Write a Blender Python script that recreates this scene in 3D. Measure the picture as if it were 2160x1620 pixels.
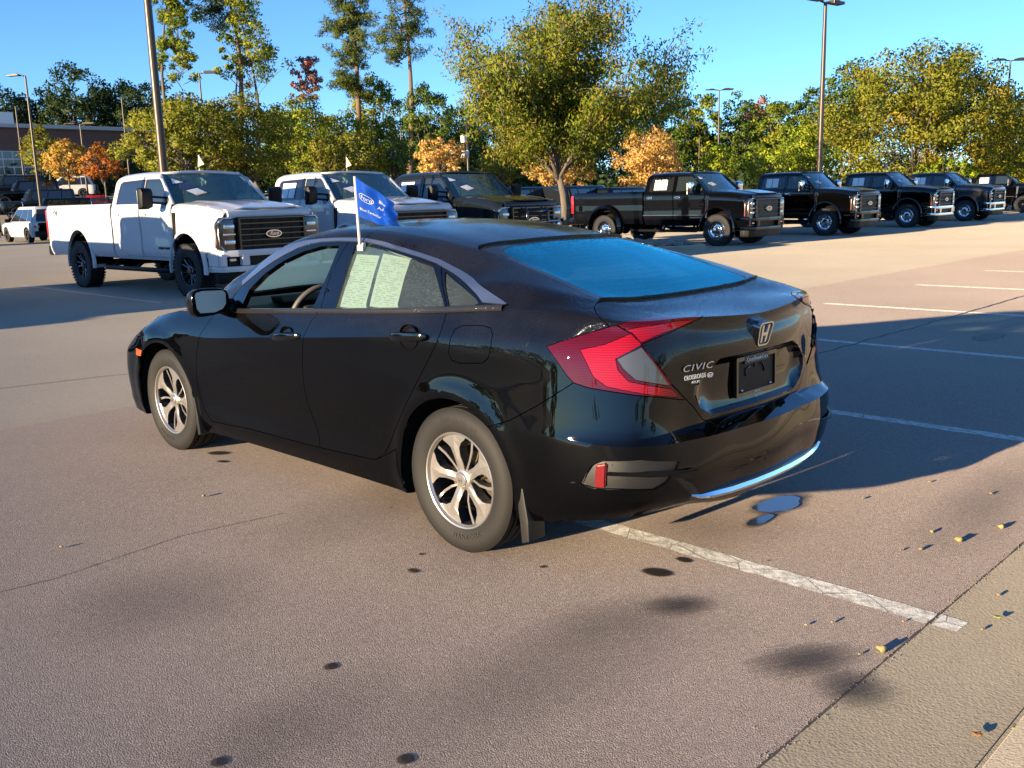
import bpy, bmesh, math, random
import numpy as np
from mathutils import Vector, Matrix
import bpy
scene=bpy.context.scene
for _o in list(bpy.data.objects):bpy.data.objects.remove(_o)
CAM=dict(pos=(-2.9463,3.4926,1.5212),yaw=-.7901,pitch=.1947,roll=.0263,f=1991.94/2160)
def make_camera():
    c=bpy.data.cameras.new('camera');o=bpy.data.objects.new('camera',c);scene.collection.objects.link(o)
    c.sensor_width=36;c.lens=36*CAM['f'];c.clip_start=.05;c.clip_end=3000
    y,p,r=CAM['yaw'],CAM['pitch'],CAM['roll']
    f=Vector((math.cos(y)*math.cos(p),math.sin(y)*math.cos(p),-math.sin(p)))
    rt=f.cross(Vector((0,0,1))).normalized();dn=f.cross(rt)
    r2=math.cos(r)*rt+math.sin(r)*dn;d2=-math.sin(r)*rt+math.cos(r)*dn
    M=Matrix((r2,-d2,-f)).transposed().to_4x4();M.translation=Vector(CAM['pos']);o.matrix_world=M
    scene.camera=o;return o
SUN_EL,SUN_AZ=9.0,85.0
def build_light():
    w=bpy.data.worlds.new('World');scene.world=w;w.use_nodes=True;nt=w.node_tree
    el=math.radians(SUN_EL);az=math.radians(SUN_AZ)
    sk=nt.nodes.new('ShaderNodeTexSky');sk.sky_type='NISHITA';sk.sun_disc=False;sk.sun_elevation=el;sk.sun_rotation=math.radians(90)-az
    sk.air_density=.72;sk.dust_density=0.0;sk.ozone_density=4.4;sk.altitude=0
    bg=nt.nodes['Background'];nt.links.new(sk.outputs[0],bg.inputs[0]);bg.inputs[1].default_value=.114
    s=bpy.data.lights.new('sun','SUN');s.energy=5.0;s.angle=math.radians(.5);s.color=(1,.78,.50)
    o=bpy.data.objects.new('sun',s);scene.collection.objects.link(o)
    o.rotation_euler=Vector((math.cos(az)*math.cos(el),math.sin(az)*math.cos(el),math.sin(el))).to_track_quat('Z','Y').to_euler();o.location=(0,30,30)
    v=scene.view_settings;v.view_transform='Standard';v.look='None';v.gamma=1;v.use_curve_mapping=False;v.exposure=1.5;c=scene.cycles;c.max_bounces=6;c.diffuse_bounces=2;c.glossy_bounces=3;c.transmission_bounces=3;c.transparent_max_bounces=10
make_camera();build_light()
R_=math.radians
scene=bpy.context.scene
COL=scene.collection
def tag(o,label=None,cat=None,group=None,kind=None):
    if label:o['label']=label
    if cat:o['category']=cat
    if group:o['group']=group
    if kind:o['kind']=kind
    return o
def empty(name,loc=(0,0,0),rz=0.0):
    o=bpy.data.objects.new(name,None);COL.objects.link(o);o.location=loc;o.rotation_euler=(0,0,rz);o.empty_display_size=.2;return o
def mkobj(name,me,parent=None):
    o=bpy.data.objects.new(name,me);COL.objects.link(o)
    if parent is not None:o.parent=parent
    return o
def pyobj(name,V,F,mat,parent=None,smooth=False):
    me=bpy.data.meshes.new(name);me.from_pydata([tuple(v) for v in V],[],[tuple(f) for f in F])
    if smooth:me.shade_smooth()
    for m in (mat if isinstance(mat,(list,tuple)) else [mat]):me.materials.append(m)
    return mkobj(name,me,parent)
def bmobj(name,bm,mat,parent=None,smooth=True,ang=None,free=True):
    me=bpy.data.meshes.new(name)
    if ang is not None:
        for e in bm.edges:
            if len(e.link_faces)==2 and e.calc_face_angle(0)>ang:e.smooth=False
            else:e.smooth=True
    for f in bm.faces:f.smooth=smooth
    bm.to_mesh(me)
    if free:bm.free()
    for m in (mat if isinstance(mat,(list,tuple)) else [mat]):me.materials.append(m)
    return mkobj(name,me,parent)
def copy_tree(o,parent=None):
    c=o.copy();COL.objects.link(c)
    if parent is not None:c.parent=parent
    for ch in o.children:copy_tree(ch,c)
    return c
# ---- shape helpers writing into a bmesh
def bbox(bm,c,s,rot=None,bev=0.0,seg=1,mi=0,M=None):
    r=bmesh.ops.create_cube(bm,size=1.0)
    vs=r['verts']
    for v in vs:
        p=Vector((v.co.x*s[0],v.co.y*s[1],v.co.z*s[2]))
        if rot is not None:p=rot@p
        v.co=p+Vector(c)
        if M is not None:v.co=M@v.co
    fs=list({f for v in vs for f in v.link_faces})
    if bev>0:
        es=list({e for v in vs for e in v.link_edges})
        o=bmesh.ops.bevel(bm,geom=es,offset=bev,segments=seg,profile=.6,affect='EDGES')
        fs=list({f for f in o['faces']}|{f for f in fs if f.is_valid})
    for f in fs:f.material_index=mi
    return fs
def prism(bm,poly,axis,a,b,bev=0.0,mi=0,M=None):
    """extrude 2D polygon; axis 0: poly=(y,z) along x; 1: poly=(x,z) along y; 2: poly=(x,y) along z"""
    def pt(p,t):
        return Vector((t,p[0],p[1])) if axis==0 else Vector((p[0],t,p[1])) if axis==1 else Vector((p[0],p[1],t))
    va=[bm.verts.new(pt(p,a)) for p in poly];vb=[bm.verts.new(pt(p,b)) for p in poly]
    n=len(poly);fs=[bm.faces.new(va),bm.faces.new(vb[::-1])]
    for i in range(n):fs.append(bm.faces.new((va[i],vb[i],vb[(i+1)%n],va[(i+1)%n])))
    bmesh.ops.recalc_face_normals(bm,faces=fs)
    vs=va+vb
    if bev>0:
        es=list({e for f in fs for e in f.edges})
        o=bmesh.ops.bevel(bm,geom=es,offset=bev,segments=2,profile=.6,affect='EDGES',clamp_overlap=True)
        fs=list(set(o['faces'])|{f for f in fs if f.is_valid});vs=list({v for f in fs for v in f.verts})
    for f in fs:f.material_index=mi
    if M is not None:
        for v in vs:v.co=M@v.co
    return fs
def lathe(bm,prof,n=32,c=(0,0,0),axis=1,mi=0,a0=0,a1=2*math.pi):
    """prof list of (r,t): radius, position along axis"""
    full=abs(a1-a0-2*math.pi)<1e-6
    rings=[]
    m=n if full else n+1
    for r,t in prof:
        ring=[]
        for k in range(m):
            a=a0+(a1-a0)*k/n
            ca,sa=math.cos(a)*r,math.sin(a)*r
            p=(ca,t,sa) if axis==1 else (t,ca,sa) if axis==0 else (ca,sa,t)
            ring.append(bm.verts.new((p[0]+c[0],p[1]+c[1],p[2]+c[2])))
        rings.append(ring)
    fs=[]
    for i in range(len(rings)-1):
        for k in range(n):
            k2=(k+1)%m
            fs.append(bm.faces.new((rings[i][k],rings[i+1][k],rings[i+1][k2],rings[i][k2])))
    for f in fs:f.material_index=mi
    return fs
def tube(bm,pts,rad,n=8,mi=0,caps=True):
    pts=[Vector(p) for p in pts];rings=[]
    rads=rad if isinstance(rad,(list,tuple)) else [rad]*len(pts)
    up=None
    for i,p in enumerate(pts):
        d=(pts[min(i+1,len(pts)-1)]-pts[max(i-1,0)]).normalized()
        if up is None:
            up=Vector((0,0,1)) if abs(d.z)<.9 else Vector((1,0,0))
        x=d.cross(up).normalized();y=x.cross(d);up=y
        rings.append([bm.verts.new(p+rads[i]*(math.cos(2*math.pi*k/n)*x+math.sin(2*math.pi*k/n)*y)) for k in range(n)])
    fs=[]
    for i in range(len(rings)-1):
        for k in range(n):fs.append(bm.faces.new((rings[i][k],rings[i][(k+1)%n],rings[i+1][(k+1)%n],rings[i+1][k])))
    if caps:
        fs.append(bm.faces.new(rings[0][::-1]));fs.append(bm.faces.new(rings[-1]))
    for f in fs:f.material_index=mi
    return fs
def recalc(bm):
    bmesh.ops.recalc_face_normals(bm,faces=bm.faces[:]);return bm
# ---- loft machinery
def tangents(t,P):
    P=np.asarray(P,float);d=(P[1:]-P[:-1])/(t[1:]-t[:-1])[:,None]
    m=np.empty_like(P);h=t[1:]-t[:-1]
    if len(t)==2:m[:]=d[0];return m,d
    m[1:-1]=(d[:-1]*h[1:,None]+d[1:]*h[:-1,None])/(h[1:]+h[:-1])[:,None]
    m[0]=1.5*d[0]-.5*m[1];m[-1]=1.5*d[-1]-.5*m[-2]
    return m,d
def herm(t,P,mr,ml,te):
    """mr: tangent leaving knot, ml: tangent arriving at knot"""
    te=np.asarray(te,float)
    i=np.clip(np.searchsorted(t,te,side='right')-1,0,len(t)-2)
    h=(t[i+1]-t[i]);s=((te-t[i])/h)[:,None];h=h[:,None]
    return (2*s**3-3*s**2+1)*P[i]+(s**3-2*s**2+s)*h*mr[i]+(-2*s**3+3*s**2)*P[i+1]+(s**3-s**2)*h*ml[i+1]
def spline(t,P,te):
    t=np.asarray(t,float);P=np.asarray(P,float);m,d=tangents(t,P);return herm(t,P,m,m,te)
def vspline(t,C,te,crease):
    """C (n,3); crease dict line->weight"""
    m,d=tangents(t,C);mr=m.copy();ml=m.copy()
    for c,w in crease.items():
        if w<=0 or c<=0 or c>=len(t)-1:continue
        mr[c]=(1-w)*m[c]+w*(1.5*d[c]-.5*m[c+1]) if c+1<len(t) else m[c]
        ml[c]=(1-w)*m[c]+w*(1.5*d[c-1]-.5*m[c-1])
    return herm(t,C,mr,ml,te)
def knots_at(kn,xs):
    """kn rows (x,y,z) with x decreasing -> points at xs"""
    k=np.array(kn,float);return spline(-k[:,0],k,-np.asarray(xs,float))
def chord(P):
    d=np.linalg.norm(np.diff(P,axis=0),axis=1);return np.concatenate([[0],np.cumsum(np.maximum(d,1e-4))])
class Cutter:
    def __init__(s,bm):
        s.bm=bm;s.part=bm.faces.layers.int.get('part') or bm.faces.layers.int.new('part')
    @staticmethod
    def basis(d):
        d=Vector(d).normalized();a=Vector((0,0,1)).cross(d)
        a=Vector((1,0,0)) if a.length<1e-4 else a.normalized()
        return d,a,d.cross(a)
    def run(s,poly,d,pid=None,closed=True,filt=None,cut=True,only=None):
        """poly 3D points; cut along it in direction d, assign part pid inside"""
        bm=s.bm;d,a,b=s.basis(d)
        P=[Vector(p) for p in poly];Q=[(p.dot(a),p.dot(b)) for p in P]
        n=len(Q);segs=[(i,(i+1)%n) for i in range(n if closed else n-1)]
        x0=min(p[0] for p in Q)-.03;x1=max(p[0] for p in Q)+.03;y0=min(p[1] for p in Q)-.03;y1=max(p[1] for p in Q)+.03
        bm.faces.ensure_lookup_table()
        def ok(f):
            c=f.calc_center_median();u,v=c.dot(a),c.dot(b)
            if not(x0<u<x1 and y0<v<y1):return False
            f.normal_update()
            if f.normal.dot(d)<=0.02:return False
            if only is not None and f[s.part] not in only:return False
            return filt is None or filt(c)
        cand=set(f for f in bm.faces if ok(f))
        if cut:
            for i,j in segs:
                p,q=Q[i],Q[j];L=math.hypot(q[0]-p[0],q[1]-p[1])
                if L<1e-5:continue
                ex,ey=(q[0]-p[0])/L,(q[1]-p[1])/L;sel=[]
                for f in cand:
                    lo=hi=None;t0=1e9;t1=-1e9;s0=1e9;s1=-1e9
                    for v in f.verts:
                        U=v.co.dot(a)-p[0];W=v.co.dot(b)-p[1];t=U*ex+W*ey;sd=-U*ey+W*ex
                        t0=min(t0,t);t1=max(t1,t);s0=min(s0,sd);s1=max(s1,sd)
                    if s0<-1e-5 and s1>1e-5 and t1>-1e-4 and t0<L+1e-4:sel.append(f)
                if not sel:continue
                es={e for f in sel for e in f.edges};vs={v for f in sel for v in f.verts}
                nrm=a*(-ey)+b*ex
                co=a*p[0]+b*p[1]
                r=bmesh.ops.bisect_plane(bm,geom=list(sel)+list(es)+list(vs),dist=1e-5,plane_co=co,plane_no=nrm)
                nf={g for g in r['geom'] if isinstance(g,bmesh.types.BMFace)}
                nf|={f for g in r['geom_cut'] if isinstance(g,bmesh.types.BMVert) for f in g.link_faces}
                cand={f for f in cand if f.is_valid}|{f for f in nf if f.is_valid and ok(f)}
        if pid is not None and closed:
            for f in [f for f in bm.faces if ok(f)]:
                c=f.calc_center_median();u,v=c.dot(a),c.dot(b);ins=False
                for i,j in segs:
                    (xa,ya),(xb,yb)=Q[i],Q[j]
                    if (ya>v)!=(yb>v) and u<(xb-xa)*(v-ya)/(yb-ya)+xa:ins=not ins
                if ins:f[s.part]=pid
    def extract(s,pid,mirror_join=False,gap=.002,flange=.012,push=0.0,keep_center=True,flip=False):
        """new bmesh with the faces of a part: shrink its rim and fold a flange inward"""
        pids=pid if isinstance(pid,(tuple,list,set)) else (pid,)
        nb=bmesh.new();mp={}
        def gv(v,sg):
            k=(v.index,sg)
            if k not in mp:mp[k]=nb.verts.new((v.co.x,v.co.y*sg,v.co.z))
            return mp[k]
        s.bm.verts.index_update()
        for f in s.bm.faces:
            if f[s.part] in pids:
                vs=[gv(v,1) for v in f.verts]
                try:nb.faces.new(vs[::-1] if flip else vs)
                except ValueError:pass
                if mirror_join:
                    vs=[gv(v,-1) for v in f.verts][::-1]
                    try:nb.faces.new(vs)
                    except ValueError:pass
        if mirror_join:bmesh.ops.remove_doubles(nb,verts=[v for v in nb.verts if abs(v.co.y)<1e-4],dist=3e-4)
        for _ in range(3):
            bv={v for e in nb.edges if len(e.link_faces)==1 for v in e.verts};tm={};used=set()
            for e in sorted((e for e in nb.edges if e.calc_length()<.0055),key=lambda e:e.calc_length()):
                a,b=e.verts
                if len(e.link_faces)==1:
                    if e.calc_length()>.003:continue
                elif (a in bv)==(b in bv):continue
                if b in bv and a not in bv:a,b=b,a
                if a in used or b in used:continue
                tm[b]=a;used|={a,b}
            if not tm:break
            bmesh.ops.weld_verts(nb,targetmap=tm)
        # drop stray specks
        seen=set();comps=[]
        for f in nb.faces:
            if f in seen:continue
            st=[f];seen.add(f);cm=[]
            while st:
                g=st.pop();cm.append(g)
                for e in g.edges:
                    for h in e.link_faces:
                        if h not in seen:seen.add(h);st.append(h)
            comps.append(cm)
        if comps:
            big=max(sum(f.calc_area() for f in c) for c in comps)
            kill=[f for c in comps if sum(f.calc_area() for f in c)<big*.02 for f in c]
            if kill:bmesh.ops.delete(nb,geom=kill,context='FACES')
        nb.normal_update()
        if push:
            for v,n in [(v,v.normal.copy()) for v in nb.verts]:v.co+=n*push
        be=[e for e in nb.edges if len(e.link_faces)==1]
        if not mirror_join:be=[e for e in be if not(abs(e.verts[0].co.y)<1e-4 and abs(e.verts[1].co.y)<1e-4)]
        if gap>0 and be:
            mv={}
            for e in be:
                f=e.link_faces[0];l=[l for l in f.loops if l.edge==e][0]
                ed=(l.link_loop_next.vert.co-l.vert.co)
                if ed.length<1e-7:continue
                w=f.normal.cross(ed.normalized())
                for v in e.verts:mv.setdefault(v,[]).append(w)
            for v,ws in mv.items():
                t=Vector((0,0,0))
                for w in ws:t+=w
                if t.length>1e-6:
                    t.normalize();c=max(.5,t.dot(ws[0]));v.co+=t*(gap/c)
        if flange>0 and be:
            nb.normal_update()
            nor={v:v.normal.copy() for e in be for v in e.verts}
            r=bmesh.ops.extrude_edge_only(nb,edges=be)
            # map new verts to old by position
            old={}
            for v in nor:old[(round(v.co.x,6),round(v.co.y,6),round(v.co.z,6))]=nor[v]
            for g in r['geom']:
                if isinstance(g,bmesh.types.BMVert):
                    k=(round(g.co.x,6),round(g.co.y,6),round(g.co.z,6))
                    if k in old:g.co-=old[k]*flange
        return nb
def mirrored(bm):
    nb=bm.copy()
    for v in nb.verts:v.co.y=-v.co.y
    bmesh.ops.reverse_faces(nb,faces=nb.faces[:]);return nb
# ---------------- materials -----------------
def nodes(name):
    m=bpy.data.materials.new(name);m.use_nodes=True;nt=m.node_tree
    return m,nt,nt.nodes['Principled BSDF'],nt.links
def P(name,col,rough=.5,metal=0,coat=0,coat_r=.03,spec=.5,**kw):
    m,nt,b,l=nodes(name)
    b.inputs['Base Color'].default_value=(*col,1);b.inputs['Roughness'].default_value=rough;b.inputs['Metallic'].default_value=metal
    b.inputs['Coat Weight'].default_value=coat;b.inputs['Coat Roughness'].default_value=coat_r;b.inputs['Specular IOR Level'].default_value=spec
    return m
def N(nt,t,**kw):
    n=nt.nodes.new(t)
    for k,v in kw.items():
        if k.startswith('i_'):n.inputs[int(k[2:]) if k[2:].isdigit() else k[2:]].default_value=v
        else:setattr(n,k,v)
    return n
def ramp(nt,a,b,ca=(0,0,0,1),cb=(1,1,1,1)):
    r=nt.nodes.new('ShaderNodeValToRGB');r.color_ramp.elements[0].position=a;r.color_ramp.elements[1].position=b
    r.color_ramp.elements[0].color=ca;r.color_ramp.elements[1].color=cb;return r
def math_(nt,op,a=None,b=None,clamp=False):
    n=nt.nodes.new('ShaderNodeMath');n.operation=op;n.use_clamp=clamp
    for i,v in enumerate((a,b)):
        if v is None:continue
        if isinstance(v,(int,float)):n.inputs[i].default_value=v
        else:nt.links.new(v,n.inputs[i])
    return n.outputs[0]
def mixc(nt,f,a,b):
    n=nt.nodes.new('ShaderNodeMix');n.data_type='RGBA'
    for i,v in ((0,f),(6,a),(7,b)):
        if isinstance(v,(int,float)):n.inputs[i].default_value=v
        elif isinstance(v,tuple):n.inputs[i].default_value=(*v,1) if len(v)==3 else v
        else:nt.links.new(v,n.inputs[i])
    return n.outputs[2]
def geo_pos(nt):
    return N(nt,'ShaderNodeTexCoord').outputs['Object']
def paint(name,col,metallic=0.0,rough=.35,dew=0.0,dewz=(.88,1.05),dewcol=(.16,.13,.115),flake=0,dust=.0):
    """clear-coated paint with a film of dew and dust on the upper panels"""
    m,nt,b,l=nodes(name)
    b.inputs['Metallic'].default_value=metallic
    b.inputs['Coat Weight'].default_value=1;b.inputs['Coat Roughness'].default_value=.02;b.inputs['Coat IOR'].default_value=1.5;b.inputs['Specular IOR Level'].default_value=.5 if metallic>0 else 0.0
    tc=geo_pos(nt)
    no=N(nt,'ShaderNodeTexNoise',i_Scale=2.3,i_Detail=5.0);l.new(tc,no.inputs['Vector'])
    c=mixc(nt,math_(nt,'MULTIPLY',no.outputs['Fac'],.25),col,tuple(min(1,x*1.15+.002) for x in col))
    b.inputs['Roughness'].default_value=rough
    if dew>0:
        sp=N(nt,'ShaderNodeSeparateXYZ');l.new(tc,sp.inputs[0])
        mr=N(nt,'ShaderNodeMapRange');mr.inputs['From Min'].default_value=dewz[0];mr.inputs['From Max'].default_value=dewz[1];l.new(sp.outputs[2],mr.inputs['Value'])
        n2=N(nt,'ShaderNodeTexNoise',i_Scale=3.0,i_Detail=4.0);l.new(tc,n2.inputs['Vector'])
        r2=ramp(nt,.32,.62);l.new(n2.outputs['Fac'],r2.inputs[0])
        vo=N(nt,'ShaderNodeTexVoronoi',i_Scale=150.0);l.new(tc,vo.inputs['Vector'])
        dr=ramp(nt,.15,.42,(1,1,1,1),(0,0,0,1));l.new(vo.outputs['Distance'],dr.inputs[0])
        f=math_(nt,'MULTIPLY',mr.outputs[0],math_(nt,'ADD',math_(nt,'MULTIPLY',r2.outputs[0],.65),.35),True)
        drops=math_(nt,'MULTIPLY',f,dr.outputs[0])
        film=math_(nt,'MULTIPLY',f,dew*.55,True)
        fac=math_(nt,'ADD',film,math_(nt,'MULTIPLY',drops,dew*.35),True)
        c=mixc(nt,fac,c,dewcol)
        cr=math_(nt,'ADD',math_(nt,'MULTIPLY',f,.22*dew),.02)
        l.new(cr,b.inputs['Coat Roughness'])
        bp=N(nt,'ShaderNodeBump',i_Strength=.35,i_Distance=.004);l.new(drops,bp.inputs['Height'])
        l.new(bp.outputs[0],b.inputs['Coat Normal'])
    if not isinstance(c,tuple):l.new(c,b.inputs['Base Color'])
    return m
def glass(name,tint=(.45,.62,.58),film=0.0,filmcol=(.5,.55,.55),rough=.02,refl=1.0,filmrough=.6,drops=False,gcol=(1,1,1),tl_=.35):
    """thin window pane: tinted see-through with a fresnel reflection and optional dew film"""
    m=bpy.data.materials.new(name);m.use_nodes=True;nt=m.node_tree;nt.nodes.clear();l=nt.links
    o=N(nt,'ShaderNodeOutputMaterial');tr=N(nt,'ShaderNodeBsdfTransparent');tr.inputs[0].default_value=(*tint,1)
    gl=N(nt,'ShaderNodeBsdfGlossy');gl.inputs['Roughness'].default_value=rough;gl.inputs[0].default_value=(*gcol,1)
    fr=N(nt,'ShaderNodeFresnel');gm_=N(nt,'ShaderNodeNewGeometry');l.new(math_(nt,'SUBTRACT',1.55,math_(nt,'MULTIPLY',gm_.outputs['Backfacing'],1.55-1/1.55)),fr.inputs[0])
    mx=N(nt,'ShaderNodeMixShader');l.new(math_(nt,'MULTIPLY',fr.outputs[0],refl,True),mx.inputs[0]);
    src=tr.outputs[0]
    if film>0:
        df=N(nt,'ShaderNodeBsdfDiffuse');df.inputs[0].default_value=(*filmcol,1)
        tl=N(nt,'ShaderNodeBsdfTranslucent');tl.inputs[0].default_value=(*filmcol,1)
        md=N(nt,'ShaderNodeMixShader');md.inputs[0].default_value=tl_;l.new(df.outputs[0],md.inputs[1]);l.new(tl.outputs[0],md.inputs[2])
        m2=N(nt,'ShaderNodeMixShader')
        if drops:
            tc=geo_pos(nt)
            vo=N(nt,'ShaderNodeTexVoronoi',i_Scale=95.0);l.new(tc,vo.inputs['Vector'])
            dr=ramp(nt,.2,.5,(1,1,1,1),(0,0,0,1));l.new(vo.outputs['Distance'],dr.inputs[0])
            no=N(nt,'ShaderNodeTexNoise',i_Scale=4.0,i_Detail=4.0);l.new(tc,no.inputs['Vector'])
            nr=ramp(nt,.35,.62);l.new(no.outputs['Fac'],nr.inputs[0])
            l.new(math_(nt,'MULTIPLY',math_(nt,'ADD',math_(nt,'MULTIPLY',math_(nt,'MULTIPLY',dr.outputs[0],nr.outputs[0]),.8),.6),film,True),m2.inputs[0])
            bp=N(nt,'ShaderNodeBump',i_Strength=.3,i_Distance=.003);l.new(dr.outputs[0],bp.inputs['Height']);l.new(bp.outputs[0],gl.inputs['Normal'])
        else:m2.inputs[0].default_value=film
        l.new(tr.outputs[0],m2.inputs[1]);l.new(md.outputs[0],m2.inputs[2]);src=m2.outputs[0]
    l.new(src,mx.inputs[1]);l.new(gl.outputs[0],mx.inputs[2]);l.new(mx.outputs[0],o.inputs[0])
    return m
M={}
M['civic_paint']=paint('black paint with dew',(.0009,.0009,.001),rough=.4,dew=.5,dewcol=(.032,.028,.026))
M['black_gloss']=P('gloss black trim',(.002,.002,.0023),.12,0,.6)
M['black_plastic']=P('black plastic',(.006,.006,.0065),.5,spec=.18)
M['grey_plastic']=P('grey plastic',(.017,.0165,.016),.42)
M['dark']=P('dark lining',(.006,.006,.006),.9,spec=.1)
M['cabin']=P('black cabin trim',(.018,.018,.019),.55)
M['seat']=P('dark grey seat cloth',(.03,.03,.032),.85)
M['rubber']=None
M['chrome']=P('chrome',(.75,.76,.78),.08,1)
M['satin_chrome']=P('satin window chrome with dew',(.48,.49,.52),.26,.95)
M['rim_face']=P('machined alloy',(.46,.43,.40),.32,.8,.3)
M['rim_dark']=P('dark grey wheel pocket',(.05,.05,.053),.35,.4)
M['brake']=P('tarnished brake disc',(.17,.14,.10),.42,.8)
M['red_lens']=P('dark red lens',(.095,.0008,.004),.3,0,1.0,.006,spec=0)
M['red_bright']=P('bright red light guide',(.33,.002,.009),.3,0,1.0,.006,spec=0)
M['red_refl']=P('red reflector',(.15,.003,.006),.25,0,1.0,.05)
M['clear_lens']=P('clear grey lens',(.26,.25,.24),.12,.5,1.0,.03)
M['amber']=P('amber marker lens',(.60,.09,.008),.25,0,1.0,.05)
M['glass_side']=glass('dewy tinted side glass',(.48,.60,.56),.24,(.26,.33,.32),.03,1.0,drops=True)
M['glass_far']=glass('tinted glass fogged with dew',(.45,.72,.72),.62,(.36,.62,.62),.05,1.0,tl_=.7)
M['glass_rear']=glass('dewy rear glass with painted sky blue',(.06,.12,.16),.12,(.05,.20,.27),.15,2.1,drops=True,gcol=(.16,.80,.86))  # dew film; its blue and the gloss blue paint in the sky's reflection
M['mirror']=P('mirror glass with dew',(.62,.74,.67),.35,.15)
def tyre_mat():
    m,nt,b,l=nodes('tyre rubber');tc=geo_pos(nt)
    no=N(nt,'ShaderNodeTexNoise',i_Scale=9.0,i_Detail=6.0);l.new(tc,no.inputs['Vector'])
    l.new(mixc(nt,no.outputs['Fac'],(.0045,.0040,.0035),(.009,.0078,.0065)),b.inputs['Base Color'])
    b.inputs['Roughness'].default_value=.72;return m
M['rubber']=tyre_mat()
M['rubber_letter']=P('tyre lettering',(.022,.019,.016),.6)
M['rubber_dark']=P('black tyre rubber',(.012,.012,.013),.75)
M['white_print']=P('white print',(.8,.8,.76),.5)

def ribbed(name,a,b_,scale,coat=1.0,metal=0.0,noise=False):
    m,nt,b,l=nodes(name);tc=geo_pos(nt)
    w=N(nt,'ShaderNodeTexWave',i_Scale=scale,i_Distortion=1.5 if not noise else 9.0,i_Detail=2.0);w.bands_direction='Z';l.new(tc,w.inputs['Vector'])
    r=ramp(nt,.25,.8);l.new(w.outputs['Fac'],r.inputs[0]);l.new(mixc(nt,r.outputs[0],a,b_),b.inputs['Base Color'])
    b.inputs['Roughness'].default_value=.3;b.inputs['Metallic'].default_value=metal;b.inputs['Coat Weight'].default_value=coat;b.inputs['Coat Roughness'].default_value=.006;b.inputs['Specular IOR Level'].default_value=.0 if metal==0 else .5
    bp=N(nt,'ShaderNodeBump',i_Strength=.25,i_Distance=.004);l.new(w.outputs['Fac'],bp.inputs['Height']);l.new(bp.outputs[0],b.inputs['Normal']);return m
M['red_bright']=ribbed('ribbed red light guide',(.20,.0018,.006),(.32,.003,.009),34.0)
M['red_lens']=ribbed('dark red ribbed lens',(.040,.0004,.002),(.085,.0008,.004),52.0)
M['clear_lens']=P('smoky clear lens',(.10,.098,.094),.25,.4,1.0,.006)
# ---------------- black sedan: body surface -----------------
CJ=[ # side knots of the eleven body lines, front to rear
[(3.35,.70,.20),(2.7,.78,.17),(2.2,.78,.185),(1,.76,.185),(.3,.76,.185),(-.45,.78,.24),(-.62,.76,.275),(-.79,.68,.305)],
[(3.35,.80,.19),(3.1,.845,.18),(2.7,.86,.18),(2.2,.848,.187),(1,.842,.19),(.35,.85,.19),(0,.86,.19),(-.42,.86,.235),(-.62,.83,.272),(-.795,.745,.30)],
[(3.35,.82,.30),(3.1,.868,.29),(2.7,.885,.28),(2.2,.875,.275),(1.0,.872,.297),(.5,.878,.315),(0,.89,.30),(-.42,.885,.295),(-.62,.852,.322),(-.815,.775,.345)],
[(3.35,.83,.40),(3.1,.878,.40),(2.7,.893,.40),(2.2,.868,.40),(1,.862,.41),(.5,.872,.42),(0,.897,.41),(-.42,.892,.39),(-.64,.86,.39),(-.84,.775,.395)],
[(3.35,.83,.52),(3.1,.882,.52),(2.7,.897,.53),(2.2,.878,.53),(1,.874,.54),(.5,.884,.54),(0,.902,.54),(-.42,.896,.50),(-.65,.864,.49),(-.86,.775,.48)],
[(3.33,.81,.62),(3.1,.88,.64),(2.7,.895,.66),(2.2,.888,.66),(1,.886,.67),(.5,.892,.67),(0,.903,.66),(-.42,.893,.61),(-.66,.858,.60),(-.865,.76,.597)],
[(3.30,.79,.66),(3.08,.872,.69),(2.7,.892,.70),(2.2,.889,.70),(1,.889,.71),(.5,.894,.71),(0,.903,.70),(-.42,.888,.645),(-.66,.85,.63),(-.855,.745,.622)],
[(3.27,.77,.69),(3.05,.862,.73),(2.7,.888,.74),(2.2,.891,.735),(1,.893,.79),(.5,.893,.82),(0,.893,.82),(-.42,.867,.80),(-.65,.828,.79),(-.835,.72,.78)],
[(3.22,.75,.72),(3.0,.84,.765),(2.7,.875,.775),(2.2,.893,.772),(1.45,.897,.833),(1.09,.897,.862),(.26,.890,.931),(0,.882,.945),(-.42,.850,.955),(-.64,.805,.95),(-.815,.70,.94)],
[(3.19,.735,.735),(2.95,.81,.80),(2.7,.845,.825),(2.2,.868,.845),(1.45,.874,.893),(1.0,.875,.93),(.26,.868,.985),(0,.86,1.0),(-.42,.822,1.02),(-.63,.78,1.02),(-.80,.69,1.005)],
[(3.16,.72,.75),(2.95,.775,.825),(2.7,.80,.872),(2.3,.82,.917),(1.78,.845,.943),(1.02,.84,.99),(.06,.828,1.057),(-.2,.812,1.078),(-.42,.785,1.083),(-.62,.745,1.075),(-.785,.675,1.052)]]
CR=[ # rear stations y~.44, .23, 0
[(-.86,.46,.325),(-.91,.50,.315),(-.95,.52,.345),(-.972,.525,.39),(-.985,.52,.48),(-.985,.49,.597),(-.915,.455,.63),(-.914,.45,.78),(-.910,.44,.93),(-.896,.44,1.0),(-.897,.44,1.052)],
[(-.90,.23,.29),(-.945,.235,.28),(-.985,.24,.32),(-1.005,.24,.39),(-1.02,.24,.48),(-1.015,.235,.597),(-.935,.23,.632),(-.943,.23,.78),(-.945,.23,.925),(-.933,.23,.985),(-.940,.23,1.040)],
[(-.91,0,.29),(-.955,0,.28),(-.995,0,.32),(-1.02,0,.39),(-1.035,0,.48),(-1.03,0,.597),(-.945,0,.632),(-.953,0,.78),(-.956,0,.925),(-.944,0,.982),(-.953,0,1.030)]]
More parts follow.
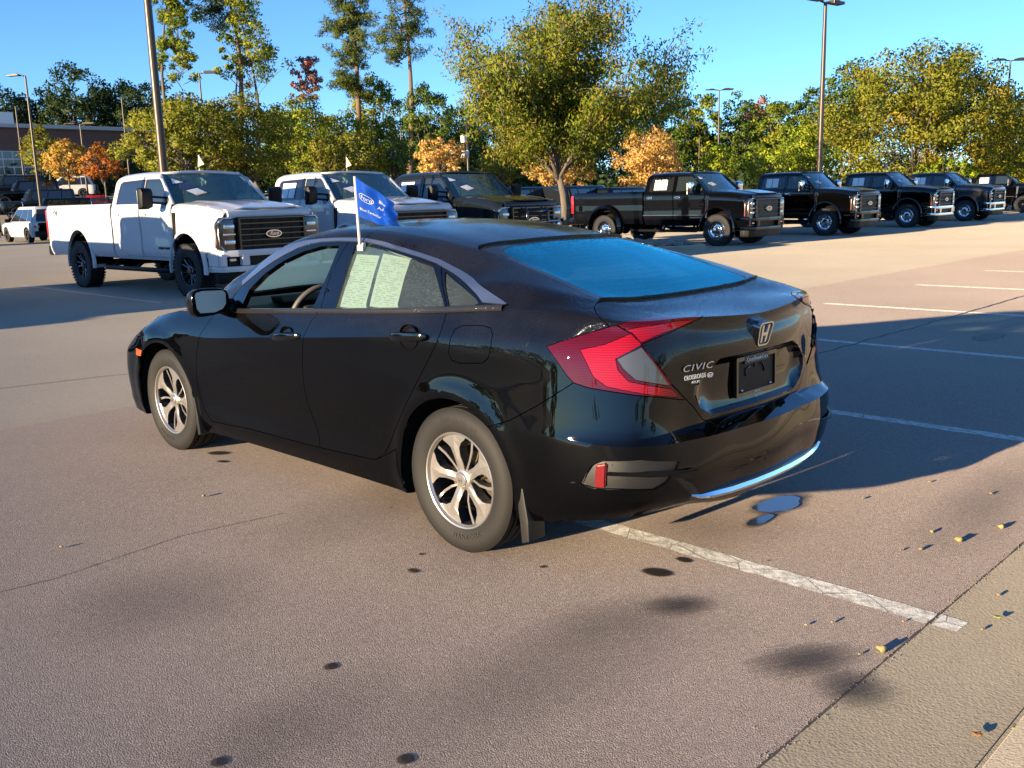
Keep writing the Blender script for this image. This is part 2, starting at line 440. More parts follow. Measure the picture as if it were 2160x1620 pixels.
CF=[(3.45,.2),(3.52,.19),(3.57,.28),(3.6,.40),(3.61,.5),(3.61,.6),(3.60,.64),(3.58,.68),(3.56,.70),(3.54,.715),(3.50,.73)]
CT=[ # roof lines 1..7
[(3.16,.60,.765),(2.7,.68,.885),(2.35,.74,.935),(2.1,.80,.96),(1.78,.825,.965),(1.02,.82,1.015),(.06,.805,1.082),(-.2,.785,1.105),(-.42,.75,1.105),(-.62,.69,1.09),(-.755,.56,1.063)],
[(3.17,.5,.78),(2.7,.60,.90),(2.35,.70,.955),(2.1,.76,1.02),(1.78,.775,1.08),(1.5,.755,1.13),(1.02,.74,1.165),(.5,.74,1.17),(.06,.75,1.155),(-.2,.735,1.155),(-.42,.70,1.135),(-.62,.61,1.10),(-.75,.47,1.065)],
[(3.18,.42,.79),(2.7,.53,.912),(2.35,.665,.985),(2.1,.725,1.055),(1.9,.72,1.115),(1.73,.705,1.205),(1.47,.665,1.30),(1.29,.65,1.333),(1.0,.64,1.338),(.7,.645,1.31),(.3,.665,1.246),(.05,.685,1.195),(-.2,.675,1.187),(-.42,.64,1.15),(-.62,.55,1.103),(-.75,.40,1.066)],
[(3.18,.34,.797),(2.7,.46,.92),(2.35,.63,1.0),(2.1,.69,1.09),(1.9,.675,1.165),(1.73,.655,1.245),(1.47,.62,1.335),(1.29,.60,1.363),(1.0,.59,1.375),(.7,.585,1.355),(.3,.575,1.305),(.05,.575,1.255),(-.2,.58,1.212),(-.42,.56,1.155),(-.62,.47,1.10),(-.75,.32,1.067)],
[(3.19,.24,.803),(2.7,.33,.93),(2.38,.5,.99),(2.1,.58,1.115),(1.9,.58,1.2),(1.73,.57,1.272),(1.47,.53,1.358),(1.29,.51,1.383),(1.0,.5,1.393),(.7,.5,1.376),(.3,.5,1.326),(.05,.5,1.276),(-.2,.5,1.216),(-.42,.49,1.156),(-.62,.40,1.097),(-.75,.25,1.068)],
[(3.2,.12,.807),(2.7,.17,.938),(2.42,.26,.985),(2.1,.29,1.135),(1.9,.29,1.225),(1.73,.28,1.297),(1.47,.27,1.38),(1.29,.25,1.405),(1.0,.25,1.413),(.7,.25,1.397),(.3,.25,1.344),(.05,.25,1.290),(-.2,.25,1.222),(-.42,.25,1.158),(-.62,.2,1.095),(-.75,.12,1.069)],
[(3.2,0,.81),(2.7,0,.942),(2.43,0,.99),(2.1,0,1.142),(1.9,0,1.232),(1.73,0,1.303),(1.47,0,1.386),(1.29,0,1.411),(1.0,0,1.419),(.7,0,1.403),(.3,0,1.349),(.05,0,1.294),(-.2,0,1.224),(-.42,0,1.160),(-.62,0,1.095),(-.75,0,1.069)]]
def arch_bulge(P,cx,cz=.325):
    x,z=P[...,0],P[...,2]
    r=np.hypot(x-cx,z-cz)
    w=np.exp(-((r-.385)/.045)**2)*.010*(z>.15)*(P[...,1]>.6)*(z<.85)
    P[...,1]+=w
def civic_surface(du=.02,dur=.012,dv=.018):
    XS=[2.95,2.72,2.42,2.12,1.85,1.6,1.3,1.0,.65,.30,.05,-.20,-.42,-.62]
    nl=11
    L=np.zeros((3+1+len(XS)+1+3,nl,3))
    for j in range(nl):
        k=np.array(CJ[j],float)
        for i,(dx,y) in enumerate(((0,0),(-.03,.35),(-.12,.62))):L[i,j]=(CF[j][0]+dx,y,CF[j][1])
        L[3,j]=k[0];L[4:4+len(XS),j]=knots_at(CJ[j],XS);L[4+len(XS),j]=k[-1]
        for i in range(3):L[5+len(XS)+i,j]=CR[i][j]
    ns=L.shape[0];iF=3;iR=4+len(XS)
    T=np.zeros((len(XS)+2,7,3))
    for t in range(7):
        k=np.array(CT[t],float);T[0,t]=k[0];T[-1,t]=k[-1];T[1:-1,t]=knots_at(CT[t],XS)
    # u parameter from mean chord of mid lines
    cu=np.mean([chord(L[:,j]) for j in (2,5,8,10)],axis=0)
    # extended with mirror for symmetric tangents
    def ext(A):
        m=lambda P:P*np.array([1,-1,1])
        return np.concatenate([m(A[1])[None],A,m(A[-2])[None]])
    Le=ext(L);te=np.concatenate([[-(cu[1]-cu[0])],cu,[2*cu[-1]-cu[-2]]])
    u_side=np.linspace(cu[iF],cu[iR],int((cu[iR]-cu[iF])/du)+1)
    u_rear=np.linspace(cu[iR],cu[-1],int((cu[-1]-cu[iR])/dur)+1)
    u_front=np.linspace(0,cu[iF],24)
    def lines_at(u):return np.stack([spline(te,Le[:,j],u) for j in range(nl)],1)
    S=lines_at(u_side);Rr=lines_at(u_rear);Fr=lines_at(u_front)
    # roof lines along the side range; lip stations appended for tangents
    def lip(curve,y):
        o=np.argsort(curve[:,1]);return np.array([np.interp(y,curve[o,1],curve[o,k]) for k in (0,1,2)])
    lr=np.stack([lip(Rr[:,10],T[-1,t,1]*1.02) for t in range(7)]);lr[:,1]=T[-1,:,1]*1.02
    lf=np.stack([lip(Fr[:,10],T[0,t,1]*1.02) for t in range(7)])
    tt=np.concatenate([[cu[iF]-.3],cu[iF:iR+1],[cu[iR]+.16]])
    Te=np.concatenate([lf[None],T,lr[None]])
    TS=np.stack([spline(tt,Te[:,t],u_side) for t in range(7)],1)
    # v sampling
    mid=np.concatenate([S,TS],1)[len(u_side)//2]
    allc=np.concatenate([S,TS],1)               # nu,18,3
    vt=np.mean([chord(c) for c in allc[::10]],axis=0)
    vte=np.concatenate([vt,[2*vt[-1]-vt[-2]]])
    vs=[]
    rows=[]
    for j in range(17):
        n=max(2,int(round((vt[j+1]-vt[j])/dv)));vs+=list(np.linspace(vt[j],vt[j+1],n,endpoint=False))
        if j==9:nlow=len(vs)
    vs=np.array(vs+[vt[-1]])
    G1=np.empty((len(u_side),len(vs),3))
    for i in range(len(u_side)):
        C=np.concatenate([allc[i],[allc[i,-2]*np.array([1,-1,1])]])
        x=C[10,0]
        rear=np.clip((-.35-x)/.3,0,1);fr=np.clip((x-2.2)/.4,0,1)
        w10=np.clip((x+.55)/.3,0,1)
        w5=np.clip((-.30-x)/.35,0,1)
        cr={1:1,2:.9,5:w5,6:.0,8:np.clip((x+.5)/.7,0,1)*np.clip((3.05-x)/.4,0,1),10:w10,14:np.clip((x-1.4)/.4,0,1)*.0}
        G1[i]=vspline(vte,C,vs,cr)
    topc=G1[-1,len(vs[vs<vt[10]-1e-9]):];ud=np.linspace(cu[iR],cu[-1],400);lc=spline(te,Le[:,10],ud);fr_=chord(lc);fr_/=fr_[-1];aa=chord(topc);aa/=aa[-1]
    u_rear=np.interp(aa,fr_,ud);Rr=lines_at(u_rear)
    vl=vs[:nlow+1];vl=np.concatenate([vs[vs<vt[10]-1e-9],[vt[10]]])
    G2=np.empty((len(u_rear),len(vl),3));GF=np.empty((len(u_front),len(vl),3))
    for i in range(len(u_rear)):
        f=(u_rear[i]-cu[iR])/(cu[-1]-cu[iR]);w6=np.clip(f/.35,0,1)
        # first row must equal side section: use its spline without roof lines blended in
        A=vspline(vt[:11],Rr[i],vl,{1:1,2:.9,5:1,6:w6,8:.0})
        G2[i]=A
    d0=G1[-1,:len(vl)]-G2[0]
    for i in range(len(u_rear)):
        f=(u_rear[i]-cu[iR])/(cu[-1]-cu[iR]);G2[i]+=d0*max(0,1-f*4)
    for i in range(len(u_front)):GF[i]=vspline(vt[:11],Fr[i],vl,{1:1,2:.9})
    GF[-1]=G1[0,:len(vl)]
    arch_bulge(G1,0);arch_bulge(G1,2.70)
    # deck strip: from side end section to the lip
    top=G1[-1,len(vl)-1:];tan=(G1[-1,len(vl)-1:]-G1[-3,len(vl)-1:])
    lipc=G2[:,-1]                                # corner -> centre
    # arc-length match
    a=chord(top);a/=a[-1];b=chord(lipc);b/=b[-1]
    lp=lipc
    nd=9;G3=np.empty((nd,len(top),3));gap=np.linalg.norm(lp-top,axis=1,keepdims=True)
    tl=np.linalg.norm(tan,axis=1,keepdims=True)+1e-9;m0=tan/tl*gap;m1=(lp-top)
    for i in range(nd):
        s=i/(nd-1);G3[i]=(2*s**3-3*s**2+1)*top+(s**3-2*s**2+s)*m0+(-2*s**3+3*s**2)*lp+(s**3-s**2)*m1
    topf=G1[0,len(vl)-1:];lipf=GF[::-1,-1]
    a=chord(topf);a/=a[-1];b=chord(lipf);b/=b[-1]
    lpf=np.stack([np.interp(a,b,lipf[:,k]) for k in range(3)],1)
    G3f=np.stack([topf*(1-s)+lpf*s+np.array([0,0,.02])*math.sin(math.pi*s) for s in np.linspace(0,1,7)])
    return G1,G2,G3,GF,G3f,len(vl)-1
def grids_to_bm(gr):
    bm=bmesh.new();pl=bm.faces.layers.int.new('part')
    for G,flip,pid in gr:
        nu,nv=G.shape[:2]
        V=[[bm.verts.new(G[i,k]) for k in range(nv)] for i in range(nu)]
        for i in range(nu-1):
            for k in range(nv-1):
                q=[V[i][k],V[i+1][k],V[i+1][k+1],V[i][k+1]]
                if flip:q=q[::-1]
                f=bm.faces.new(q);f[pl]=pid
    bmesh.ops.remove_doubles(bm,verts=bm.verts[:],dist=4e-4)
    bmesh.ops.dissolve_degenerate(bm,dist=1e-5,edges=bm.edges[:])
    bm.normal_update()
    return bm
def text_bm(s,size=1.0,extrude=0.0,align='CENTER',shear=0,spacing=1.0):
    c=bpy.data.curves.new('txt','FONT');c.body=s;c.size=size;c.extrude=extrude;c.align_x=align;c.shear=shear;c.space_character=spacing;c.resolution_u=3
    o=bpy.data.objects.new('txt',c);COL.objects.link(o)
    dg=bpy.context.evaluated_depsgraph_get();me=bpy.data.meshes.new_from_object(o.evaluated_get(dg))
    bm=bmesh.new();bm.from_mesh(me)
    bpy.data.objects.remove(o);bpy.data.curves.remove(c);bpy.data.meshes.remove(me);return bm
def place(bm,org,right,up):
    r=Vector(right).normalized();u=Vector(up).normalized();n=r.cross(u)
    for v in bm.verts:v.co=Vector(org)+r*v.co.x+u*v.co.y+n*v.co.z
    return bm
def oval_ring(bm,rx,rz,w,n=32,t=.0):
    a=[bm.verts.new((rx*math.cos(2*math.pi*k/n),rz*math.sin(2*math.pi*k/n),t)) for k in range(n)]
    b=[bm.verts.new(((rx-w)*math.cos(2*math.pi*k/n),(rz-w)*math.sin(2*math.pi*k/n),t)) for k in range(n)]
    for k in range(n):bm.faces.new((a[k],a[(k+1)%n],b[(k+1)%n],b[k]))
def tyre_bm(R,W,rim,n=96,blocks=True,grooves=3):
    """tyre lathe, axle along y, outer face at y=+W/2"""
    h=W/2;bm=bmesh.new()
    side=[(rim,h*.86),(rim+.012,h*.93),(rim+(R-rim)*.35,h*1.0),(rim+(R-rim)*.6,h*1.02),(R-.03,h*.98),(R-.014,h*.93),(R-.004,h*.83)]
    tread=[]
    g=[-.5,0,.5] if grooves==3 else [-.55,-.18,.18,.55]
    y=h*.80
    tread.append((R,y))
    for c in sorted(g,reverse=True):
        tread+= [(R,h*c+.006),(R-.008,h*c+.004),(R-.008,h*c-.004),(R,h*c-.006)]
    tread.append((R,-h*.80))
    prof=side+tread+[(r,-t) for r,t in side[::-1]]
    lathe(bm,prof,n)
    recalc(bm);return bm
def spoke_poly(pts):return [(r*math.sin(R_(a)),r*math.cos(R_(a))) for r,a in pts]
def civic_wheel(letters=True):
    """wheel at origin, outer face towards +y; parts: tyre, rim, spoke x5, hub_cap, brake_disc"""
    bm=bmesh.new()
    lathe(bm,[(.205,-.10),(.200,.03),(.203,.075),(.2165,.082),(.2175,.092),(.213,.096),(.208,.094),(.205,.086),(.200,.080)],64)
    recalc(bm);w=rim=bmobj('wheel',bm,M['rim_face'],None,ang=R_(40))
    t=bmobj('tyre',tyre_bm(.322,.215,.214),M['rubber'],w,ang=R_(35))
    if letters:
        def arc(s,a0,r,size,step,flip):
            a=a0
            for ch in s:
                b=text_bm(ch,size)
                st=step*(.55 if ch in 'I ' else 1)
                a+=st/2
                for v in b.verts:
                    x,y=v.co.x,v.co.y
                    rr=(r+y) if not flip else (r-y)
                    an=R_(a)+(x/r if not flip else -x/r)
                    v.co=(rr*math.sin(an),.1112,rr*math.cos(an))
                me=bpy.data.meshes.new('q');b.to_mesh(me);b.free();bm.from_mesh(me);bpy.data.meshes.remove(me)
                a+=st/2
        for args in (('KINERGY GT',-12,.262,.030,5.6,False),('HANKOOK',196,.258,.034,-6.2,True)):
            bm=bmesh.new();arc(*args)
            # letters face outward (viewed from +y the x axis runs right to left), so mirror them
            for v in bm.verts:v.co.x=-v.co.x
            recalc(bm);bmobj('lettering',bm,M['rubber_letter'],w,smooth=False)['kind']='stuff'
    bm=bmesh.new();lathe(bm,[(.204,-.09),(.199,.028),(.2015,.072)],64)
    recalc(bm);bmesh.ops.reverse_faces(bm,faces=bm.faces[:]);bmobj('barrel',bm,M['rim_dark'],rim)
    main=[(.040,-34),(.075,-22),(.11,-15.5),(.145,-15),(.170,-20),(.190,-27),(.2045,-30),(.2045,-14),(.2045,0),(.2045,15),(.196,15),(.172,10),(.15,6),(.11,5.5),(.075,11),(.04,31)]
    thin=[(.045,34),(.10,27),(.15,29),(.203,33),(.203,37),(.15,33.5),(.10,33),(.045,48)]
    bm=bmesh.new()
    def spoke(bm,pl,y0,y1,ridge=None):
        P2=spoke_poly(pl);n=len(P2)
        top=[];bot=[];edge=[]
        for (x,z),(r,a) in zip(P2,pl):
            dish=-.018*(1-r/.205)*(1 if r<.09 else .6)
            top.append(bm.verts.new((x*.985,y1+dish,z*.985 if r<.2 else z)));edge.append(bm.verts.new((x,y1+dish-.004,z)));bot.append(bm.verts.new((x,y0,z)))
        fs=[]
        if ridge:
            rv=[bm.verts.new((r*math.sin(R_(a)),y1-.018*(1-r/.205)+dy,r*math.cos(R_(a)))) for r,a,dy in ridge]
            # fan: left side list (indices ascending inner->outer) and right side
            h=ridge_split
            L=top[:h];Rt=top[h-1:][::-1]
            def stitch(A,B):
                i=j=0
                while i<len(A)-1 or j<len(B)-1:
                    if j==len(B)-1 or (i<len(A)-1 and (A[i+1].co-B[j].co).length<=(A[i].co-B[j+1].co).length):
                        fs.append(bm.faces.new((A[i],A[i+1],B[j])));i+=1
                    else:
                        fs.append(bm.faces.new((A[i],B[j+1],B[j])));j+=1
            stitch(L,rv);stitch(Rt,rv)
            fs.append(bm.faces.new((top[0],top[-1],rv[0])))
        else:fs.append(bm.faces.new(top))
        for i in range(n):
            k=(i+1)%n
            fs.append(bm.faces.new((top[i],top[k],edge[k],edge[i])));
            f=bm.faces.new((edge[i],edge[k],bot[k],bot[i]));f.material_index=1;fs.append(f)
        return fs
    ridge_split=9
    globals()['ridge_split']=9
    spoke(bm,main,.028,.080,[(.045,-2,.002),(.09,-3,.007),(.14,-3,.006),(.18,-6,.003),(.2,-8,.001)])
    recalc(bm)
    me=bpy.data.meshes.new('spoke');bm.to_mesh(me);bm.free();me.materials.append(M['rim_face']);me.materials.append(M['rim_dark'])
    bm=bmesh.new();spoke(bm,thin,.028,.066);recalc(bm)
    me2=bpy.data.meshes.new('thin_spoke');bm.to_mesh(me2);bm.free();me2.materials.append(M['rim_face']);me2.materials.append(M['rim_dark'])
    for k in range(5):
        for nm,m_ in (('spoke',me),('thin_spoke',me2)):
            o=mkobj(nm,m_,rim);o.rotation_euler=(0,R_(72*k+10),0)
    bm=bmesh.new();lathe(bm,[(.048,.02),(.048,.064),(.044,.070),(.034,.074),(.031,.080),(.028,.082),(.0005,.083)],32);recalc(bm)
    cap=bmobj('hub_cap',bm,M['rim_face'],w,ang=R_(30))
    bm=text_bm('H',.032,.001);place(bm,(0,.084,-.011),(-1,0,0),(0,0,1));bmobj('emblem',bm,M['chrome'],w,smooth=False)
    bm=bmesh.new();lathe(bm,[(.06,-.005),(.06,.02),(.075,.026),(.075,.008),(.135,.008),(.138,.0),(.138,-.012),(.06,-.012)],48);recalc(bm)
    d=bmobj('brake_disc',bm,M['brake'],w,ang=R_(30))
    bm=bmesh.new()
    a=R_(-70);bbox(bm,(.115*math.sin(a),.012,.115*math.cos(a)),(.07,.03,.10),Matrix.Rotation(-a,3,'Y').inverted(),.008)
    bmobj('brake_caliper',bm,M['brake'],w,ang=R_(30))
    bm=bmesh.new();lathe(bm,[(.2,-.06),(.0005,-.06)],32);recalc(bm);bmobj('wheel_back',bm,M['dark'],w)
    return w
def place_wheel(w,x,y,z,parent,side=1,spin=0.0):
    w.parent=parent;w.location=(x,y,z);w.rotation_euler=(0,spin,0 if side>0 else math.pi);return w
CP=dict(
fd_front=[(2.166,.272),(2.232,.329),(2.268,.397),(2.281,.474),(2.274,.559),(2.246,.657),(2.202,.74),(2.166,.795),(2.106,.861),(2.05,.932)],
fd_sill=[(2.129,.269),(1.731,.287),(1.375,.29),(1.058,.296)],
b_low=[(1.045,.308),(1.05,.353),(1.1,.445),(1.13,.522),(1.136,.612),(1.125,.703),(1.105,.793),(1.082,.87),(1.055,.934),(1.018,.992)],
b_up=[(1.018,.992),(1.036,1.085),(1.039,1.183),(1.018,1.268),(.987,1.345)],
rd_sill=[(1.058,.296),(.772,.307),(.578,.318)],
rd_rear=[(.552,.325),(.496,.364),(.452,.418),(.403,.484),(.354,.545),(.236,.699),(.152,.817),(.1,.892),(.067,.953),(.062,1.009),(.072,1.054)],
rd_up=[(.072,1.054),(.141,1.119),(.223,1.193),(.303,1.26)],
belt=[(2.05,.934),(1.78,.946),(1.4,.968),(1.018,.993),(.54,1.026),(.072,1.059),(-.08,1.071),(-.20,1.082),(-.26,1.096)],
chr_top=[(1.90,1.098),(1.84,1.148),(1.739,1.216),(1.627,1.266),(1.516,1.303),(1.385,1.325),(1.254,1.336),(1.119,1.342),(.994,1.344),(.873,1.342),(.74,1.328),(.615,1.308),(.455,1.282),(.3,1.254),(.146,1.214),(-.015,1.170),(-.12,1.140),(-.255,1.098)],
chr_bot=[(1.86,1.075),(1.80,1.115),(1.706,1.168),(1.617,1.210),(1.512,1.253),(1.41,1.289),(1.316,1.310),(1.218,1.322),(1.078,1.328),(.858,1.326),(.74,1.311),(.608,1.292),(.452,1.266),(.298,1.237),(.156,1.198),(.03,1.160),(-.06,1.125),(-.115,1.097),(-.25,1.0955)],
win_f=[(1.80,.953),(1.385,.979),(1.095,.998),(1.071,1.163),(1.06,1.304),(1.202,1.300),(1.354,1.270),(1.522,1.215),(1.66,1.146),(1.76,1.06)],
win_r=[(.898,1.006),(.916,1.162),(.929,1.315),(.852,1.312),(.72,1.296),(.587,1.274),(.441,1.250),(.31,1.224),(.21,1.155),(.105,1.068)],
win_q=[(.215,1.205),(.14,1.180),(.04,1.148),(-.055,1.113),(-.09,1.094),(-.06,1.084),(.08,1.076),(.11,1.105)],
fuel=[(.005,.886),(-.003,.946),(-.016,.987),(-.051,1.003),(-.17,1.012),(-.215,1.005),(-.236,.98),(-.237,.936),(-.225,.887),(-.194,.863),(-.064,.851),(-.016,.858)],
lamp_out=[(-.51,.838,.955),(-.58,.815,.982),(-.662,.772,1.011),(-.742,.726,1.039),(-.757,.717,1.041),(-.797,.691,1.014),(-.832,.666,.969),(-.865,.628,.897),(-.884,.567,.818),(-.892,.517,.772),(-.897,.48,.737),(-.88,.621,.768),(-.797,.752,.794),(-.686,.81,.811),(-.636,.828,.826),(-.608,.834,.852),(-.563,.838,.903)],
lamp_in=[(-.757,.717,1.041),(-.786,.641,1.056),(-.80,.55,1.062),(-.845,.447,1.056),(-.903,.364,1.043),(-.894,.439,1.029),(-.881,.514,1.012),(-.861,.593,.993),(-.832,.666,.969),(-.797,.691,1.014)],
band=[(-.65,.801,.95),(-.73,.757,.97),(-.805,.681,1.013),(-.828,.668,.978),(-.832,.667,.966),(-.799,.716,.94),(-.771,.744,.92),(-.781,.745,.879),(-.816,.725,.835),(-.888,.552,.789),(-.893,.513,.753),(-.85,.696,.791),(-.754,.775,.818),(-.708,.794,.851)],
band2=[(-.785,.695,1.022),(-.83,.62,1.030),(-.876,.48,1.038),(-.895,.42,1.036),(-.882,.499,1.020),(-.859,.591,1.002),(-.831,.663,.978)],
rev=[(-.775,.741,.92),(-.805,.71,.942),(-.83,.671,.964),(-.865,.628,.895),(-.886,.557,.804),(-.867,.645,.825),(-.834,.704,.841),(-.799,.731,.883)],
q_bump=[(-.22,.912,.60),(-.264,.912,.617),(-.353,.894,.649),(-.478,.872,.72),(-.582,.849,.788),(-.636,.828,.826)],
vent=[(-.688,.851,.441),(-.708,.847,.483),(-.73,.839,.519),(-.763,.825,.537),(-.887,.746,.546),(-.963,.597,.523),(-.959,.611,.495),(-.94,.654,.446),(-.917,.694,.426),(-.832,.79,.432),(-.731,.836,.429)],
refl=[(-.746,.833,.523),(-.784,.817,.533),(-.779,.819,.436),(-.737,.834,.432)],
marker=[(3.06,.892,.628),(2.93,.904,.628),(2.955,.903,.585),(3.055,.902,.58)],
)
def build_civic():
    car=empty('sedan');tag(car,'black four-door sedan parked in the foreground beside a white bay line','car')
    G1,G2,G3,GF,G3f,kl=civic_surface()
    bm=grids_to_bm([(G1,0,0),(G2,0,0),(G3,0,0),(GF,0,21),(G3f,1,20)])
    C=Cutter(bm);Y=(0,1,0);K=CP
    def s3(l):return [(x,.9,z) for x,z in l]
    side=lambda c:c.y>.45
    # ids
    FD,RD,FEN,SK,FUEL,BUMP,TR,LO,LI,BA,BB,RV,ROOF,RW,RP,WS,WF,WR,WQ,CH,HOOD,FB,VENT,DF,DR,DQ,ARCH,MK=1,2,3,4,5,6,7,8,9,10,11,12,13,14,15,16,17,18,19,22,20,21,23,24,25,26,27,28
    RC=29
    for cx in (-.005,2.70):
        pl=[(cx-.368,.05)]+[(cx+.368*math.cos(a),.325+.368*math.sin(a)*1.0) for a in np.linspace(math.pi,0,30)]+[(cx+.368,.05)]
        C.run(s3(pl),Y,ARCH,filt=side)
    low=[p for p in K['belt'] if p[0]>=1.018]
    C.run(s3([(3.02,.10)]+[(2.17,.10)]+K['fd_front']+[(2.20,.925),(2.45,.902),(2.7,.875),(2.93,.83),(3.02,.70)]),Y,FEN,filt=side,only=(0,))
    C.run(s3(K['fd_front'][::-1]+K['fd_sill']+K['b_low']+low[::-1][1:-1]),Y,FD,filt=side,only=(0,))
    C.run(s3(K['rd_sill']+K['rd_rear']+[(.54,1.026)]+K['b_low'][::-1]),Y,RD,filt=side,only=(0,))
    C.run(s3([(2.37,.05),(2.166,.272)]+K['fd_sill'][0:]+K['rd_sill'][1:]+[(.552,.325),(.40,.40),(.33,.05)]),Y,SK,filt=side,only=(0,))
    C.run(s3(K['fuel']),Y,FUEL,filt=side,only=(0,))
    # window band
    dlo=K['chr_bot'][:-1]+K['belt'][::-1][0:-1]+[(1.99,.938)]
    C.run(s3(dlo),Y,DF,filt=side,only=(0,FD,RD))
    C.run(s3(K['chr_bot'][::-1]+K['chr_top']),Y,CH,filt=side,only=(0,DF))
    C.run(s3(K['b_up']+[(.5,1.5),(-.5,1.5),(-.5,.9),(.072,1.054),(1.018,.985)]),Y,DR,filt=side,only=(DF,))
    C.run(s3(K['rd_up']+[(.3,1.5),(-.5,1.5),(-.5,.9),(.072,1.0)]),Y,DQ,filt=side,only=(DR,))
    C.run(s3(K['win_f']),Y,WF,filt=side,only=(DF,));C.run(s3(K['win_r']),Y,WR,filt=side,only=(DR,));C.run(s3(K['win_q']),Y,WQ,filt=side,only=(DQ,))
    # front
    for f in bm.faces:
        c=f.calc_center_median()
        if f[C.part]==0 and c.x>2.30 and c.z>.70 and c.y<.9:f[C.part]=HOOD
        if f[C.part]==0 and c.x>2.9:f[C.part]=FB
    up=(0,0,1)
    C.run([(2.42,-.1,1),(2.42,.30,1),(2.38,.52,1),(2.22,.64,1),(1.9,.615,1),(1.6,.575,1),(1.38,.545,1),(1.33,.3,1),(1.32,-.1,1)],up,WS,only=(0,HOOD))
    # roof, rear window, boot lid
    C.run([(1.33,-.1,1),(1.34,.3,1),(1.385,.575,1),(1.0,.565,1),(.6,.555,1),(.19,.545,1),(.17,.25,1),(.17,-.1,1)],up,ROOF,only=(0,WS))
    C.run([(.166,-.1,1),(.168,.25,1),(.187,.52,1),(.03,.53,1),(-.207,.566,1),(-.42,.585,1),(-.575,.597,1),(-.60,.45,1),(-.612,.2,1),(-.615,-.1,1)],up,RW,only=(0,))
    C.run([(.125,-.1,1),(.125,.2,1),(.115,.40,1),(.084,.468,1),(.03,.492,1),(-.097,.513,1),(-.334,.536,1),(-.50,.543,1),(-.555,.53,1),(-.572,.49,1),(-.585,.3,1),(-.59,-.1,1)],up,RP,only=(RW,))
    C.run([(-.618,-.1,1),(-.614,.2,1),(-.603,.45,1),(-.578,.60,1),(-.605,.665,1),(-.65,.708,1),(-.69,.73,1),(-.735,.733,1),(-.757,.717,1),(-.797,.691,1),(-1.2,.5,1),(-1.2,-.1,1)],up,TR,only=(0,),filt=lambda c:c.z>.95)
    yz=lambda l:[(-1,y,z) for y,z in l]
    C.run(yz([(-.1,1.2),(.72,1.2),(.691,1.014),(.666,.969),(.628,.897),(.567,.818),(.517,.772),(.48,.737),(.437,.697),(.389,.644),(.37,.6345),(-.1,.6345)]),(-1,0,0),TR,only=(0,),filt=lambda c:c.x<-.72)
    dl=(-.75,.66,0)
    C.run(K['lamp_out'],dl,LO,filt=lambda c:c.x<-.4,only=(0,TR))
    C.run(K['lamp_in'],(-.72,.55,.42),LI,filt=lambda c:c.x<-.7,only=(0,TR))
    C.run(K['band'],dl,BA,only=(LO,));C.run(K['rev'],dl,RV,only=(LO,BA));C.run(K['band2'],(-.72,.55,.42),BB,only=(LI,))
    C.run(K['q_bump']+[(-.686,.81,.811),(-.797,.752,.794),(-.88,.621,.768),(-.897,.48,.737),(-.921,.389,.644),(-.945,-.05,.634),(-1.2,-.3,.5),(-1.1,-.3,.05),(-.2,1.0,.05)],dl,BUMP,only=(0,),filt=lambda c:c.x<-.2)
    for f in bm.faces:
        c=f.calc_center_median()
        if f[C.part]==0 and ((c.x<-.36 and c.z<.66) or c.x<-.86):f[C.part]=BUMP
    C.run(K['vent'],(-.7,.7,0),VENT,only=(BUMP,))
    C.run(K['marker'],Y,MK,only=(FEN,FB,0),filt=side)
    # number-plate recess in the boot lid
    hx=[(0,.876),(.29,.876),(.36,.845),(.455,.765),(.40,.69),(.33,.652),(0,.650)]
    C.run(yz([(-.05,.876)]+hx[1:-1]+[(-.05,.650)]),(-1,0,0),RC,only=(TR,))
    def sd(y,z):
        best=1e9
        for (a,b),(c,d) in zip(hx[:-1],hx[1:]):
            t=max(0,min(1,((y-a)*(c-a)+(z-b)*(d-b))/((c-a)**2+(d-b)**2)));best=min(best,math.hypot(y-a-t*(c-a),z-b-t*(d-b)))
        return best
    mv=set(v for f in bm.faces if f[C.part]==RC for v in f.verts)
    for v in mv:
        dd=sd(v.co.y,v.co.z);top=v.co.z>.82
        t=min(1,dd/(.012 if top else .022));v.co.x+=.034*(t*t*(3-2*t))
    inner=[v for v in mv if all(f[C.part]==RC for f in v.link_faces) and sd(v.co.y,v.co.z)>.012 and v.co.z<.80]
    for _ in range(6):bmesh.ops.smooth_vert(bm,verts=inner,factor=.5,use_axis_x=True)
    for f in bm.faces:
        if f[C.part]==RC:f[C.part]=TR
    bm.normal_update()
    A=R_(16)
    pm=M['civic_paint']
    def add(name,pid,mat,both=True,join=False,parent=None,label=None,**kw):
        b=C.extract(pid,mirror_join=join,**kw)
        if not b.faces:print('EMPTY',name);return None
        o2=None
        if both and not join:
            b2=mirrored(b);par2=parent[1] if isinstance(parent,tuple) else car
            o2=bmobj(name,b2,mat,par2,ang=A)
        o=bmobj(name,b,mat,(parent[0] if isinstance(parent,tuple) else parent) or car,ang=A)
        return (o,o2)
    add('body_shell',0,pm,join=True)
    fd=add('front_door',FD,pm);rd=add('rear_door',RD,pm)
    add('fender',FEN,pm);add('side_skirt',SK,pm)
    add('fuel_door',FUEL,pm,both=False)
    add('rear_bumper',BUMP,pm,join=True,flange=.014);add('boot_lid',TR,pm,join=True)
    add('front_bumper',FB,pm,join=True);add('bonnet',HOOD,pm,join=True);add('roof',ROOF,pm,join=True)
    add('windscreen',WS,M['glass_far'],join=True,flange=0)
    rw=add('rear_window',RW,M['rear_border'],join=True)[0]
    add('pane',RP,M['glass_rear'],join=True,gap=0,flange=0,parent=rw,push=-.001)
    from mathutils.bvhtree import BVHTree
    bt=BVHTree.FromBMesh(bm);dz=bmesh.new()
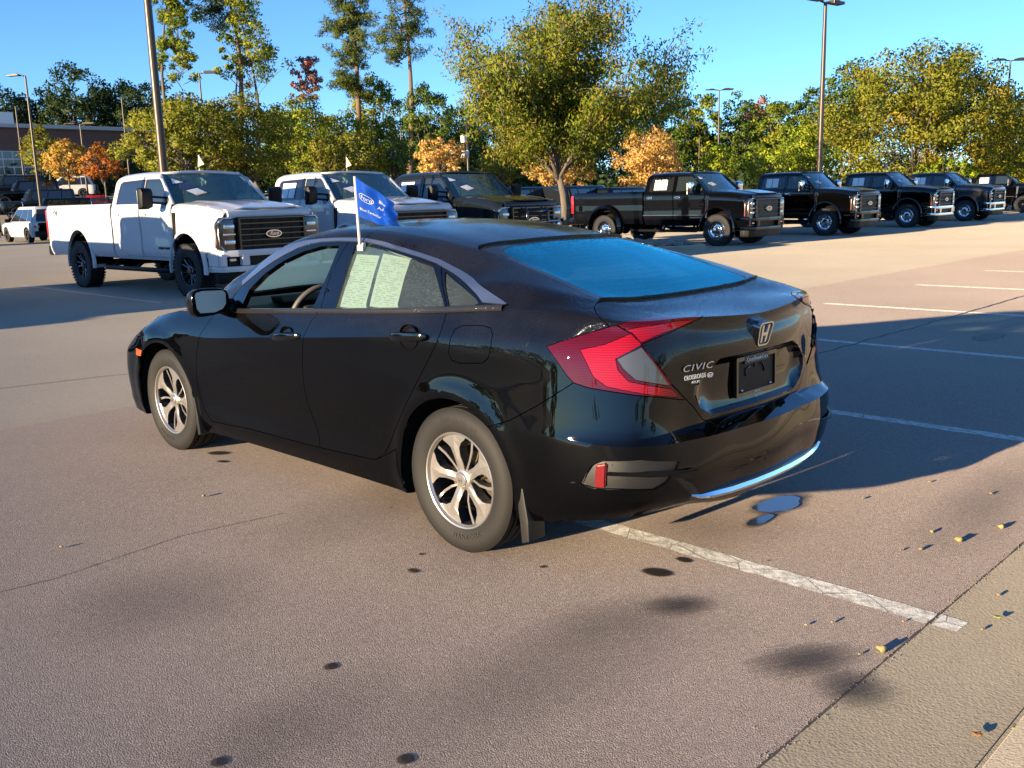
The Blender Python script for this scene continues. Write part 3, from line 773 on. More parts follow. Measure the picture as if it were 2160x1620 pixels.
    for k in range(13):
        x=.07-.047*k;pv=None
        for y in np.linspace(-.45,.45,25):
            h=bt.ray_cast(Vector((x-.02*(1-(y/.45)**2),abs(y),2)),Vector((0,0,-1)))[0]
            a_,b_=dz.verts.new((h.x-.0004,y,h.z+.0012)),dz.verts.new((h.x+.0004,y,h.z+.0012))
            if pv:dz.faces.new((pv[0],a_,b_,pv[1]))
            pv=(a_,b_)
    bmobj('defroster_line',recalc(dz),M['defrost'],rw)['kind']='stuff'
    add('window_frame',DF,M['black_gloss'],parent=fd,flange=.03);add('window_frame',DR,M['black_gloss'],parent=rd,flange=.02);add('quarter_window_frame',DQ,M['black_gloss'])
    b=C.extract(WF,gap=0,flange=0,push=-.012);b2=mirrored(b);b.free();bmobj('front_window',b2,M['glass_far'],fd[1])
    g=add('rear_window_glass',WR,M['glass_side'],parent=rd,gap=0,flange=0,push=-.008)
    add('quarter_window',WQ,M['glass_side'],gap=0,flange=0,push=-.006)
    add('window_chrome',CH,M['satin_chrome'],push=.004,flange=.006,gap=.0005)
    lo=add('tail_lamp',LO,M['red_lens'],push=.003,flange=.008);li=add('lid_lamp',LI,M['red_lens'],push=.002,flange=.006)
    add('light_band',BA,M['red_bright'],parent=lo,push=.003,gap=0,flange=.01);add('light_band',BB,M['red_bright'],parent=li,push=.003,gap=0,flange=.002)
    add('reverse_lens',RV,M['clear_lens'],parent=lo,push=.002,gap=0,flange=.01)
    vt=add('bumper_vent',VENT,M['grey_plastic'],push=-.013,gap=-.004,flange=0)
    add('side_marker',MK,M['amber'],push=.003,flange=.008)
    # reflector, fin and honeycomb grille inside each vent
    for i,s in ((0,1),(1,-1)):
        d=Vector((-.55,.83,0)).normalized()
        def q(p,o):v=Vector(p)+d*o;return (v.x,v.y*s,v.z)
        bx=bmesh.new();fr=[bx.verts.new(q(p,.002)) for p in K['refl']];bk=[bx.verts.new(q(p,-.03)) for p in K['refl']]
        bx.faces.new(fr);bx.faces.new(bk[::-1])
        for k in range(4):bx.faces.new((fr[k],fr[(k+1)%4],bk[(k+1)%4],bk[k]))
        recalc(bx);bmesh.ops.bevel(bx,geom=bx.edges[:],offset=.006,segments=2,affect='EDGES');bmobj('reflector',bx,M['red_refl'],vt[i],ang=R_(30))
        bx=bmesh.new()
        path=[(-.785,.815,.489),(-.84,.785,.490),(-.90,.735,.488),(-.955,.655,.484),(-1.0,.55,.484)]
        for k in range(len(path)-1):
            a,b_=path[k],path[k+1];h=.012 if k<3 else .010
            va=[bx.verts.new((x,y*s,z)) for x,y,z in ((a[0]-.0,a[1]+.012,a[2]),(a[0],a[1]-.02,a[2]+.012),(a[0],a[1]-.02,a[2]-.012))]
            hb=.011 if k<3 else .002
            vb=[bx.verts.new((x,y*s,z)) for x,y,z in ((b_[0]-.0,b_[1]+.012,b_[2]),(b_[0],b_[1]-.02,b_[2]+hb),(b_[0],b_[1]-.02,b_[2]-hb))]
            for m in range(3):bx.faces.new((va[m],va[(m+1)%3],vb[(m+1)%3],vb[m]))
        bmesh.ops.remove_doubles(bx,verts=bx.verts[:],dist=.002);recalc(bx);bmobj('vent_fin',bx,M['black_plastic'],vt[i],smooth=False)
        bx=bmesh.new()
        for r,zz in enumerate((.523,.508,.468,.452)):
            for k in range(7):
                t=(k+.5*(r%2))/7.0
                x=-.80-t*.13;y=.79-t*.145-(.03*t*t)
                o=Vector((x,y,zz))+d*.004
                for m in range(6):
                    a0,a1=math.pi/3*m,math.pi/3*(m+1)
                    tv=Vector((.83,.55,0))
                    p0=o+tv*(.0105*math.cos(a0))*-1+Vector((0,0,.0075*math.sin(a0)));p1=o+tv*(.0105*math.cos(a1))*-1+Vector((0,0,.0075*math.sin(a1)))
                    p2=o+(p1-o)*.78;p3=o+(p0-o)*.78
                    bx.faces.new([bx.verts.new((p.x,p.y*s,p.z)) for p in (p0,p1,p2,p3)])
        bmobj('vent_mesh',bx,M['black_plastic'],vt[i],smooth=False)['kind']='stuff'
    # lower rear: chrome strip and dark diffuser
    path=[(-.962,.525,.372),(-.975,.47,.356),(-.99,.40,.350),(-1.006,.30,.347),(-1.019,.15,.346),(-1.023,0,.346)]
    path=path+[(x,-y,z) for x,y,z in path[-2::-1]]
    bx=bmesh.new();prev=None
    for k,p in enumerate(path):
        w=.016 if 1<k<len(path)-2 else .010 if k in(1,len(path)-2) else .004
        ring=[bx.verts.new((p[0]-.010,p[1],p[2])),bx.verts.new((p[0]-.004,p[1],p[2]+w)),bx.verts.new((p[0]+.02,p[1]*.99,p[2]+w)),bx.verts.new((p[0]+.02,p[1]*.99,p[2]-w)),bx.verts.new((p[0]-.002,p[1],p[2]-w*.8))]
        if prev:
            for m in range(5):bx.faces.new((prev[m],prev[(m+1)%5],ring[(m+1)%5],ring[m]))
        prev=ring
    recalc(bx);bmobj('chrome_strip',bx,M['chrome'],car,ang=R_(25))
    bx=bmesh.new();bbox(bx,(-.60,0,.36),(.42,.8,.04));bbox(bx,(1.35,0,.20),(1.8,1.45,.03));bmobj('underbody',bx,M['dark'],car,smooth=False)
    # wheel wells
    for cx in (0,2.70):
        for s in (1,-1):
            bx=bmesh.new();lathe(bx,[(.372,.872*s),(.372,.55*s),(.05,.55*s)],24,(cx-.002,0,.325),1,0,-.35,math.pi+.35);recalc(bx);bmobj('wheel_well',bx,M['dark'],car)
    # wheels
    w=civic_wheel();place_wheel(w,0,.77,.322,car,1,R_(8))
    for (x,y,s,sp) in ((2.70,.765,1,-21),(0,-.77,-1,30),(2.70,-.765,-1,0)):
        place_wheel(copy_tree(w),x,y,.322,car,s,R_(sp))
    # mud flaps
    for s in (1,-1):
        for x0,zt in ((-.355,.545),(2.325,.40)):
            bx=bmesh.new()
            pr=[(0,0),(-.022,-.005),(-.060,-.13),(-.095,-.30),(-.098,-.385),(-.055,-.40),(-.045,-.30),(-.018,-.13)] if x0<0 else [(0,0),(-.02,-.005),(-.045,-.12),(-.06,-.225),(-.03,-.235),(-.015,-.12)]
            prism(bx,[(x0+a*.95,zt+b) for a,b in pr],1,.80*s,.898*s,.006);recalc(bx)
            bmobj('mud_flap',bx,M['grey_plastic'],car,ang=R_(30))
    # door handles
    for i,s in ((0,1),(1,-1)):
        for d_,x,z,L in ((fd,1.245,.850,.26),(rd,.262,.932,.25)):
            bx=bmesh.new()
            lathe(bx,[(.0005,-.03),(.05,-.028),(.062,-.004),(.060,.001)],24,(0,0,0))
            for v in bx.verts:v.co=Vector((v.co.x*1.05+x,(v.co.y+.894)*s,v.co.z*.95+z))
            recalc(bx);bmobj('handle_cup',bx,M['black_plastic'],d_[i])
            bx=bmesh.new();n=14;pv=None
            for k in range(n+1):
                t=k/n;xx=x-L/2+L*t;b_=math.sin(math.pi*min(1,max(0,t)))**.35
                hgt=.006+.017*b_;off=.006+.026*b_
                ring=[bx.verts.new((xx,(.892+off*o_)*s,z+.004+hgt*h_+(.024*(t-.5)*-1 if d_ is fd else .018*(t-.5)*-1))) for o_,h_ in ((.3,1),(.9,.8),(1.05,0),(.9,-.8),(.3,-1),(.25,0))]
                if pv:
                    for m in range(6):bx.faces.new((pv[m],pv[(m+1)%6],ring[(m+1)%6],ring[m]))
                else:bx.faces.new(ring[::-1])
                pv=ring
            bx.faces.new(pv);recalc(bx);bmobj('handle',bx,M['black_gloss'],d_[i],ang=R_(40))
    # belt moulding under the glass
    for i,s in ((0,1),(1,-1)):
        bx=bmesh.new();prev=None
        for x in np.linspace(1.93,-.245,40):
            p=knots_at(CJ[10],[x])[0];ring=[bx.verts.new((x,(p[1]+a)*s,p[2]+b)) for a,b in ((.007,-.008),(.009,.004),(.002,.016),(-.012,.018),(-.012,-.008))]
            if prev:
                for m in range(5):bx.faces.new((prev[m],prev[(m+1)%5],ring[(m+1)%5],ring[m]))
            prev=ring
        recalc(bx);bmobj('belt_moulding',bx,M['civic_trim'],car,ang=R_(40))
    # door mirrors
    for i,s in ((0,1),(1,-1)):
        bx=bmesh.new();pv=None;rings=[]
        cx,cy,cz=1.83,.985,1.008
        for k,(dx,sc) in enumerate(((0,.97),(.006,1.0),(.05,.99),(.09,.88),(.118,.62),(.13,.25))):
            ring=[]
            for a in range(28):
                t=2*math.pi*a/28;ca,sa=math.cos(t),math.sin(t);e=.55
                yy=abs(ca)**e*math.copysign(1,ca)*.118*sc;zz=abs(sa)**e*math.copysign(1,sa)*.075*sc
                zz*=1-.18*(-yy/.118 if yy<0 else 0)*0+ .10*(yy/.118);
                ring.append(bx.verts.new((cx+dx-.25*yy*.35,(cy+yy)*s,cz+zz-dx*.12)))
            rings.append(ring)
        for a,b_ in zip(rings[:-1],rings[1:]):
            for m in range(28):bx.faces.new((a[m],a[(m+1)%28],b_[(m+1)%28],b_[m]))
        bx.faces.new(rings[-1]);recalc(bx)
        mo=bmobj('door_mirror',bx,pm,fd[i],ang=R_(50))
        bx=bmesh.new();ring=[bx.verts.new((cx+.012-.25*(v.co.y*s-cy)*.35-.0,cy*s+(v.co.y-cy*s)*.99,cz+(v.co.z-cz)*.99)) for v in [x_ for x_ in mo.data.vertices][:28]]
        bx.faces.new(ring);bx.normal_update()
        bmobj('mirror_bezel',bx,M['black_plastic'],fd[i],smooth=False)
        bx=bmesh.new()
        pts=[(-.095,.038),(-.08,.055),(.05,.062),(.088,.055),(.095,.04),(.09,-.03),(.07,-.056),(-.02,-.06),(-.07,-.045),(-.092,-.02)]
        f=bx.faces.new([bx.verts.new((cx-.002-.25*y*.35,(cy+y)*s,cz+z)) for y,z in pts]);bx.normal_update()
        if f.normal.x>0:f.normal_flip()
        bmobj('mirror_glass',bx,M['mirror'],fd[i],smooth=False)
        bx=bmesh.new();tube(bx,[(1.90,.90*s,.975),(1.90,.83*s,.955)],[.045,.055],10);bbox(bx,(1.92,.845*s,.955),(.16,.04,.05),None,.012)
        tube(bx,[(1.895,.87*s,.955),(1.895,.865*s,.935)],[.03,.03],10)
        bmobj('mirror_arm',recalc(bx),M['black_plastic'],fd[i])
    # cabin
    bx=bmesh.new()
    prism(bx,[(2.45,.55),(2.45,.945),(2.15,.975),(1.93,.95),(1.87,.90),(1.89,.80),(1.96,.55)],1,-.76,.76,.02)
    bmobj('dashboard',recalc(bx),M['cabin'],car,smooth=False)
    bx=bmesh.new();prism(bx,[(1.98,.95),(2.0,.99),(1.88,1.0),(1.85,.955)],1,.22,.52,.015);bmobj('instrument_hood',recalc(bx),M['cabin'],car,smooth=False)
    st=bmesh.new();rot=Matrix.Rotation(R_(-24),3,'Y')
    for k in range(40):
        pass
    ring=[]
    c0=Vector((1.73,.37,.885))
    for k in range(36):
        a=2*math.pi*k/36;cc=rot@Vector((0,math.cos(a)*.178,math.sin(a)*.178))
        n_=rot@Vector((1,0,0));r_=cc.normalized()
        ring.append([st.verts.new(c0+cc+.016*(math.cos(b_)*r_+math.sin(b_)*n_)) for b_ in [2*math.pi*m/8 for m in range(8)]])
    for k in range(36):
        for m in range(8):st.faces.new((ring[k][m],ring[k][(m+1)%8],ring[(k+1)%36][(m+1)%8],ring[(k+1)%36][m]))
    sw=bmobj('steering_wheel',recalc(st),M['steer'],car)
    bx=bmesh.new();bbox(bx,c0+Vector((.03,0,-.01)),(.05,.17,.13),rot,.02,2);bbox(bx,c0+Vector((.03,.1,0)),(.03,.14,.035),rot,.01);bbox(bx,c0+Vector((.03,-.1,0)),(.03,.14,.035),rot,.01);tube(bx,[c0+Vector((.05,0,-.02)),c0+Vector((.28,0,-.11))],.03)
    bmobj('wheel_hub',bx,M['cabin'],sw,smooth=False)
    for y in (.37,-.37):
        bx=bmesh.new();prism(bx,[(1.15,.38),(1.20,.50),(.75,.47),(.70,.38)],1,y-.25,y+.25,.04)
        prism(bx,[(.80,.45),(.68,.45),(.46,1.02),(.53,1.06),(.60,1.03)],1,y-.24,y+.24,.04)
        prism(bx,[(.50,1.08),(.45,1.20),(.52,1.25),(.57,1.22),(.58,1.08)],1,y-.13,y+.13,.03)
        bmobj('front_seat',recalc(bx),M['seat'],car,ang=R_(50))
    bx=bmesh.new();prism(bx,[(.25,.38),(.25,.48),(-.20,.46),(-.42,1.0),(-.52,1.03),(-.50,.38)],1,-.66,.66,.04);bmobj('rear_seat',recalc(bx),M['seat'],car,ang=R_(50))
    bx=bmesh.new();bbox(bx,(-.53,0,1.0),(.25,1.1,.02));bmobj('parcel_shelf',bx,M['cabin'],car,smooth=False)
    # badge, lettering, plate
    bx=bmesh.new()
    def rrect(w0,w1,h,r,n=5):
        o=[]
        for (sx,sy) in ((1,1),(-1,1),(-1,-1),(1,-1)):
            w=w1 if sy>0 else w0
            for k in range(n+1):
                a=math.pi/2*k/n+{(1,1):0,(-1,1):math.pi/2,(-1,-1):math.pi,(1,-1):1.5*math.pi}[(sx,sy)]
                o.append((sx*(w-r)+r*math.cos(a),sy*(h-r)+r*math.sin(a)))
        return o
    outer=rrect(.046,.055,.051,.022);inner=rrect(.040,.048,.045,.018)
    tilt=Matrix.Rotation(R_(-12),3,'Y')
    org=Vector((-.955,0,.945))
    def bp(a,t):return org+tilt@Vector((-t,-a[0],a[1]))
    o1=[bx.verts.new(bp(a,.016)) for a in outer];i1=[bx.verts.new(bp(a,.016)) for a in inner];o0=[bx.verts.new(bp(a,-.03)) for a in outer];i0=[bx.verts.new(bp(a,.004)) for a in inner]
    n=len(outer)
    for k in range(n):
        m=(k+1)%n;bx.faces.new((o1[k],o1[m],i1[m],i1[k]));bx.faces.new((o0[k],o0[m],o1[m],o1[k]));bx.faces.new((i1[k],i1[m],i0[m],i0[k]))
    f=bx.faces.new(i0);f.material_index=1;recalc(bx)
    # the H
    for sx in (1,-1):
        prs=[(.030*sx,.038),(.017*sx,.038),(.012*sx,.002),(.012*sx,-.006),(.010*sx,-.038),(.022*sx,-.038)]
        va=[bx.verts.new(bp(p,.014)) for p in prs];vb=[bx.verts.new(bp(p,.004)) for p in prs]
        bx.faces.new(va)
        for k in range(6):bx.faces.new((va[k],va[(k+1)%6],vb[(k+1)%6],vb[k]))
    va=[bx.verts.new(bp(p,.0142)) for p in ((-.013,.006),(.013,.006),(.013,-.008),(-.013,-.008))];bx.faces.new(va)
    bx.normal_update();bmobj('emblem',bx,[M['chrome'],M['black_gloss']],car,smooth=False)
    def face_text(s,y,z,h,mat,name,x,right,extr=.003,shear=0,w=None,spacing=1.0):
        b=text_bm(s,h*1.4,extr,'CENTER',shear,spacing)
        xs=[v.co.x for v in b.verts];ww=max(xs)-min(xs)
        if w:
            for v in b.verts:v.co.x*=w/ww
        place(b,(x,y,z),right,(0,0,1));return bmobj(name,b,mat,car,smooth=False)
    rt=(-.115,-.99,0)   # reading direction across the left half of the lid
    face_text('CIVIC',.425,.847,.026,M['chrome'],'model_lettering',-.9195,(-.19,-.98,0),.004,.25,.165,1.15)
    face_text('CROSSROADS',.432,.812,.019,M['white_print'],'dealer_lettering',-.9175,(-.17,-.985,0),.0004,0,.118)
    face_text('APEX, NC',.428,.796,.009,M['white_print'],'dealer_town',-.9185,(-.17,-.985,0),.0004,0,.045)
    b=bmesh.new();oval_ring(b,.018,.010,.0035,24);place(b,(-.9335,.352,.818),(-.17,-.985,0),(0,0,1));bmobj('dealer_oval',b,M['white_print'],car,smooth=False)
    face_text('Ford',.352,.8145,.006,M['white_print'],'dealer_oval_text',-.9337,(-.17,-.985,0),.0004,.3,.02)
    pc=Vector((-.926,-.002,.772));pu=Vector((.02,0,1)).normalized()
    bx=bmesh.new();fo=[(.160,.083),(-.160,.083),(-.160,-.083),(.160,-.083)];fi=[(.147,.066),(-.147,.066),(-.147,-.066),(.147,-.066)]
    pl=lambda a,t:pc+Vector((-t,0,0))+Vector((0,-a[0],0))+pu*a[1]
    o1=[bx.verts.new(pl(a,.010)) for a in fo];i1=[bx.verts.new(pl(a,.010)) for a in fi];o0=[bx.verts.new(pl(a,-.006)) for a in fo];i0=[bx.verts.new(pl(a,.003)) for a in fi]
    for k in range(4):
        m=(k+1)%4;bx.faces.new((o1[k],o1[m],i1[m],i1[k]));bx.faces.new((o0[k],o0[m],o1[m],o1[k]));bx.faces.new((i1[k],i1[m],i0[m],i0[k]))
    recalc(bx);pf=bmobj('plate_frame',bx,M['black_gloss'],car,smooth=False)
    bx=bmesh.new();bx.faces.new([bx.verts.new(pl(a,.0035)) for a in fi]);bx.normal_update();bmobj('plate_insert',bx,M['black_plastic'],pf,smooth=False)
    def ptext(s,a,h,mat,name,w=None,t=.011):
        b=text_bm(s,h*1.4,.0005);xs=[v.co.x for v in b.verts];ww=max(xs)-min(xs)
        if w:
            for v in b.verts:v.co.x*=w/ww
        place(b,pl(a,t),(0,-1,0),pu);bmobj(name,b,mat,pf,smooth=False)
    b=bmesh.new();bbox(b,pl((-.003,.066),.008),(.006,.19,.030));bmobj('plate_header',b,M['grey_plastic'],pf,smooth=False)
    ptext('CrossRoadsCars',(-.003,.060),.016,M['white_print'],'plate_text',.165,.0125)
    ptext('APEX, NC',(.0,-.0795),.008,M['white_print'],'plate_text',.05)
    bx=bmesh.new()
    for a in ((-.115,-.058),(.115,-.058)):
        bmesh.ops.create_uvsphere(bx,u_segments=10,v_segments=6,radius=.007,matrix=Matrix.Translation(pl(a,.004)))
    bmobj('plate_screw',bx,M['satin_chrome'],pf)
    bx=bmesh.new()
    tube(bx,[pl((-.085,.0),.005),pl((-.085,.03),.006),pl((-.055,.035),.006),pl((-.05,.03),.005)],.003,5)
    tube(bx,[pl((-.02,.03),.005),pl((-.01,.04),.006),pl((.01,.035),.006)],.003,5)
    tube(bx,[pl((.03,.035),.005),pl((.05,.04),.006),pl((.06,.02),.006),pl((.065,.0),.005)],.003,5)
    bmobj('plate_emboss',bx,M['black_gloss'],pf)
    # seams across the cant rail
    bx=bmesh.new()
    bm.free()
    return car
M['civic_trim']=paint('belt moulding with dew',(.010,.009,.0085),rough=.5,dew=.5,dewcol=(.06,.05,.043))
M['rear_border']=paint('rear glass border with dew',(.006,.006,.007),rough=.2,dew=.25,dewz=(.5,.9),dewcol=(.08,.09,.10))
M['defrost']=P('defroster line',(.012,.06,.085),.2)
M['steer']=P('grey leather rim',(.09,.085,.08),.5)
# ---------------- pickup trucks -----------------
M['white_paint']=paint('white truck paint',(.52,.52,.53),rough=.35)
M['navy_paint']=paint('blue black truck paint',(.0016,.0018,.003),rough=.3,dew=.12,dewz=(1.3,2.0),dewcol=(.03,.03,.034))
M['black_paint']=paint('black truck paint',(.001,.001,.0012),rough=.3,dew=.12,dewz=(1.3,2.0),dewcol=(.03,.03,.034))
M['grey_paint']=paint('charcoal metallic paint',(.012,.013,.016),metallic=.3,rough=.35)
M['slate_paint']=paint('dark slate paint',(.007,.009,.010),rough=.4,dew=.15,dewz=(1.3,2.0),dewcol=(.04,.045,.045))
M['truck_glass']=glass('truck side glass',(.16,.24,.26),.10,(.25,.36,.40),.02,1.5)
M['truck_screen']=glass('truck windscreen with dew',(.22,.42,.42),.30,(.20,.42,.44),.03,1.2)
M['privacy_glass']=glass('dark privacy glass',(.03,.035,.04),.18,(.10,.12,.15),.02,1.6)
M['lamp_glass']=P('head lamp lens',(.55,.56,.56),.06,.75,1.0,.01)
M['lamp_black']=P('head lamp black housing',(.012,.012,.013),.2,0,1.0)
M['sticker_blue']=P('dark blue sticker',(.03,.05,.14),.5)
M['sticker_white']=P('white sticker',(.75,.74,.70),.5)
M['sticker_peach']=P('peach sticker',(.75,.45,.28),.5)
M['paper']=P('white window sheet',(.72,.74,.74),.6)
M['emblem_blue']=P('blue black emblem',(.012,.02,.045),.25,0,1.0)
def loft_bm(L,du,dv,crease={},pid=0):
    """L (stations,lines,3) -> dense grid bmesh"""
    L=np.asarray(L,float);ns,nl=L.shape[:2]
    cu=np.mean([chord(L[:,j]) for j in range(nl)],axis=0);cv=np.mean([chord(L[i]) for i in range(ns)],axis=0)
    us=np.concatenate([np.linspace(cu[i],cu[i+1],max(1,int(round((cu[i+1]-cu[i])/du))),endpoint=False) for i in range(ns-1)]+[[cu[-1]]])
    vs=np.concatenate([np.linspace(cv[i],cv[i+1],max(1,int(round((cv[i+1]-cv[i])/dv))),endpoint=False) for i in range(nl-1)]+[[cv[-1]]])
    U=np.stack([spline(cu,L[:,j],us) for j in range(nl)],1)
    G=np.stack([vspline(cv,U[i],vs,crease) for i in range(len(us))])
    return G
def to_local(bm):return bm
def truck_wheel(style,R=.45,W=.29):
    rim=.265 if style!='black' else .25
    bm=bmesh.new()
    lathe(bm,[(rim-.012,-.11),(rim-.015,.06),(rim-.008,.105),(rim+.004,.112),(rim+.005,.122),(rim-.004,.124),(rim-.012,.116)],40);recalc(bm)
    fm=M['wheel_black'] if style=='black' else M['chrome']
    w=bmobj('wheel',bm,fm,None,ang=R_(40))
    bmobj('tyre',tyre_bm(R,W,rim-.002,56,grooves=4),M['rubber_dark'],w,ang=R_(35))
    bm=bmesh.new()
    for k in range(44):
        Mx=Matrix.Rotation(2*math.pi*k/44,4,'Y')
        for s in (1,-1):bbox(bm,(0,s*W*.44,R-.006),(.030,.05,.022),M=Mx)
    bmobj('tread_block',bm,M['rubber_dark'],w,smooth=False)['kind']='stuff'
    if style=='black':
        bm=bmesh.new()
        for k in range(6):
            a=R_(60*k);ca,sa=math.sin(a),math.cos(a)
            for off in (-13,13):
                a0=R_(60*k+off*.6);a1=R_(60*k+off)
                tube(bm,[(.06*math.sin(a0),.05,.06*math.cos(a0)),(.15*math.sin(a1*.9+a*.1),.075,.15*math.cos(a1*.9+a*.1)),(.245*math.sin(a1),.09,.245*math.cos(a1))],[.022,.019,.022],6)
        lathe(bm,[(.085,.02),(.085,.07),(.06,.085),(.055,.11),(.0005,.112)],20)
        bmobj('spoke_set',recalc(bm),fm,w,ang=R_(40))
        bm=bmesh.new()
        for k in range(6):
            a=R_(60*k+30);bmesh.ops.create_uvsphere(bm,u_segments=8,v_segments=6,radius=.010,matrix=Matrix.Translation((.068*math.sin(a),.086,.068*math.cos(a))))
        bmobj('lug_nut',bm,M['chrome'],w)['kind']='stuff'
    else:
        bm=bmesh.new()
        n=48
        rings=[(.235,.085),(.20,.060),(.15,.055),(.12,.065),(.10,.10),(.075,.135),(.0005,.14)]
        lathe(bm,rings,n);recalc(bm);bmobj('wheel_disc',bm,M['chrome'],w,ang=R_(35))
        bm=bmesh.new()
        for k in range(8):
            a=R_(45*k+11);Mt=Matrix.Translation((.178*math.sin(a),.061,.178*math.cos(a)))@Matrix.Rotation(R_(90),4,'X')
            bmesh.ops.create_cone(bm,cap_ends=True,segments=14,radius1=.024,radius2=.024,depth=.012,matrix=Mt)
        bmobj('hand_hole',bm,M['dark'],w,smooth=False)['kind']='stuff'
        bm=bmesh.new()
        for k in range(8):
            a=R_(45*k);bmesh.ops.create_uvsphere(bm,u_segments=8,v_segments=6,radius=.013,matrix=Matrix.Translation((.125*math.sin(a),.072,.125*math.cos(a))))
        bmobj('lug_nut',bm,M['chrome'],w)['kind']='stuff'
    bm=bmesh.new();lathe(bm,[(rim-.02,-.04),(.0005,-.04)],24);recalc(bm);bmobj('wheel_back',bm,M['dark'],w)
    return w
M['wheel_black']=P('gloss black wheel',(.012,.012,.013),.2,0,.8)
def build_truck(label,paintm,loc,wheel='black',grille='black',mirror=None,bumper=None,dually=False,rz=math.pi,stickers='w',bullbar=False,lamp='dark',fx4=False,papers=True,group='pickups parked along the far side of the aisle',flag=None,antenna=True,name='pickup_truck',lettering=True):
    T=empty(name,loc,rz);tag(T,label,'pickup truck',group)
    mirror=mirror or M['black_plastic'];bumper=bumper or paintm
    A=R_(22);Y=(0,1,0)
    def both(nm,bm,mat,par=T,ang=A):
        b2=mirrored(bm);o=bmobj(nm,bm,mat,par if not isinstance(par,tuple) else par[0],ang=ang);o2=bmobj(nm,b2,mat,par if not isinstance(par,tuple) else par[1],ang=ang);return (o,o2)
    R=.45;zc=.45
    # --- cab side: lines from rocker to roof centre; front and rear x for each line
    ln=[(.60,.955,-.42,-2.56),(.70,.995,-.42,-2.57),(.84,1.005,-.42,-2.58),(1.10,1.0,-.42,-2.58),(1.35,1.005,-.42,-2.58),(1.50,.995,-.42,-2.58),(1.565,.972,-.42,-2.58),(1.80,.905,-.64,-2.56),(2.0,.845,-.87,-2.53),(2.065,.81,-.97,-2.50),(2.115,.72,-1.06,-2.46),(2.14,.40,-1.08,-2.44),(2.145,0,-1.09,-2.44)]
    st=np.linspace(0,1,7)
    L=np.array([[(xf+(xr-xf)*s,y,z+(-.018*(2*s-1)**2 if z>2.05 else 0)) for z,y,xf,xr in ln] for s in st])
    G=loft_bm(L,.06,.045,{2:.8,6:1.0})
    bm=grids_to_bm([(G,0,0)]);C=Cutter(bm)
    s3=lambda l:[(x,1,z) for x,z in l]
    fl=lambda c:c.y>.5
    RDR,FDR,WR,WF,AR=2,1,4,3,9
    C.run(s3([(-.44,.66),(-.44,1.50),(-.52,1.60),(-.86,1.99),(-.98,2.045),(-1.50,2.05),(-1.52,1.5),(-1.50,1.0),(-1.50,.66)]),Y,FDR,filt=fl)
    C.run(s3([(-1.505,.66),(-1.505,1.0),(-1.525,1.5),(-1.505,2.05),(-2.38,2.03),(-2.46,1.9),(-2.50,1.5),(-2.50,1.2),(-2.25,.80),(-2.16,.66)]),Y,RDR,filt=fl,only=(0,))
    C.run(s3([(-.56,1.585),(-.60,1.67),(-.86,1.945),(-.96,2.0),(-1.43,2.005),(-1.44,1.585),(-.78,1.585),(-.72,1.50),(-.62,1.50)]),Y,WF,filt=fl,only=(FDR,))
    C.run(s3([(-1.56,1.585),(-1.55,2.005),(-2.30,1.985),(-2.36,1.95),(-2.41,1.80),(-2.43,1.585)]),Y,WR,filt=fl,only=(RDR,))
    C.run(s3([(-3.6,.3)]+[(-4.06+.50*math.cos(a)*1.02,.50+.62*math.sin(a)) for a in np.linspace(math.pi,0,20)]+[(-3.4,.3)]),Y,AR,filt=fl)
    ex=lambda pid,**k:C.extract(pid,**{**dict(gap=.004,flange=.02),**k})
    cab=bmobj('cab',ex(0,mirror_join=True),paintm,T,ang=A)
    fd=both('front_door',ex(FDR),paintm);rd=both('rear_door',ex(RDR),paintm)
    both('door_glass',ex(WF,gap=0,flange=0,push=-.012),M['truck_glass'],fd);both('door_glass',ex(WR,gap=0,flange=0,push=-.012),M['privacy_glass'],rd)
    bm.free()
    # black surround of the side windows
    for i,s in ((0,1),(1,-1)):
        bx=bmesh.new();bbox(bx,(-1.50,.905*s,1.80),(.10,.03,.42),Matrix.Rotation(R_(15*s),3,'X'));bmobj('pillar_cover',bx,M['black_gloss'],cab,smooth=False)
    # windscreen and back glass
    def screen(nm,base,top,mat,n=9):
        bx=bmesh.new();rows=[]
        for k in range(6):
            t=k/5;row=[]
            for j in range(n):
                u=-1+2*j/(n-1);y=u*(base[1]*(1-t)+top[1]*t)
                x=base[0]*(1-t)+top[0]*t+(1-u*u)*(base[3]*(1-t)+top[3]*t);z=base[2]*(1-t)+top[2]*t
                row.append(bx.verts.new((x,y,z)))
            rows.append(row)
        for a,b in zip(rows[:-1],rows[1:]):
            for j in range(n-1):bx.faces.new((a[j],a[j+1],b[j+1],b[j]))
        return bmobj(nm,recalc(bx),mat,T)
    ws=screen('windscreen',(-.43,.93,1.56,.16),(-1.0,.795,2.075,.07),M['truck_screen'])
    screen('rear_window',(-2.585,.93,1.6,-.03),(-2.50,.79,2.06,-.02),M['privacy_glass'])
    bx=bmesh.new();bbox(bx,(-2.575,0,1.15),(.03,1.9,.95));bmobj('cab_back',bx,paintm,T,smooth=False)
    bx=bmesh.new()
    for s in (1,-1):tube(bx,[(-.42,.945*s,1.565),(-.70,.875*s,1.82),(-1.02,.79*s,2.07)],[.035,.032,.03],8)
    tube(bx,[(-1.03,-.78,2.085),(-1.0,-.4,2.11),(-.98,0,2.118),(-1.0,.4,2.11),(-1.03,.78,2.085)],.028,8)
    bmobj('screen_pillar',recalc(bx),paintm,cab)
    # --- front clip
    ln=[(.62,.93),(.80,.985),(1.0,1.0),(1.20,1.0),(1.36,.985),(1.44,.945),(1.475,.88)]
    xs=[-.42,-.1,.3,.65,.92,1.0]
    drop=[(0,0),(.012,0),(.035,0),(.075,.0),(.12,.03),(.135,.10)]
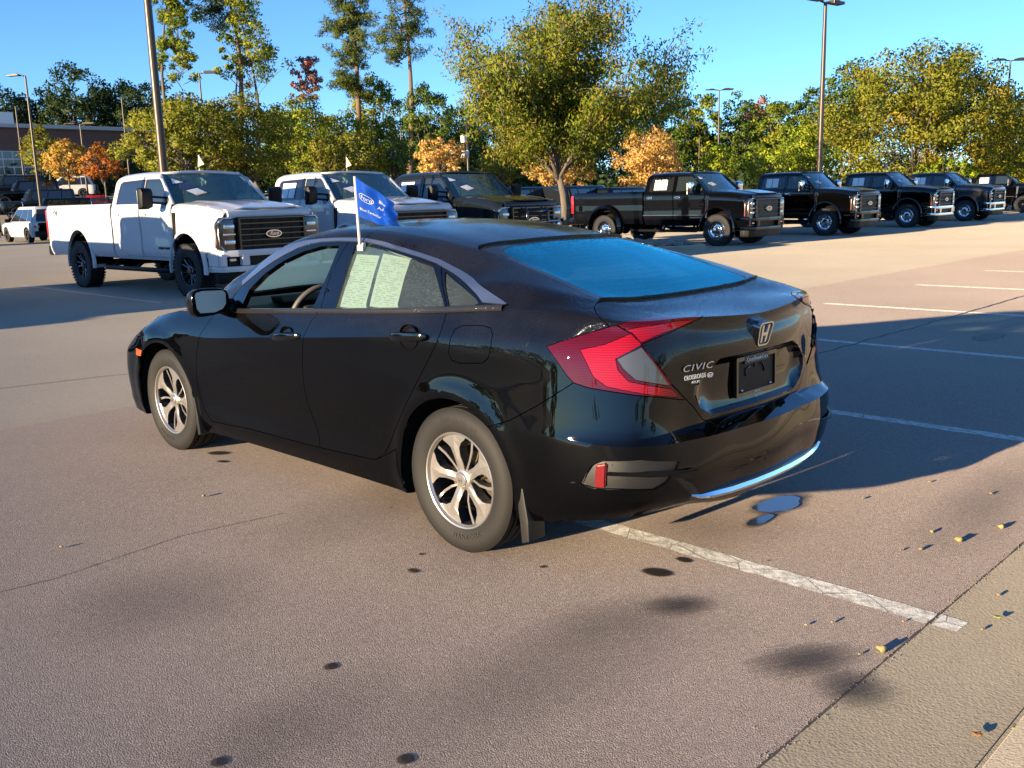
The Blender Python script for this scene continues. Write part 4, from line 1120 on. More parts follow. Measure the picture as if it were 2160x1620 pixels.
    L=np.array([[(x,y-dy,(z+.085 if j>=4 else z)-(dz*(1 if j>=4 else .2)) if True else 0) for j,(z,y) in enumerate(ln)] for x,(dz,dy) in zip(xs,drop)])
    top=[];
    for i,x in enumerate(xs):
        e=L[i,-1];dz,dy=drop[i]
        row=[(x,e[1]-.06,e[2]+.012),(x,.60,e[2]+.035),(x+.02,.50,e[2]+.055),(x+.04,.25,e[2]+.05),(x+.05,0,e[2]+.052)]
        top.append(row)
    top=np.array(top);L=np.concatenate([L,top],1)
    G=loft_bm(L,.05,.05,{2:.4,6:1.0,8:.6,9:.6})
    bm=grids_to_bm([(G,1,0)]);C=Cutter(bm)
    C.run(s3([(-.56,.3)]+[(.54*math.cos(a),.48+.60*math.sin(a)) for a in np.linspace(math.pi,0,24)]+[(.56,.3)]),Y,AR,filt=lambda c:c.y>.7)
    for f in bm.faces:
        c=f.calc_center_median()
        if f[C.part]==0 and c.y<L[:,6,1].max()-.005 and c.z>1.38 and f.normal.z>.5:f[C.part]=5
    bm.normal_update()
    if sum(f.normal.z for f in bm.faces if f[C.part]==5)<0:bmesh.ops.reverse_faces(bm,faces=bm.faces[:])
    fe=both('fender',ex(0,flange=.03),paintm);bmobj('bonnet',ex(5,mirror_join=True),paintm,T,ang=A)
    bm.free()
    # wheel-arch lip
    def arch(x0,w=.055,mat=paintm,a0=-.12,yo=1.005,sc=(.54,.60),zc_=.48,dy=.03):
        for s in (1,-1):
            bx=bmesh.new();pv=None
            for a in np.linspace(a0,math.pi-a0,26):
                c,sn=math.cos(a),math.sin(a)
                ring=[bx.verts.new((x0+(sc[0]+r)*c,(yo+o)*s,zc_+(sc[1]+r)*sn)) for r,o in ((0,-.25),(0,dy*.7),(.012,dy),(w,dy*.45),(w+.015,-.02))]
                if pv:
                    for m in range(4):bx.faces.new((pv[m],pv[m+1],ring[m+1],ring[m]))
                pv=ring
            bmobj('wheel_arch',recalc(bx),mat,T,ang=R_(35))
    arch(0,mat=paintm)
    # --- bed
    if dually:arch(-4.06,.10,paintm,-.25,1.06,(.58,.62),.50,.12)
    else:arch(-4.06,mat=paintm,sc=(.53,.64),yo=.995)
    ln=[(.62,.95),(.72,.99),(.90,1.005),(1.25,1.0),(1.50,1.0),(1.575,.985),(1.60,.955),(1.60,.89),(1.50,.885)]
    xs=[-2.63,-3.2,-4.06,-4.9,-5.40,-5.44]
    L=np.array([[(x,y-(.03 if i==5 else 0),z) for z,y in ln] for i,x in enumerate(xs)])
    G=loft_bm(L,.06,.05,{2:.6,5:.5,6:.8,7:1})
    bm=grids_to_bm([(G,0,0)]);C=Cutter(bm)
    C.run(s3([(-4.62,.3)]+[(-4.06+.53*math.cos(a),.50+.63*math.sin(a)) for a in np.linspace(math.pi,0,24)]+[(-3.50,.3)]),Y,AR,filt=lambda c:c.y>.7)
    both('bed_side',ex(0,flange=.02),paintm);bm.free()
    bx=bmesh.new();bbox(bx,(-4.03,0,1.02),(2.80,1.78,.04));bbox(bx,(-2.66,0,1.30),(.03,1.80,.58));bmobj('bed_floor',bx,M['dark'],T,smooth=False)
    bx=bmesh.new();bbox(bx,(-5.44,0,1.23),(.07,1.80,.72),None,.02,2);bmobj('tailgate',bx,paintm,T,ang=A)
    bx=bmesh.new()
    for s in (1,-1):
        b_=bmesh.new();bbox(b_,(-5.425,.955*s,1.24),(.12,.11,.56),None,.02,2);bmobj('tail_lamp',b_,M['red_lamp'],T,ang=A)
    bbox(bx,(-5.56,0,.70),(.20,1.90,.20),None,.04,2);bmobj('rear_bumper',bx,bumper if grille!='black' else M['black_plastic'],T,ang=A)
    bx=bmesh.new()
    for s in (1,-1):
        tube(bx,[(-5.3,.45*s,.62),(0.9,.45*s,.62)],.07,6)
    for x in (0,-4.06):tube(bx,[(x,-.8,.45),(x,.8,.45)],.07,8);bmesh.ops.create_uvsphere(bx,u_segments=12,v_segments=8,radius=.17,matrix=Matrix.Translation((x,.0 if x else .2,.45)))
    bbox(bx,(-2.2,0,.70),(4.6,1.5,.2))
    bmobj('chassis',recalc(bx),M['dark'],T)
    for x in (0,-4.06):
        for s in (1,-1):
            bx=bmesh.new();lathe(bx,[(.535,.97*s),(.535,.60*s),(.05,.60*s)],20,(x,0,.52),1,0,-.1,math.pi+.1);recalc(bx);bmobj('wheel_well',bx,M['dark'],T)
    for s in (1,-1):
        bx=bmesh.new();tube(bx,[(-.62,.93*s,.47),(-.70,.985*s,.43),(-3.0,.985*s,.43),(-3.1,.93*s,.47)],.045,8)
        for x in (-.9,-1.9,-2.8):tube(bx,[(x,.97*s,.44),(x,.72*s,.60)],.03,6)
        bmobj('running_board',recalc(bx),M['black_plastic'],T)
    # --- nose
    gm=M['black_gloss'] if grille=='black' else M['chrome']
    bx=bmesh.new();prism(bx,[(.80,1.30),(1.035,1.325),(1.045,1.37),(1.03,1.42),(.98,1.455),(.80,1.47)],1,-.80,.80,.012);bmobj('nose_panel',recalc(bx),paintm,T,ang=A)
    bx=bmesh.new()
    prism(bx,[(-.62,1.31),(.62,1.31),(.66,1.22),(.66,.82),(.55,.77),(-.55,.77),(-.66,.82),(-.66,1.22)],0,1.0,1.05,.015)
    gr=bmobj('grille',recalc(bx),M['black_plastic'] if grille=='black' else M['grille_mesh'],T,smooth=False)
    for z in ((.86,.95,1.04,1.13,1.22) if grille=='black' else (.88,1.04,1.20)):
        bx=bmesh.new();bbox(bx,(1.062,0,z),(.045,1.26,.028 if grille=='black' else .022),None,.006);bmobj('grille_bar',bx,gm if grille=='black' else M['grille_mesh'],gr,smooth=False)
    bx=bmesh.new()
    for k in range(-9,10) if grille!='black' else (-6,-3,3,6):
        bbox(bx,(1.050,k*.064,1.04),(.02,.010,.50))
    bmobj('grille_mesh',bx,M['grille_mesh'] if grille!='black' else M['black_plastic'],gr,smooth=False)['kind']='stuff'
    bx=bmesh.new()
    for s in (1,-1):
        bbox(bx,(1.055,.63*s,1.05),(.07,.04,.5),None,.01)
    bbox(bx,(1.05,0,1.305),(.08,1.30,.045),None,.012);bbox(bx,(1.05,0,.785),(.08,1.16,.035),None,.012)
    bmobj('grille_frame',bx,M['grille_mesh'] if grille!='black' else M['black_gloss'],gr,ang=A)
    # emblem
    bx=bmesh.new();n=36
    o0=[bx.verts.new((1.075,.165*math.cos(2*math.pi*k/n),1.04+.072*math.sin(2*math.pi*k/n))) for k in range(n)]
    o1=[bx.verts.new((1.10,.155*math.cos(2*math.pi*k/n),1.04+.062*math.sin(2*math.pi*k/n))) for k in range(n)]
    o2=[bx.verts.new((1.10,.140*math.cos(2*math.pi*k/n),1.04+.050*math.sin(2*math.pi*k/n))) for k in range(n)]
    for k in range(n):
        m=(k+1)%n;bx.faces.new((o0[k],o0[m],o1[m],o1[k]));bx.faces.new((o1[k],o1[m],o2[m],o2[k]))
    f=bx.faces.new(o2);f.material_index=1;bx.normal_update();bmobj('emblem',recalc(bx),[M['chrome'],M['emblem_blue']],gr,smooth=False)
    b=text_bm('Ford',.085,.003,'CENTER',.35);place(b,(1.102,0,1.015),(0,1,0),(0,0,1));bmobj('emblem_text',b,M['chrome'],gr,smooth=False)
    # head lamps: C-shaped surround with two projector blocks
    sur=M['satin_chrome'] if lamp!='dark' or True else M['black_gloss']
    for s in (1,-1):
        bx=bmesh.new();prism(bx,[(.66*s,1.32),(.66*s,.78),(.90*s,.76),(.975*s,.82),(.98*s,1.24),(.93*s,1.33)],0,.86,1.02,.02)
        hl=bmobj('head_lamp',recalc(bx),M['lamp_black'],T,ang=A)
        bx=bmesh.new()
        pts=[(1.03,.68*s,1.315),(1.025,.90*s,1.315),(1.0,.955*s,1.26),(.985,.965*s,1.05),(1.0,.955*s,.86),(1.025,.90*s,.79),(1.03,.68*s,.785)]
        tube(bx,pts,.022,6);bmobj('light_guide',recalc(bx),sur,hl)
        for z in (1.18,.93):
            bx=bmesh.new();bbox(bx,(1.025,.80*s,z),(.05,.19,.07),None,.02,2);bmobj('projector',bx,M['lamp_glass'],hl,ang=A)
        bx=bmesh.new();bbox(bx,(1.025,.80*s,1.055),(.04,.22,.04),None,.01);bmobj('lamp_bar',bx,M['lamp_glass'],hl,ang=A)
        bx=bmesh.new();prism(bx,[(.80,1.20),(.80,.84),(.90,.84),(.90,1.20)],1,.945*s,.985*s,.01);bmobj('side_marker',recalc(bx),M['amber_dark'],hl,ang=A)
    # bumper with three openings
    pl=[(1.06,-1.0)]
    bx=bmesh.new()
    prof=[(.72,.99),(.90,.99),(1.03,.93),(1.10,.70),(1.12,.0)]
    def bump(z0,z1,ins=0,x0=0,y1=1.0):
        pts=[(x-ins,y*y1) for x,y in prof]+[(x-ins,-y*y1) for x,y in prof[-2::-1]]
        back=[(x-.12,y) for x,y in pts[::-1]]
        return prism(bx,pts+back,2,z0,z1,.012)
    bump(.695,.80);bump(.45,.54)
    for y0,y1 in ((.88,.985),(.50,.64),(-.64,-.50),(-.985,-.88)):
        xm=1.10-.07*(abs(y0+y1)/2>.8)-.02;bbox(bx,(xm-.02,(y0+y1)/2,.645),(.10,abs(y1-y0),.2),None,.01)
    for s in (1,-1):bbox(bx,(.80,.985*s,.64),(.28,.03,.2),None,.008)
    fb=bmobj('front_bumper',recalc(bx),bumper,T,ang=A)
    bx=bmesh.new();bbox(bx,(1.0,0,.645),(.06,1.7,.19));bmobj('bumper_opening',bx,M['black_plastic'],fb,smooth=False)
    for s in (1,-1):
        bx=bmesh.new();bbox(bx,(1.04,.78*s,.645),(.03,.12,.05),None,.01);bmobj('fog_lamp',bx,M['lamp_glass'],fb,smooth=False)
    bx=bmesh.new()
    pts=[(x-.05,y*.96) for x,y in prof];pts=pts+[(x,-y) for x,y in pts[-2::-1]];prism(bx,pts+[(x-.1,y) for x,y in pts[::-1]],2,.26,.47,.01);bmobj('air_dam',recalc(bx),M['black_plastic'],T,ang=A)
    # fender vent, handles, mirrors
    for i,s in ((0,1),(1,-1)):
        bx=bmesh.new();prism(bx,[(-.36,1.42),(-.27,1.42),(-.29,1.15),(-.33,.80),(-.38,.80)],1,.985*s,1.022*s,.008);bmobj('fender_vent',recalc(bx),M['black_plastic'] if grille=='black' else M['chrome'],T,smooth=False)
        for d_,x in ((fd,-1.36),(rd,-2.36)):
            bx=bmesh.new();bbox(bx,(x,1.02*s,1.40),(.20,.035,.035),None,.012,2);bbox(bx,(x,1.0*s,1.40),(.17,.02,.09),None,.008);bmobj('handle',bx,paintm if grille=='black' else M['chrome'],d_[i],ang=A)
        bx=bmesh.new();prism(bx,[(-.02,-.18),(.11,-.14),(.13,.10),(.10,.17),(-.01,.19)],1,-.115,.115,.03)
        for v in bx.verts:v.co=Matrix.Rotation(R_(-12*s),3,'Z')@v.co+Vector((-.74,1.30*s,1.66))
        mo=bmobj('tow_mirror',recalc(bx),mirror,fd[i],ang=A)
        bx=bmesh.new();bbox(bx,(-.772,1.30*s,1.70),(.01,.19,.20),Matrix.Rotation(R_(-12*s),3,'Z'));bbox(bx,(-.772,1.30*s,1.53),(.01,.19,.09),Matrix.Rotation(R_(-12*s),3,'Z'));bmobj('mirror_glass',bx,M['mirror'],fd[i],smooth=False)
        bx=bmesh.new()
        for z in (1.60,1.70):tube(bx,[(-.68,1.24*s,z),(-.60,.93*s,z-.03)],.022,6)
        bbox(bx,(-.58,.945*s,1.60),(.14,.05,.16),None,.02);bmobj('mirror_arm',recalc(bx),M['black_plastic'],fd[i])
    # wheels
    w=truck_wheel(wheel);place_wheel(w,0,.88,.45,T,1,.3)
    rear=[(.88,1),(-.88,-1)] if not dually else [(.96,1),(-.96,-1)]
    for x,y,s,sp in [(0,-.88,-1,.9)]+[(-4.06,y,s,.5+s) for y,s in rear]:
        place_wheel(copy_tree(w),x,y,.45,T,s,sp)
    # interior seats so the glass shows something
    bx=bmesh.new()
    for x in (-1.55,-2.25):
        for y in (.45,-.45):
            bx=bmesh.new();bbox(bx,(x,y,1.35),(.16,.56,.75),None,.06,2);bbox(bx,(x,y,1.80),(.12,.30,.22),None,.05,2);bmobj('cabin_seat',bx,M['cabin'],T,ang=A)
    bx=bmesh.new();bbox(bx,(-.75,0,1.40),(.5,1.7,.28),None,.05);bmobj('dashboard',bx,M['cabin'],T,ang=A)
    # extras
    if antenna:
        bx=bmesh.new();tube(bx,[(-.33,-.80,1.55),(-.36,-.80,2.32)],[.007,.003],5);bmobj('antenna',bx,M['black_plastic'],T)
    def on_screen(t,u):  # point on windscreen, t up 0..1, u across
        y=u*(.93*(1-t)+.795*t);return Vector((-.43*(1-t)-1.0*t+(1-u*u)*(.16*(1-t)+.07*t)+.006,y,1.56*(1-t)+2.075*t+.004))
    def stick(nm,tu,mat):
        bx=bmesh.new();bx.faces.new([bx.verts.new(on_screen(*p)) for p in tu]);bx.normal_update();bmobj(nm,recalc(bx),mat,ws,smooth=False)
    if stickers:
        # u negative = local right side
        stick('windscreen_sticker',[(.62,-.88),(.90,-.84),(.78,-.52)],M['sticker_blue']);stick('windscreen_sticker',[(.67,-.85),(.72,-.62),(.85,-.83)],M['sticker_white'])
        stick('windscreen_sticker',[(.44,-.72),(.70,-.68),(.58,-.36)],M['sticker_blue']) if stickers=='w' else None
        stick('windscreen_sticker',[(.30,-.52),(.44,-.66),(.52,-.40),(.38,-.28)],M['sticker_white']);stick('windscreen_sticker',[(.27,-.50),(.30,-.54),(.385,-.27),(.355,-.25)],M['sticker_peach'])
    if papers:
        for k in (0,1):
            bx=bmesh.new();x0=-1.78-.24*k
            bx.faces.new([bx.verts.new(p) for p in ((x0,-.957,1.63),(x0-.22,-.957,1.63),(x0-.22,-.868,1.93),(x0,-.868,1.93))]);bx.normal_update();bmobj('window_sheet',bx,M['paper'],rd[1],smooth=False)
    if bullbar:
        bx=bmesh.new()
        for s in (1,-1):tube(bx,[(1.18,.32*s,.55),(1.20,.32*s,1.22),(1.14,.30*s,1.30)],.03,8);tube(bx,[(1.12,.62*s,.72),(1.16,.66*s,1.05),(1.05,.98*s,1.05),(.95,1.0*s,.9)],.028,8)
        tube(bx,[(1.19,-.66,1.0),(1.19,.66,1.0)],.03,8);tube(bx,[(1.19,-.32,1.22),(1.19,.32,1.22)],.03,8);tube(bx,[(1.18,-.6,.72),(1.18,.6,.72)],.03,8)
        bmobj('push_bar',recalc(bx),M['black_gloss'],T)
    if fx4:
        for i,s in ((0,1),(1,-1)):
            b=text_bm('FX4',.15,.003,'CENTER',.25,1.1);place(b,(-5.05,1.018*s,1.40),(-s,0,0),(0,0,1));bmobj('lettering',b,M['black_plastic'],T,smooth=False)
    if lettering:
        b=text_bm('SUPER DUTY',.095,.004,'CENTER',0,1.25)
        for v in b.verts:v.co=Vector((1.046-v.co.y*.35+v.co.z,v.co.x,1.365+v.co.y*.75))
        bmobj('bonnet_lettering',b,paintm,T,smooth=False)
        for i,s in ((0,1),(1,-1)):
            b=text_bm('POWER STROKE',.055,.003,'CENTER',.2);place(b,(-.72,1.012*s,.80),(-s,0,0),(0,0,1));bmobj('lettering',b,M['black_plastic'] if grille=='black' else M['chrome'],fd[i],smooth=False)
    if not grille=='black':
        for i,s in ((0,1),(1,-1)):
            bx=bmesh.new();bbox(bx,(-1.5,1.008*s,.885),(2.2,.012,.022));bmobj('side_trim',bx,M['chrome'],T,smooth=False)
    return T
M['red_lamp']=P('red truck tail lamp',(.42,.012,.012),.2,0,1.0)
M['amber_dark']=P('dark amber marker',(.35,.05,.02),.3,0,.6)
M['grille_mesh']=P('dark chrome grille',(.05,.05,.055),.25,.8)
# ---------------- setting -----------------
CF_,CW=None,None
def _cam_axes():
    y,p,r=CAM['yaw'],CAM['pitch'],CAM['roll']
    f=Vector((math.cos(y)*math.cos(p),math.sin(y)*math.cos(p),-math.sin(p)))
    rt=f.cross(Vector((0,0,1))).normalized();dn=f.cross(rt)
    return math.cos(r)*rt+math.sin(r)*dn,-math.sin(r)*rt+math.cos(r)*dn,f
_AX=_cam_axes()
def pray(px,py):
    F=CAM['f']*2160
    return _AX[0]*((px-1080)/F)+_AX[1]*((py-810)/F)+_AX[2]
def gpt(px,py,z=0.0):
    """measured place on the ground of a photograph pixel"""
    d=pray(px,py);o=Vector(CAM['pos']);t=(z-o.z)/d.z;return o+d*t
def dpt(px,dist,py=400):
    """ground place at a horizontal distance in a pixel's direction"""
    d=pray(px,py);d.z=0;d.normalize();o=Vector(CAM['pos']);p=o+d*dist;p.z=terrain(p.x,p.y);return p
def hz(py,px,dist):
    d=pray(px,py);h=math.hypot(d.x,d.y);return CAM['pos'][2]+d.z/h*dist
def terrain(x,y):
    t=min(1,max(0,(x-50)/34));return 2.6*t*t*(3-2*t)
def asphalt(name,c0,c1,spot,scale=1.0,bump=.30,rough=.92):
    m,nt,b,l=nodes(name);tc=geo_pos(nt)
    n1=N(nt,'ShaderNodeTexNoise',i_Scale=.35,i_Detail=6.0,i_Roughness=.6);l.new(tc,n1.inputs['Vector'])
    n2=N(nt,'ShaderNodeTexNoise',i_Scale=380.0*scale,i_Detail=2.0,i_Roughness=.6);l.new(tc,n2.inputs['Vector'])
    vo=N(nt,'ShaderNodeTexVoronoi',i_Scale=210.0*scale);l.new(tc,vo.inputs['Vector'])
    r1=ramp(nt,.35,.68);l.new(n1.outputs['Fac'],r1.inputs[0])
    c=mixc(nt,r1.outputs[0],c0,c1)
    sx=N(nt,'ShaderNodeSeparateColor');l.new(vo.outputs['Color'],sx.inputs[0])
    rs=ramp(nt,.62,.95);l.new(sx.outputs[0],rs.inputs[0])
    c=mixc(nt,math_(nt,'MULTIPLY',rs.outputs[0],.75),c,spot);rp=ramp(nt,.0,.22,(1,1,1,1),(0,0,0,1));l.new(sx.outputs[1],rp.inputs[0]);c=mixc(nt,math_(nt,'MULTIPLY',rp.outputs[0],.5),c,(.09,.072,.06))
    rd=ramp(nt,.28,.55,(.62,.62,.62,1),(1,1,1,1));l.new(n2.outputs['Fac'],rd.inputs[0])
    mu=N(nt,'ShaderNodeMix');mu.data_type='RGBA';mu.blend_type='MULTIPLY';mu.inputs[0].default_value=.8;l.new(c,mu.inputs[6]);l.new(rd.outputs[0],mu.inputs[7])
    l.new(mu.outputs[2],b.inputs['Base Color'])
    b.inputs['Roughness'].default_value=rough;b.inputs['Specular IOR Level'].default_value=.25;b.inputs['Diffuse Roughness'].default_value=1.0
    ad=math_(nt,'ADD',math_(nt,'ADD',math_(nt,'MULTIPLY',vo.outputs['Distance'],-.8),math_(nt,'MULTIPLY',sx.outputs[2],.45)),math_(nt,'MULTIPLY',n2.outputs['Fac'],.5))
    bp=N(nt,'ShaderNodeBump',i_Strength=bump,i_Distance=.0062/scale);l.new(ad,bp.inputs['Height']);l.new(bp.outputs[0],b.inputs['Normal'])
    return m
def sheet(name,pts,mat,z=None,kind='structure'):
    o=pyobj(name,[(p[0],p[1],p[2] if len(p)>2 else z) for p in pts],[tuple(range(len(pts)))],mat);o['kind']=kind;return o
def line_paint():
    m,nt,b,l=nodes('worn white bay paint');tc=geo_pos(nt)
    n=N(nt,'ShaderNodeTexNoise',i_Scale=22.0,i_Detail=8.0,i_Roughness=.75);l.new(tc,n.inputs['Vector'])
    v=N(nt,'ShaderNodeTexVoronoi',i_Scale=4.5);v.feature='DISTANCE_TO_EDGE';l.new(tc,v.inputs['Vector'])
    rr=ramp(nt,.40,.60);l.new(n.outputs['Fac'],rr.inputs[0])
    ck=ramp(nt,.003,.014);l.new(v.outputs['Distance'],ck.inputs[0])
    c=mixc(nt,rr.outputs[0],(.34,.325,.29),(.62,.61,.56))
    c=mixc(nt,ck.outputs[0],(.13,.115,.105),c);l.new(c,b.inputs['Base Color']);b.inputs['Roughness'].default_value=.8;b.inputs['Diffuse Roughness'].default_value=1
    bp=N(nt,'ShaderNodeBump',i_Strength=.7,i_Distance=.008);l.new(n.outputs['Fac'],bp.inputs['Height']);l.new(bp.outputs[0],b.inputs['Normal'])
    return m
def concrete(name,c0,c1):
    m,nt,b,l=nodes(name);tc=geo_pos(nt)
    mp=N(nt,'ShaderNodeMapping');mp.inputs['Scale'].default_value=(1,.35,1);l.new(tc,mp.inputs[0])
    n=N(nt,'ShaderNodeTexNoise',i_Scale=3.0,i_Detail=8.0,i_Roughness=.65);l.new(mp.outputs[0],n.inputs['Vector'])
    n2=N(nt,'ShaderNodeTexNoise',i_Scale=120.0,i_Detail=3.0);l.new(tc,n2.inputs['Vector'])
    c=mixc(nt,n.outputs['Fac'],c0,c1);rd=ramp(nt,.3,.6,(.7,.7,.7,1),(1,1,1,1));l.new(n2.outputs['Fac'],rd.inputs[0])
    mu=N(nt,'ShaderNodeMix');mu.data_type='RGBA';mu.blend_type='MULTIPLY';mu.inputs[0].default_value=.7;l.new(c,mu.inputs[6]);l.new(rd.outputs[0],mu.inputs[7]);l.new(mu.outputs[2],b.inputs['Base Color'])
    b.inputs['Roughness'].default_value=.9;b.inputs['Diffuse Roughness'].default_value=1
    bp=N(nt,'ShaderNodeBump',i_Strength=.45,i_Distance=.005);l.new(n2.outputs['Fac'],bp.inputs['Height']);l.new(bp.outputs[0],b.inputs['Normal'])
    return m
def stain_mat(name,col,opac,rough,soft=.5,nscale=6.0,streak=False):
    """mark that fades out at its rim; uses generated coordinates of the small sheet it sits on"""
    m=bpy.data.materials.new(name);m.use_nodes=True;nt=m.node_tree;l=nt.links;b=nt.nodes['Principled BSDF'];o=nt.nodes['Material Output']
    tc=N(nt,'ShaderNodeTexCoord');sub=N(nt,'ShaderNodeVectorMath');sub.operation='SUBTRACT';l.new(tc.outputs['Generated'],sub.inputs[0]);sub.inputs[1].default_value=(.5,.5,0)
    sep=N(nt,'ShaderNodeSeparateXYZ');l.new(sub.outputs[0],sep.inputs[0])
    cb=N(nt,'ShaderNodeCombineXYZ');l.new(sep.outputs[0],cb.inputs[0]);l.new(sep.outputs[1],cb.inputs[1])
    ln=N(nt,'ShaderNodeVectorMath');ln.operation='LENGTH';l.new(cb.outputs[0],ln.inputs[0])
    no=N(nt,'ShaderNodeTexNoise',i_Scale=nscale,i_Detail=5.0);l.new(tc.outputs['Object'],no.inputs['Vector'])
    if streak:
        mp=N(nt,'ShaderNodeMapping');mp.inputs['Scale'].default_value=(3,30,1);l.new(tc.outputs['Generated'],mp.inputs[0]);l.new(mp.outputs[0],no.inputs['Vector']);no.inputs['Scale'].default_value=1.0
    v=math_(nt,'ADD',ln.outputs['Value'],math_(nt,'MULTIPLY',math_(nt,'SUBTRACT',no.outputs['Fac'],.5),.35))
    r=ramp(nt,.48-soft*.42,.48,(1,1,1,1),(0,0,0,1));l.new(v,r.inputs[0])
    tr=N(nt,'ShaderNodeBsdfTransparent');mx=N(nt,'ShaderNodeMixShader');l.new(math_(nt,'MULTIPLY',r.outputs[0],opac),mx.inputs[0]);l.new(tr.outputs[0],mx.inputs[1]);l.new(b.outputs[0],mx.inputs[2]);l.new(mx.outputs[0],o.inputs[0])
    b.inputs['Base Color'].default_value=(*col,1);b.inputs['Roughness'].default_value=rough
    return m
def stain(name,px,py,rx,ry,ang,mat,z):
    c=gpt(px,py);n=28;V=[];F=[]
    ca,sa=math.cos(ang),math.sin(ang)
    o=pyobj(name,[(a*rx,b*ry,0) for a,b in ((-1,-1),(1,-1),(1,1),(-1,1))],[(0,1,2,3)],mat)
    o.location=(c.x,c.y,z);o.rotation_euler=(0,0,ang);o['kind']='structure';return o
M['asphalt']=asphalt('grey aisle asphalt',(.295,.258,.205),(.345,.302,.24),(.46,.405,.325),1.0)
M['asphalt_red']=asphalt('reddish bay asphalt',(.268,.217,.182),(.318,.26,.22),(.455,.375,.315),.9,.32)
M['line']=line_paint()
M['concrete']=concrete('gutter concrete',(.26,.222,.16),(.37,.318,.232))
M['kerb']=concrete('kerb concrete',(.33,.288,.215),(.43,.375,.285))
def build_ground():
    xs=[-600,-60,-2.6,50]+[50+34*k/10 for k in range(1,11)]+[140,900];ys=[-900,-200,-60,0,60,200,600]
    V=[(x,y,terrain(x,y)) for x in xs for y in ys];n=len(ys)
    F=[(i*n+j,(i+1)*n+j,(i+1)*n+j+1,i*n+j+1) for i in range(len(xs)-1) for j in range(n-1)]
    o=pyobj('ground',V,F,M['asphalt'],smooth=True);o['kind']='structure'
    # bay strip with an uneven far edge
    rnd=random.Random(4);far=[(4.23+rnd.uniform(-.015,.015)-.02*math.sin(y*.4),y) for y in np.arange(-64,40,.6)]
    sheet('parking_bays',[(-1.79,-64),(-1.79,40)]+far[::-1],M['asphalt_red'],.003)
    o=sheet('gutter',[(-2.21,-64),(-2.21,40),(-1.79,40),(-1.79,-64)],M['concrete'],.0034)
    pts=[(-1.785,.004),(-1.80,.010)]
    bm=bmesh.new();prism(bm,[(-2.60,-.02),(-2.60,.055),(-2.32,.05),(-2.235,.022),(-2.212,-.02)],1,-64,40);o=bmobj('kerb',recalc(bm),M['kerb'],smooth=False);o['kind']='structure'
    bm=bmesh.new()
    rnd=random.Random(9)
    # dark crumbling joint between bays and gutter
    V=[];F=[];ys=np.arange(-8,4,.05)
    for y in ys:
        w=.002+rnd.uniform(0,.006);V+=[(-1.79-w*.5,y,.0042),(-1.79+w,y,.0042)]
    F=[(2*i,2*i+1,2*i+3,2*i+2) for i in range(len(ys)-1)]
    o=pyobj('joint',V,F,P('dark joint',(.10,.08,.06),.95));o['kind']='structure'
    ico=bmesh.new();bmesh.ops.create_icosphere(ico,subdivisions=1,radius=1)
    tv=[v.co.copy() for v in ico.verts];tf=[[v.index for v in f.verts] for f in ico.faces];ico.free()
    V=[];F=[]
    for k in range(900):
        y=rnd.uniform(-6,3);x=-1.79+rnd.gauss(0,.012)+(rnd.random()<.10)*rnd.uniform(-.35,.2)
        r=rnd.uniform(.0010,.0026);b=len(V)
        for v in tv:V.append((x+v.x*r*rnd.uniform(.7,1.3),y+v.y*r*rnd.uniform(.7,1.3),.0035+r*.5+v.z*r*.8))
        F+=[tuple(b+i for i in f) for f in tf]
    o=pyobj('gravel',V,F,P('tan grit',(.30,.24,.16),.9));tag(o,'tan grit gathered along the joint between asphalt and gutter','gravel',kind='stuff')
    for y in (.21,-2.62,-5.59,-8.60,-11.67,-14.8,-17.8,-20.85,-23.9,-27):
        w=.055;rn=random.Random(int(y*100));pts=[]
        for x in np.arange(-1.80,3.03,.04):pts.append((x,y-w+rn.uniform(-.004,.004)))
        for x in np.arange(3.02,-1.81,-.04):pts.append((x,y+w+rn.uniform(-.004,.004)))
        sheet('bay_line',pts,M['line'],.0038)
    sheet('bay_line',[(-1.80,.155),(-1.80,.265),(-1.885,.262),(-1.89,.162)],M['line'],.0045)
    for k in range(9):
        y=-3.38-k*3.05*1.0
        sheet('bay_line',[(11.8,y-.05),(18.2,y-.05),(18.2,y+.05),(11.8,y+.05)],M['line_faint'],.0012)
    # sealed seams
    sm=P('sealed seam',(.035,.034,.034),.6)
    for pts,w in (([(1.18,-40),(1.2,-14),(1.15,-8),(1.2,-2),(1.19,.0)],.035),([(6.1,3.0),(6.0,1.2),(5.75,.0),(5.5,-.6)],.012),([(1.1,3.4),(1.15,2.9),(1.06,2.2),(1.14,1.6),(1.05,1.1)],.004)):
        V=[];P2=np.array(pts);t=np.linspace(0,len(pts)-1,120);rn=random.Random(3)
        for tt in t:
            x=np.interp(tt,range(len(pts)),P2[:,0])+rn.gauss(0,w*.25);y=np.interp(tt,range(len(pts)),P2[:,1]);V+=[(x-w*rn.uniform(.3,.6),y,.0048),(x+w*rn.uniform(.3,.6),y,.0048)]
        o=pyobj('seam',V,[(2*i,2*i+1,2*i+3,2*i+2) for i in range(len(t)-1)],sm);o['kind']='structure'
    oil=stain_mat('oil spot',(.022,.018,.015),.8,.5,.30,5);soft=stain_mat('soft dark stain',(.07,.062,.06),.18,.8,.9,3.0);scuff=stain_mat('tyre scuff',(.05,.045,.043),.6,.8,.9,4,True)
    damp=stain_mat('damp brown patch',(.11,.08,.055),.22,.6,.95,3.0)
    z=.0052
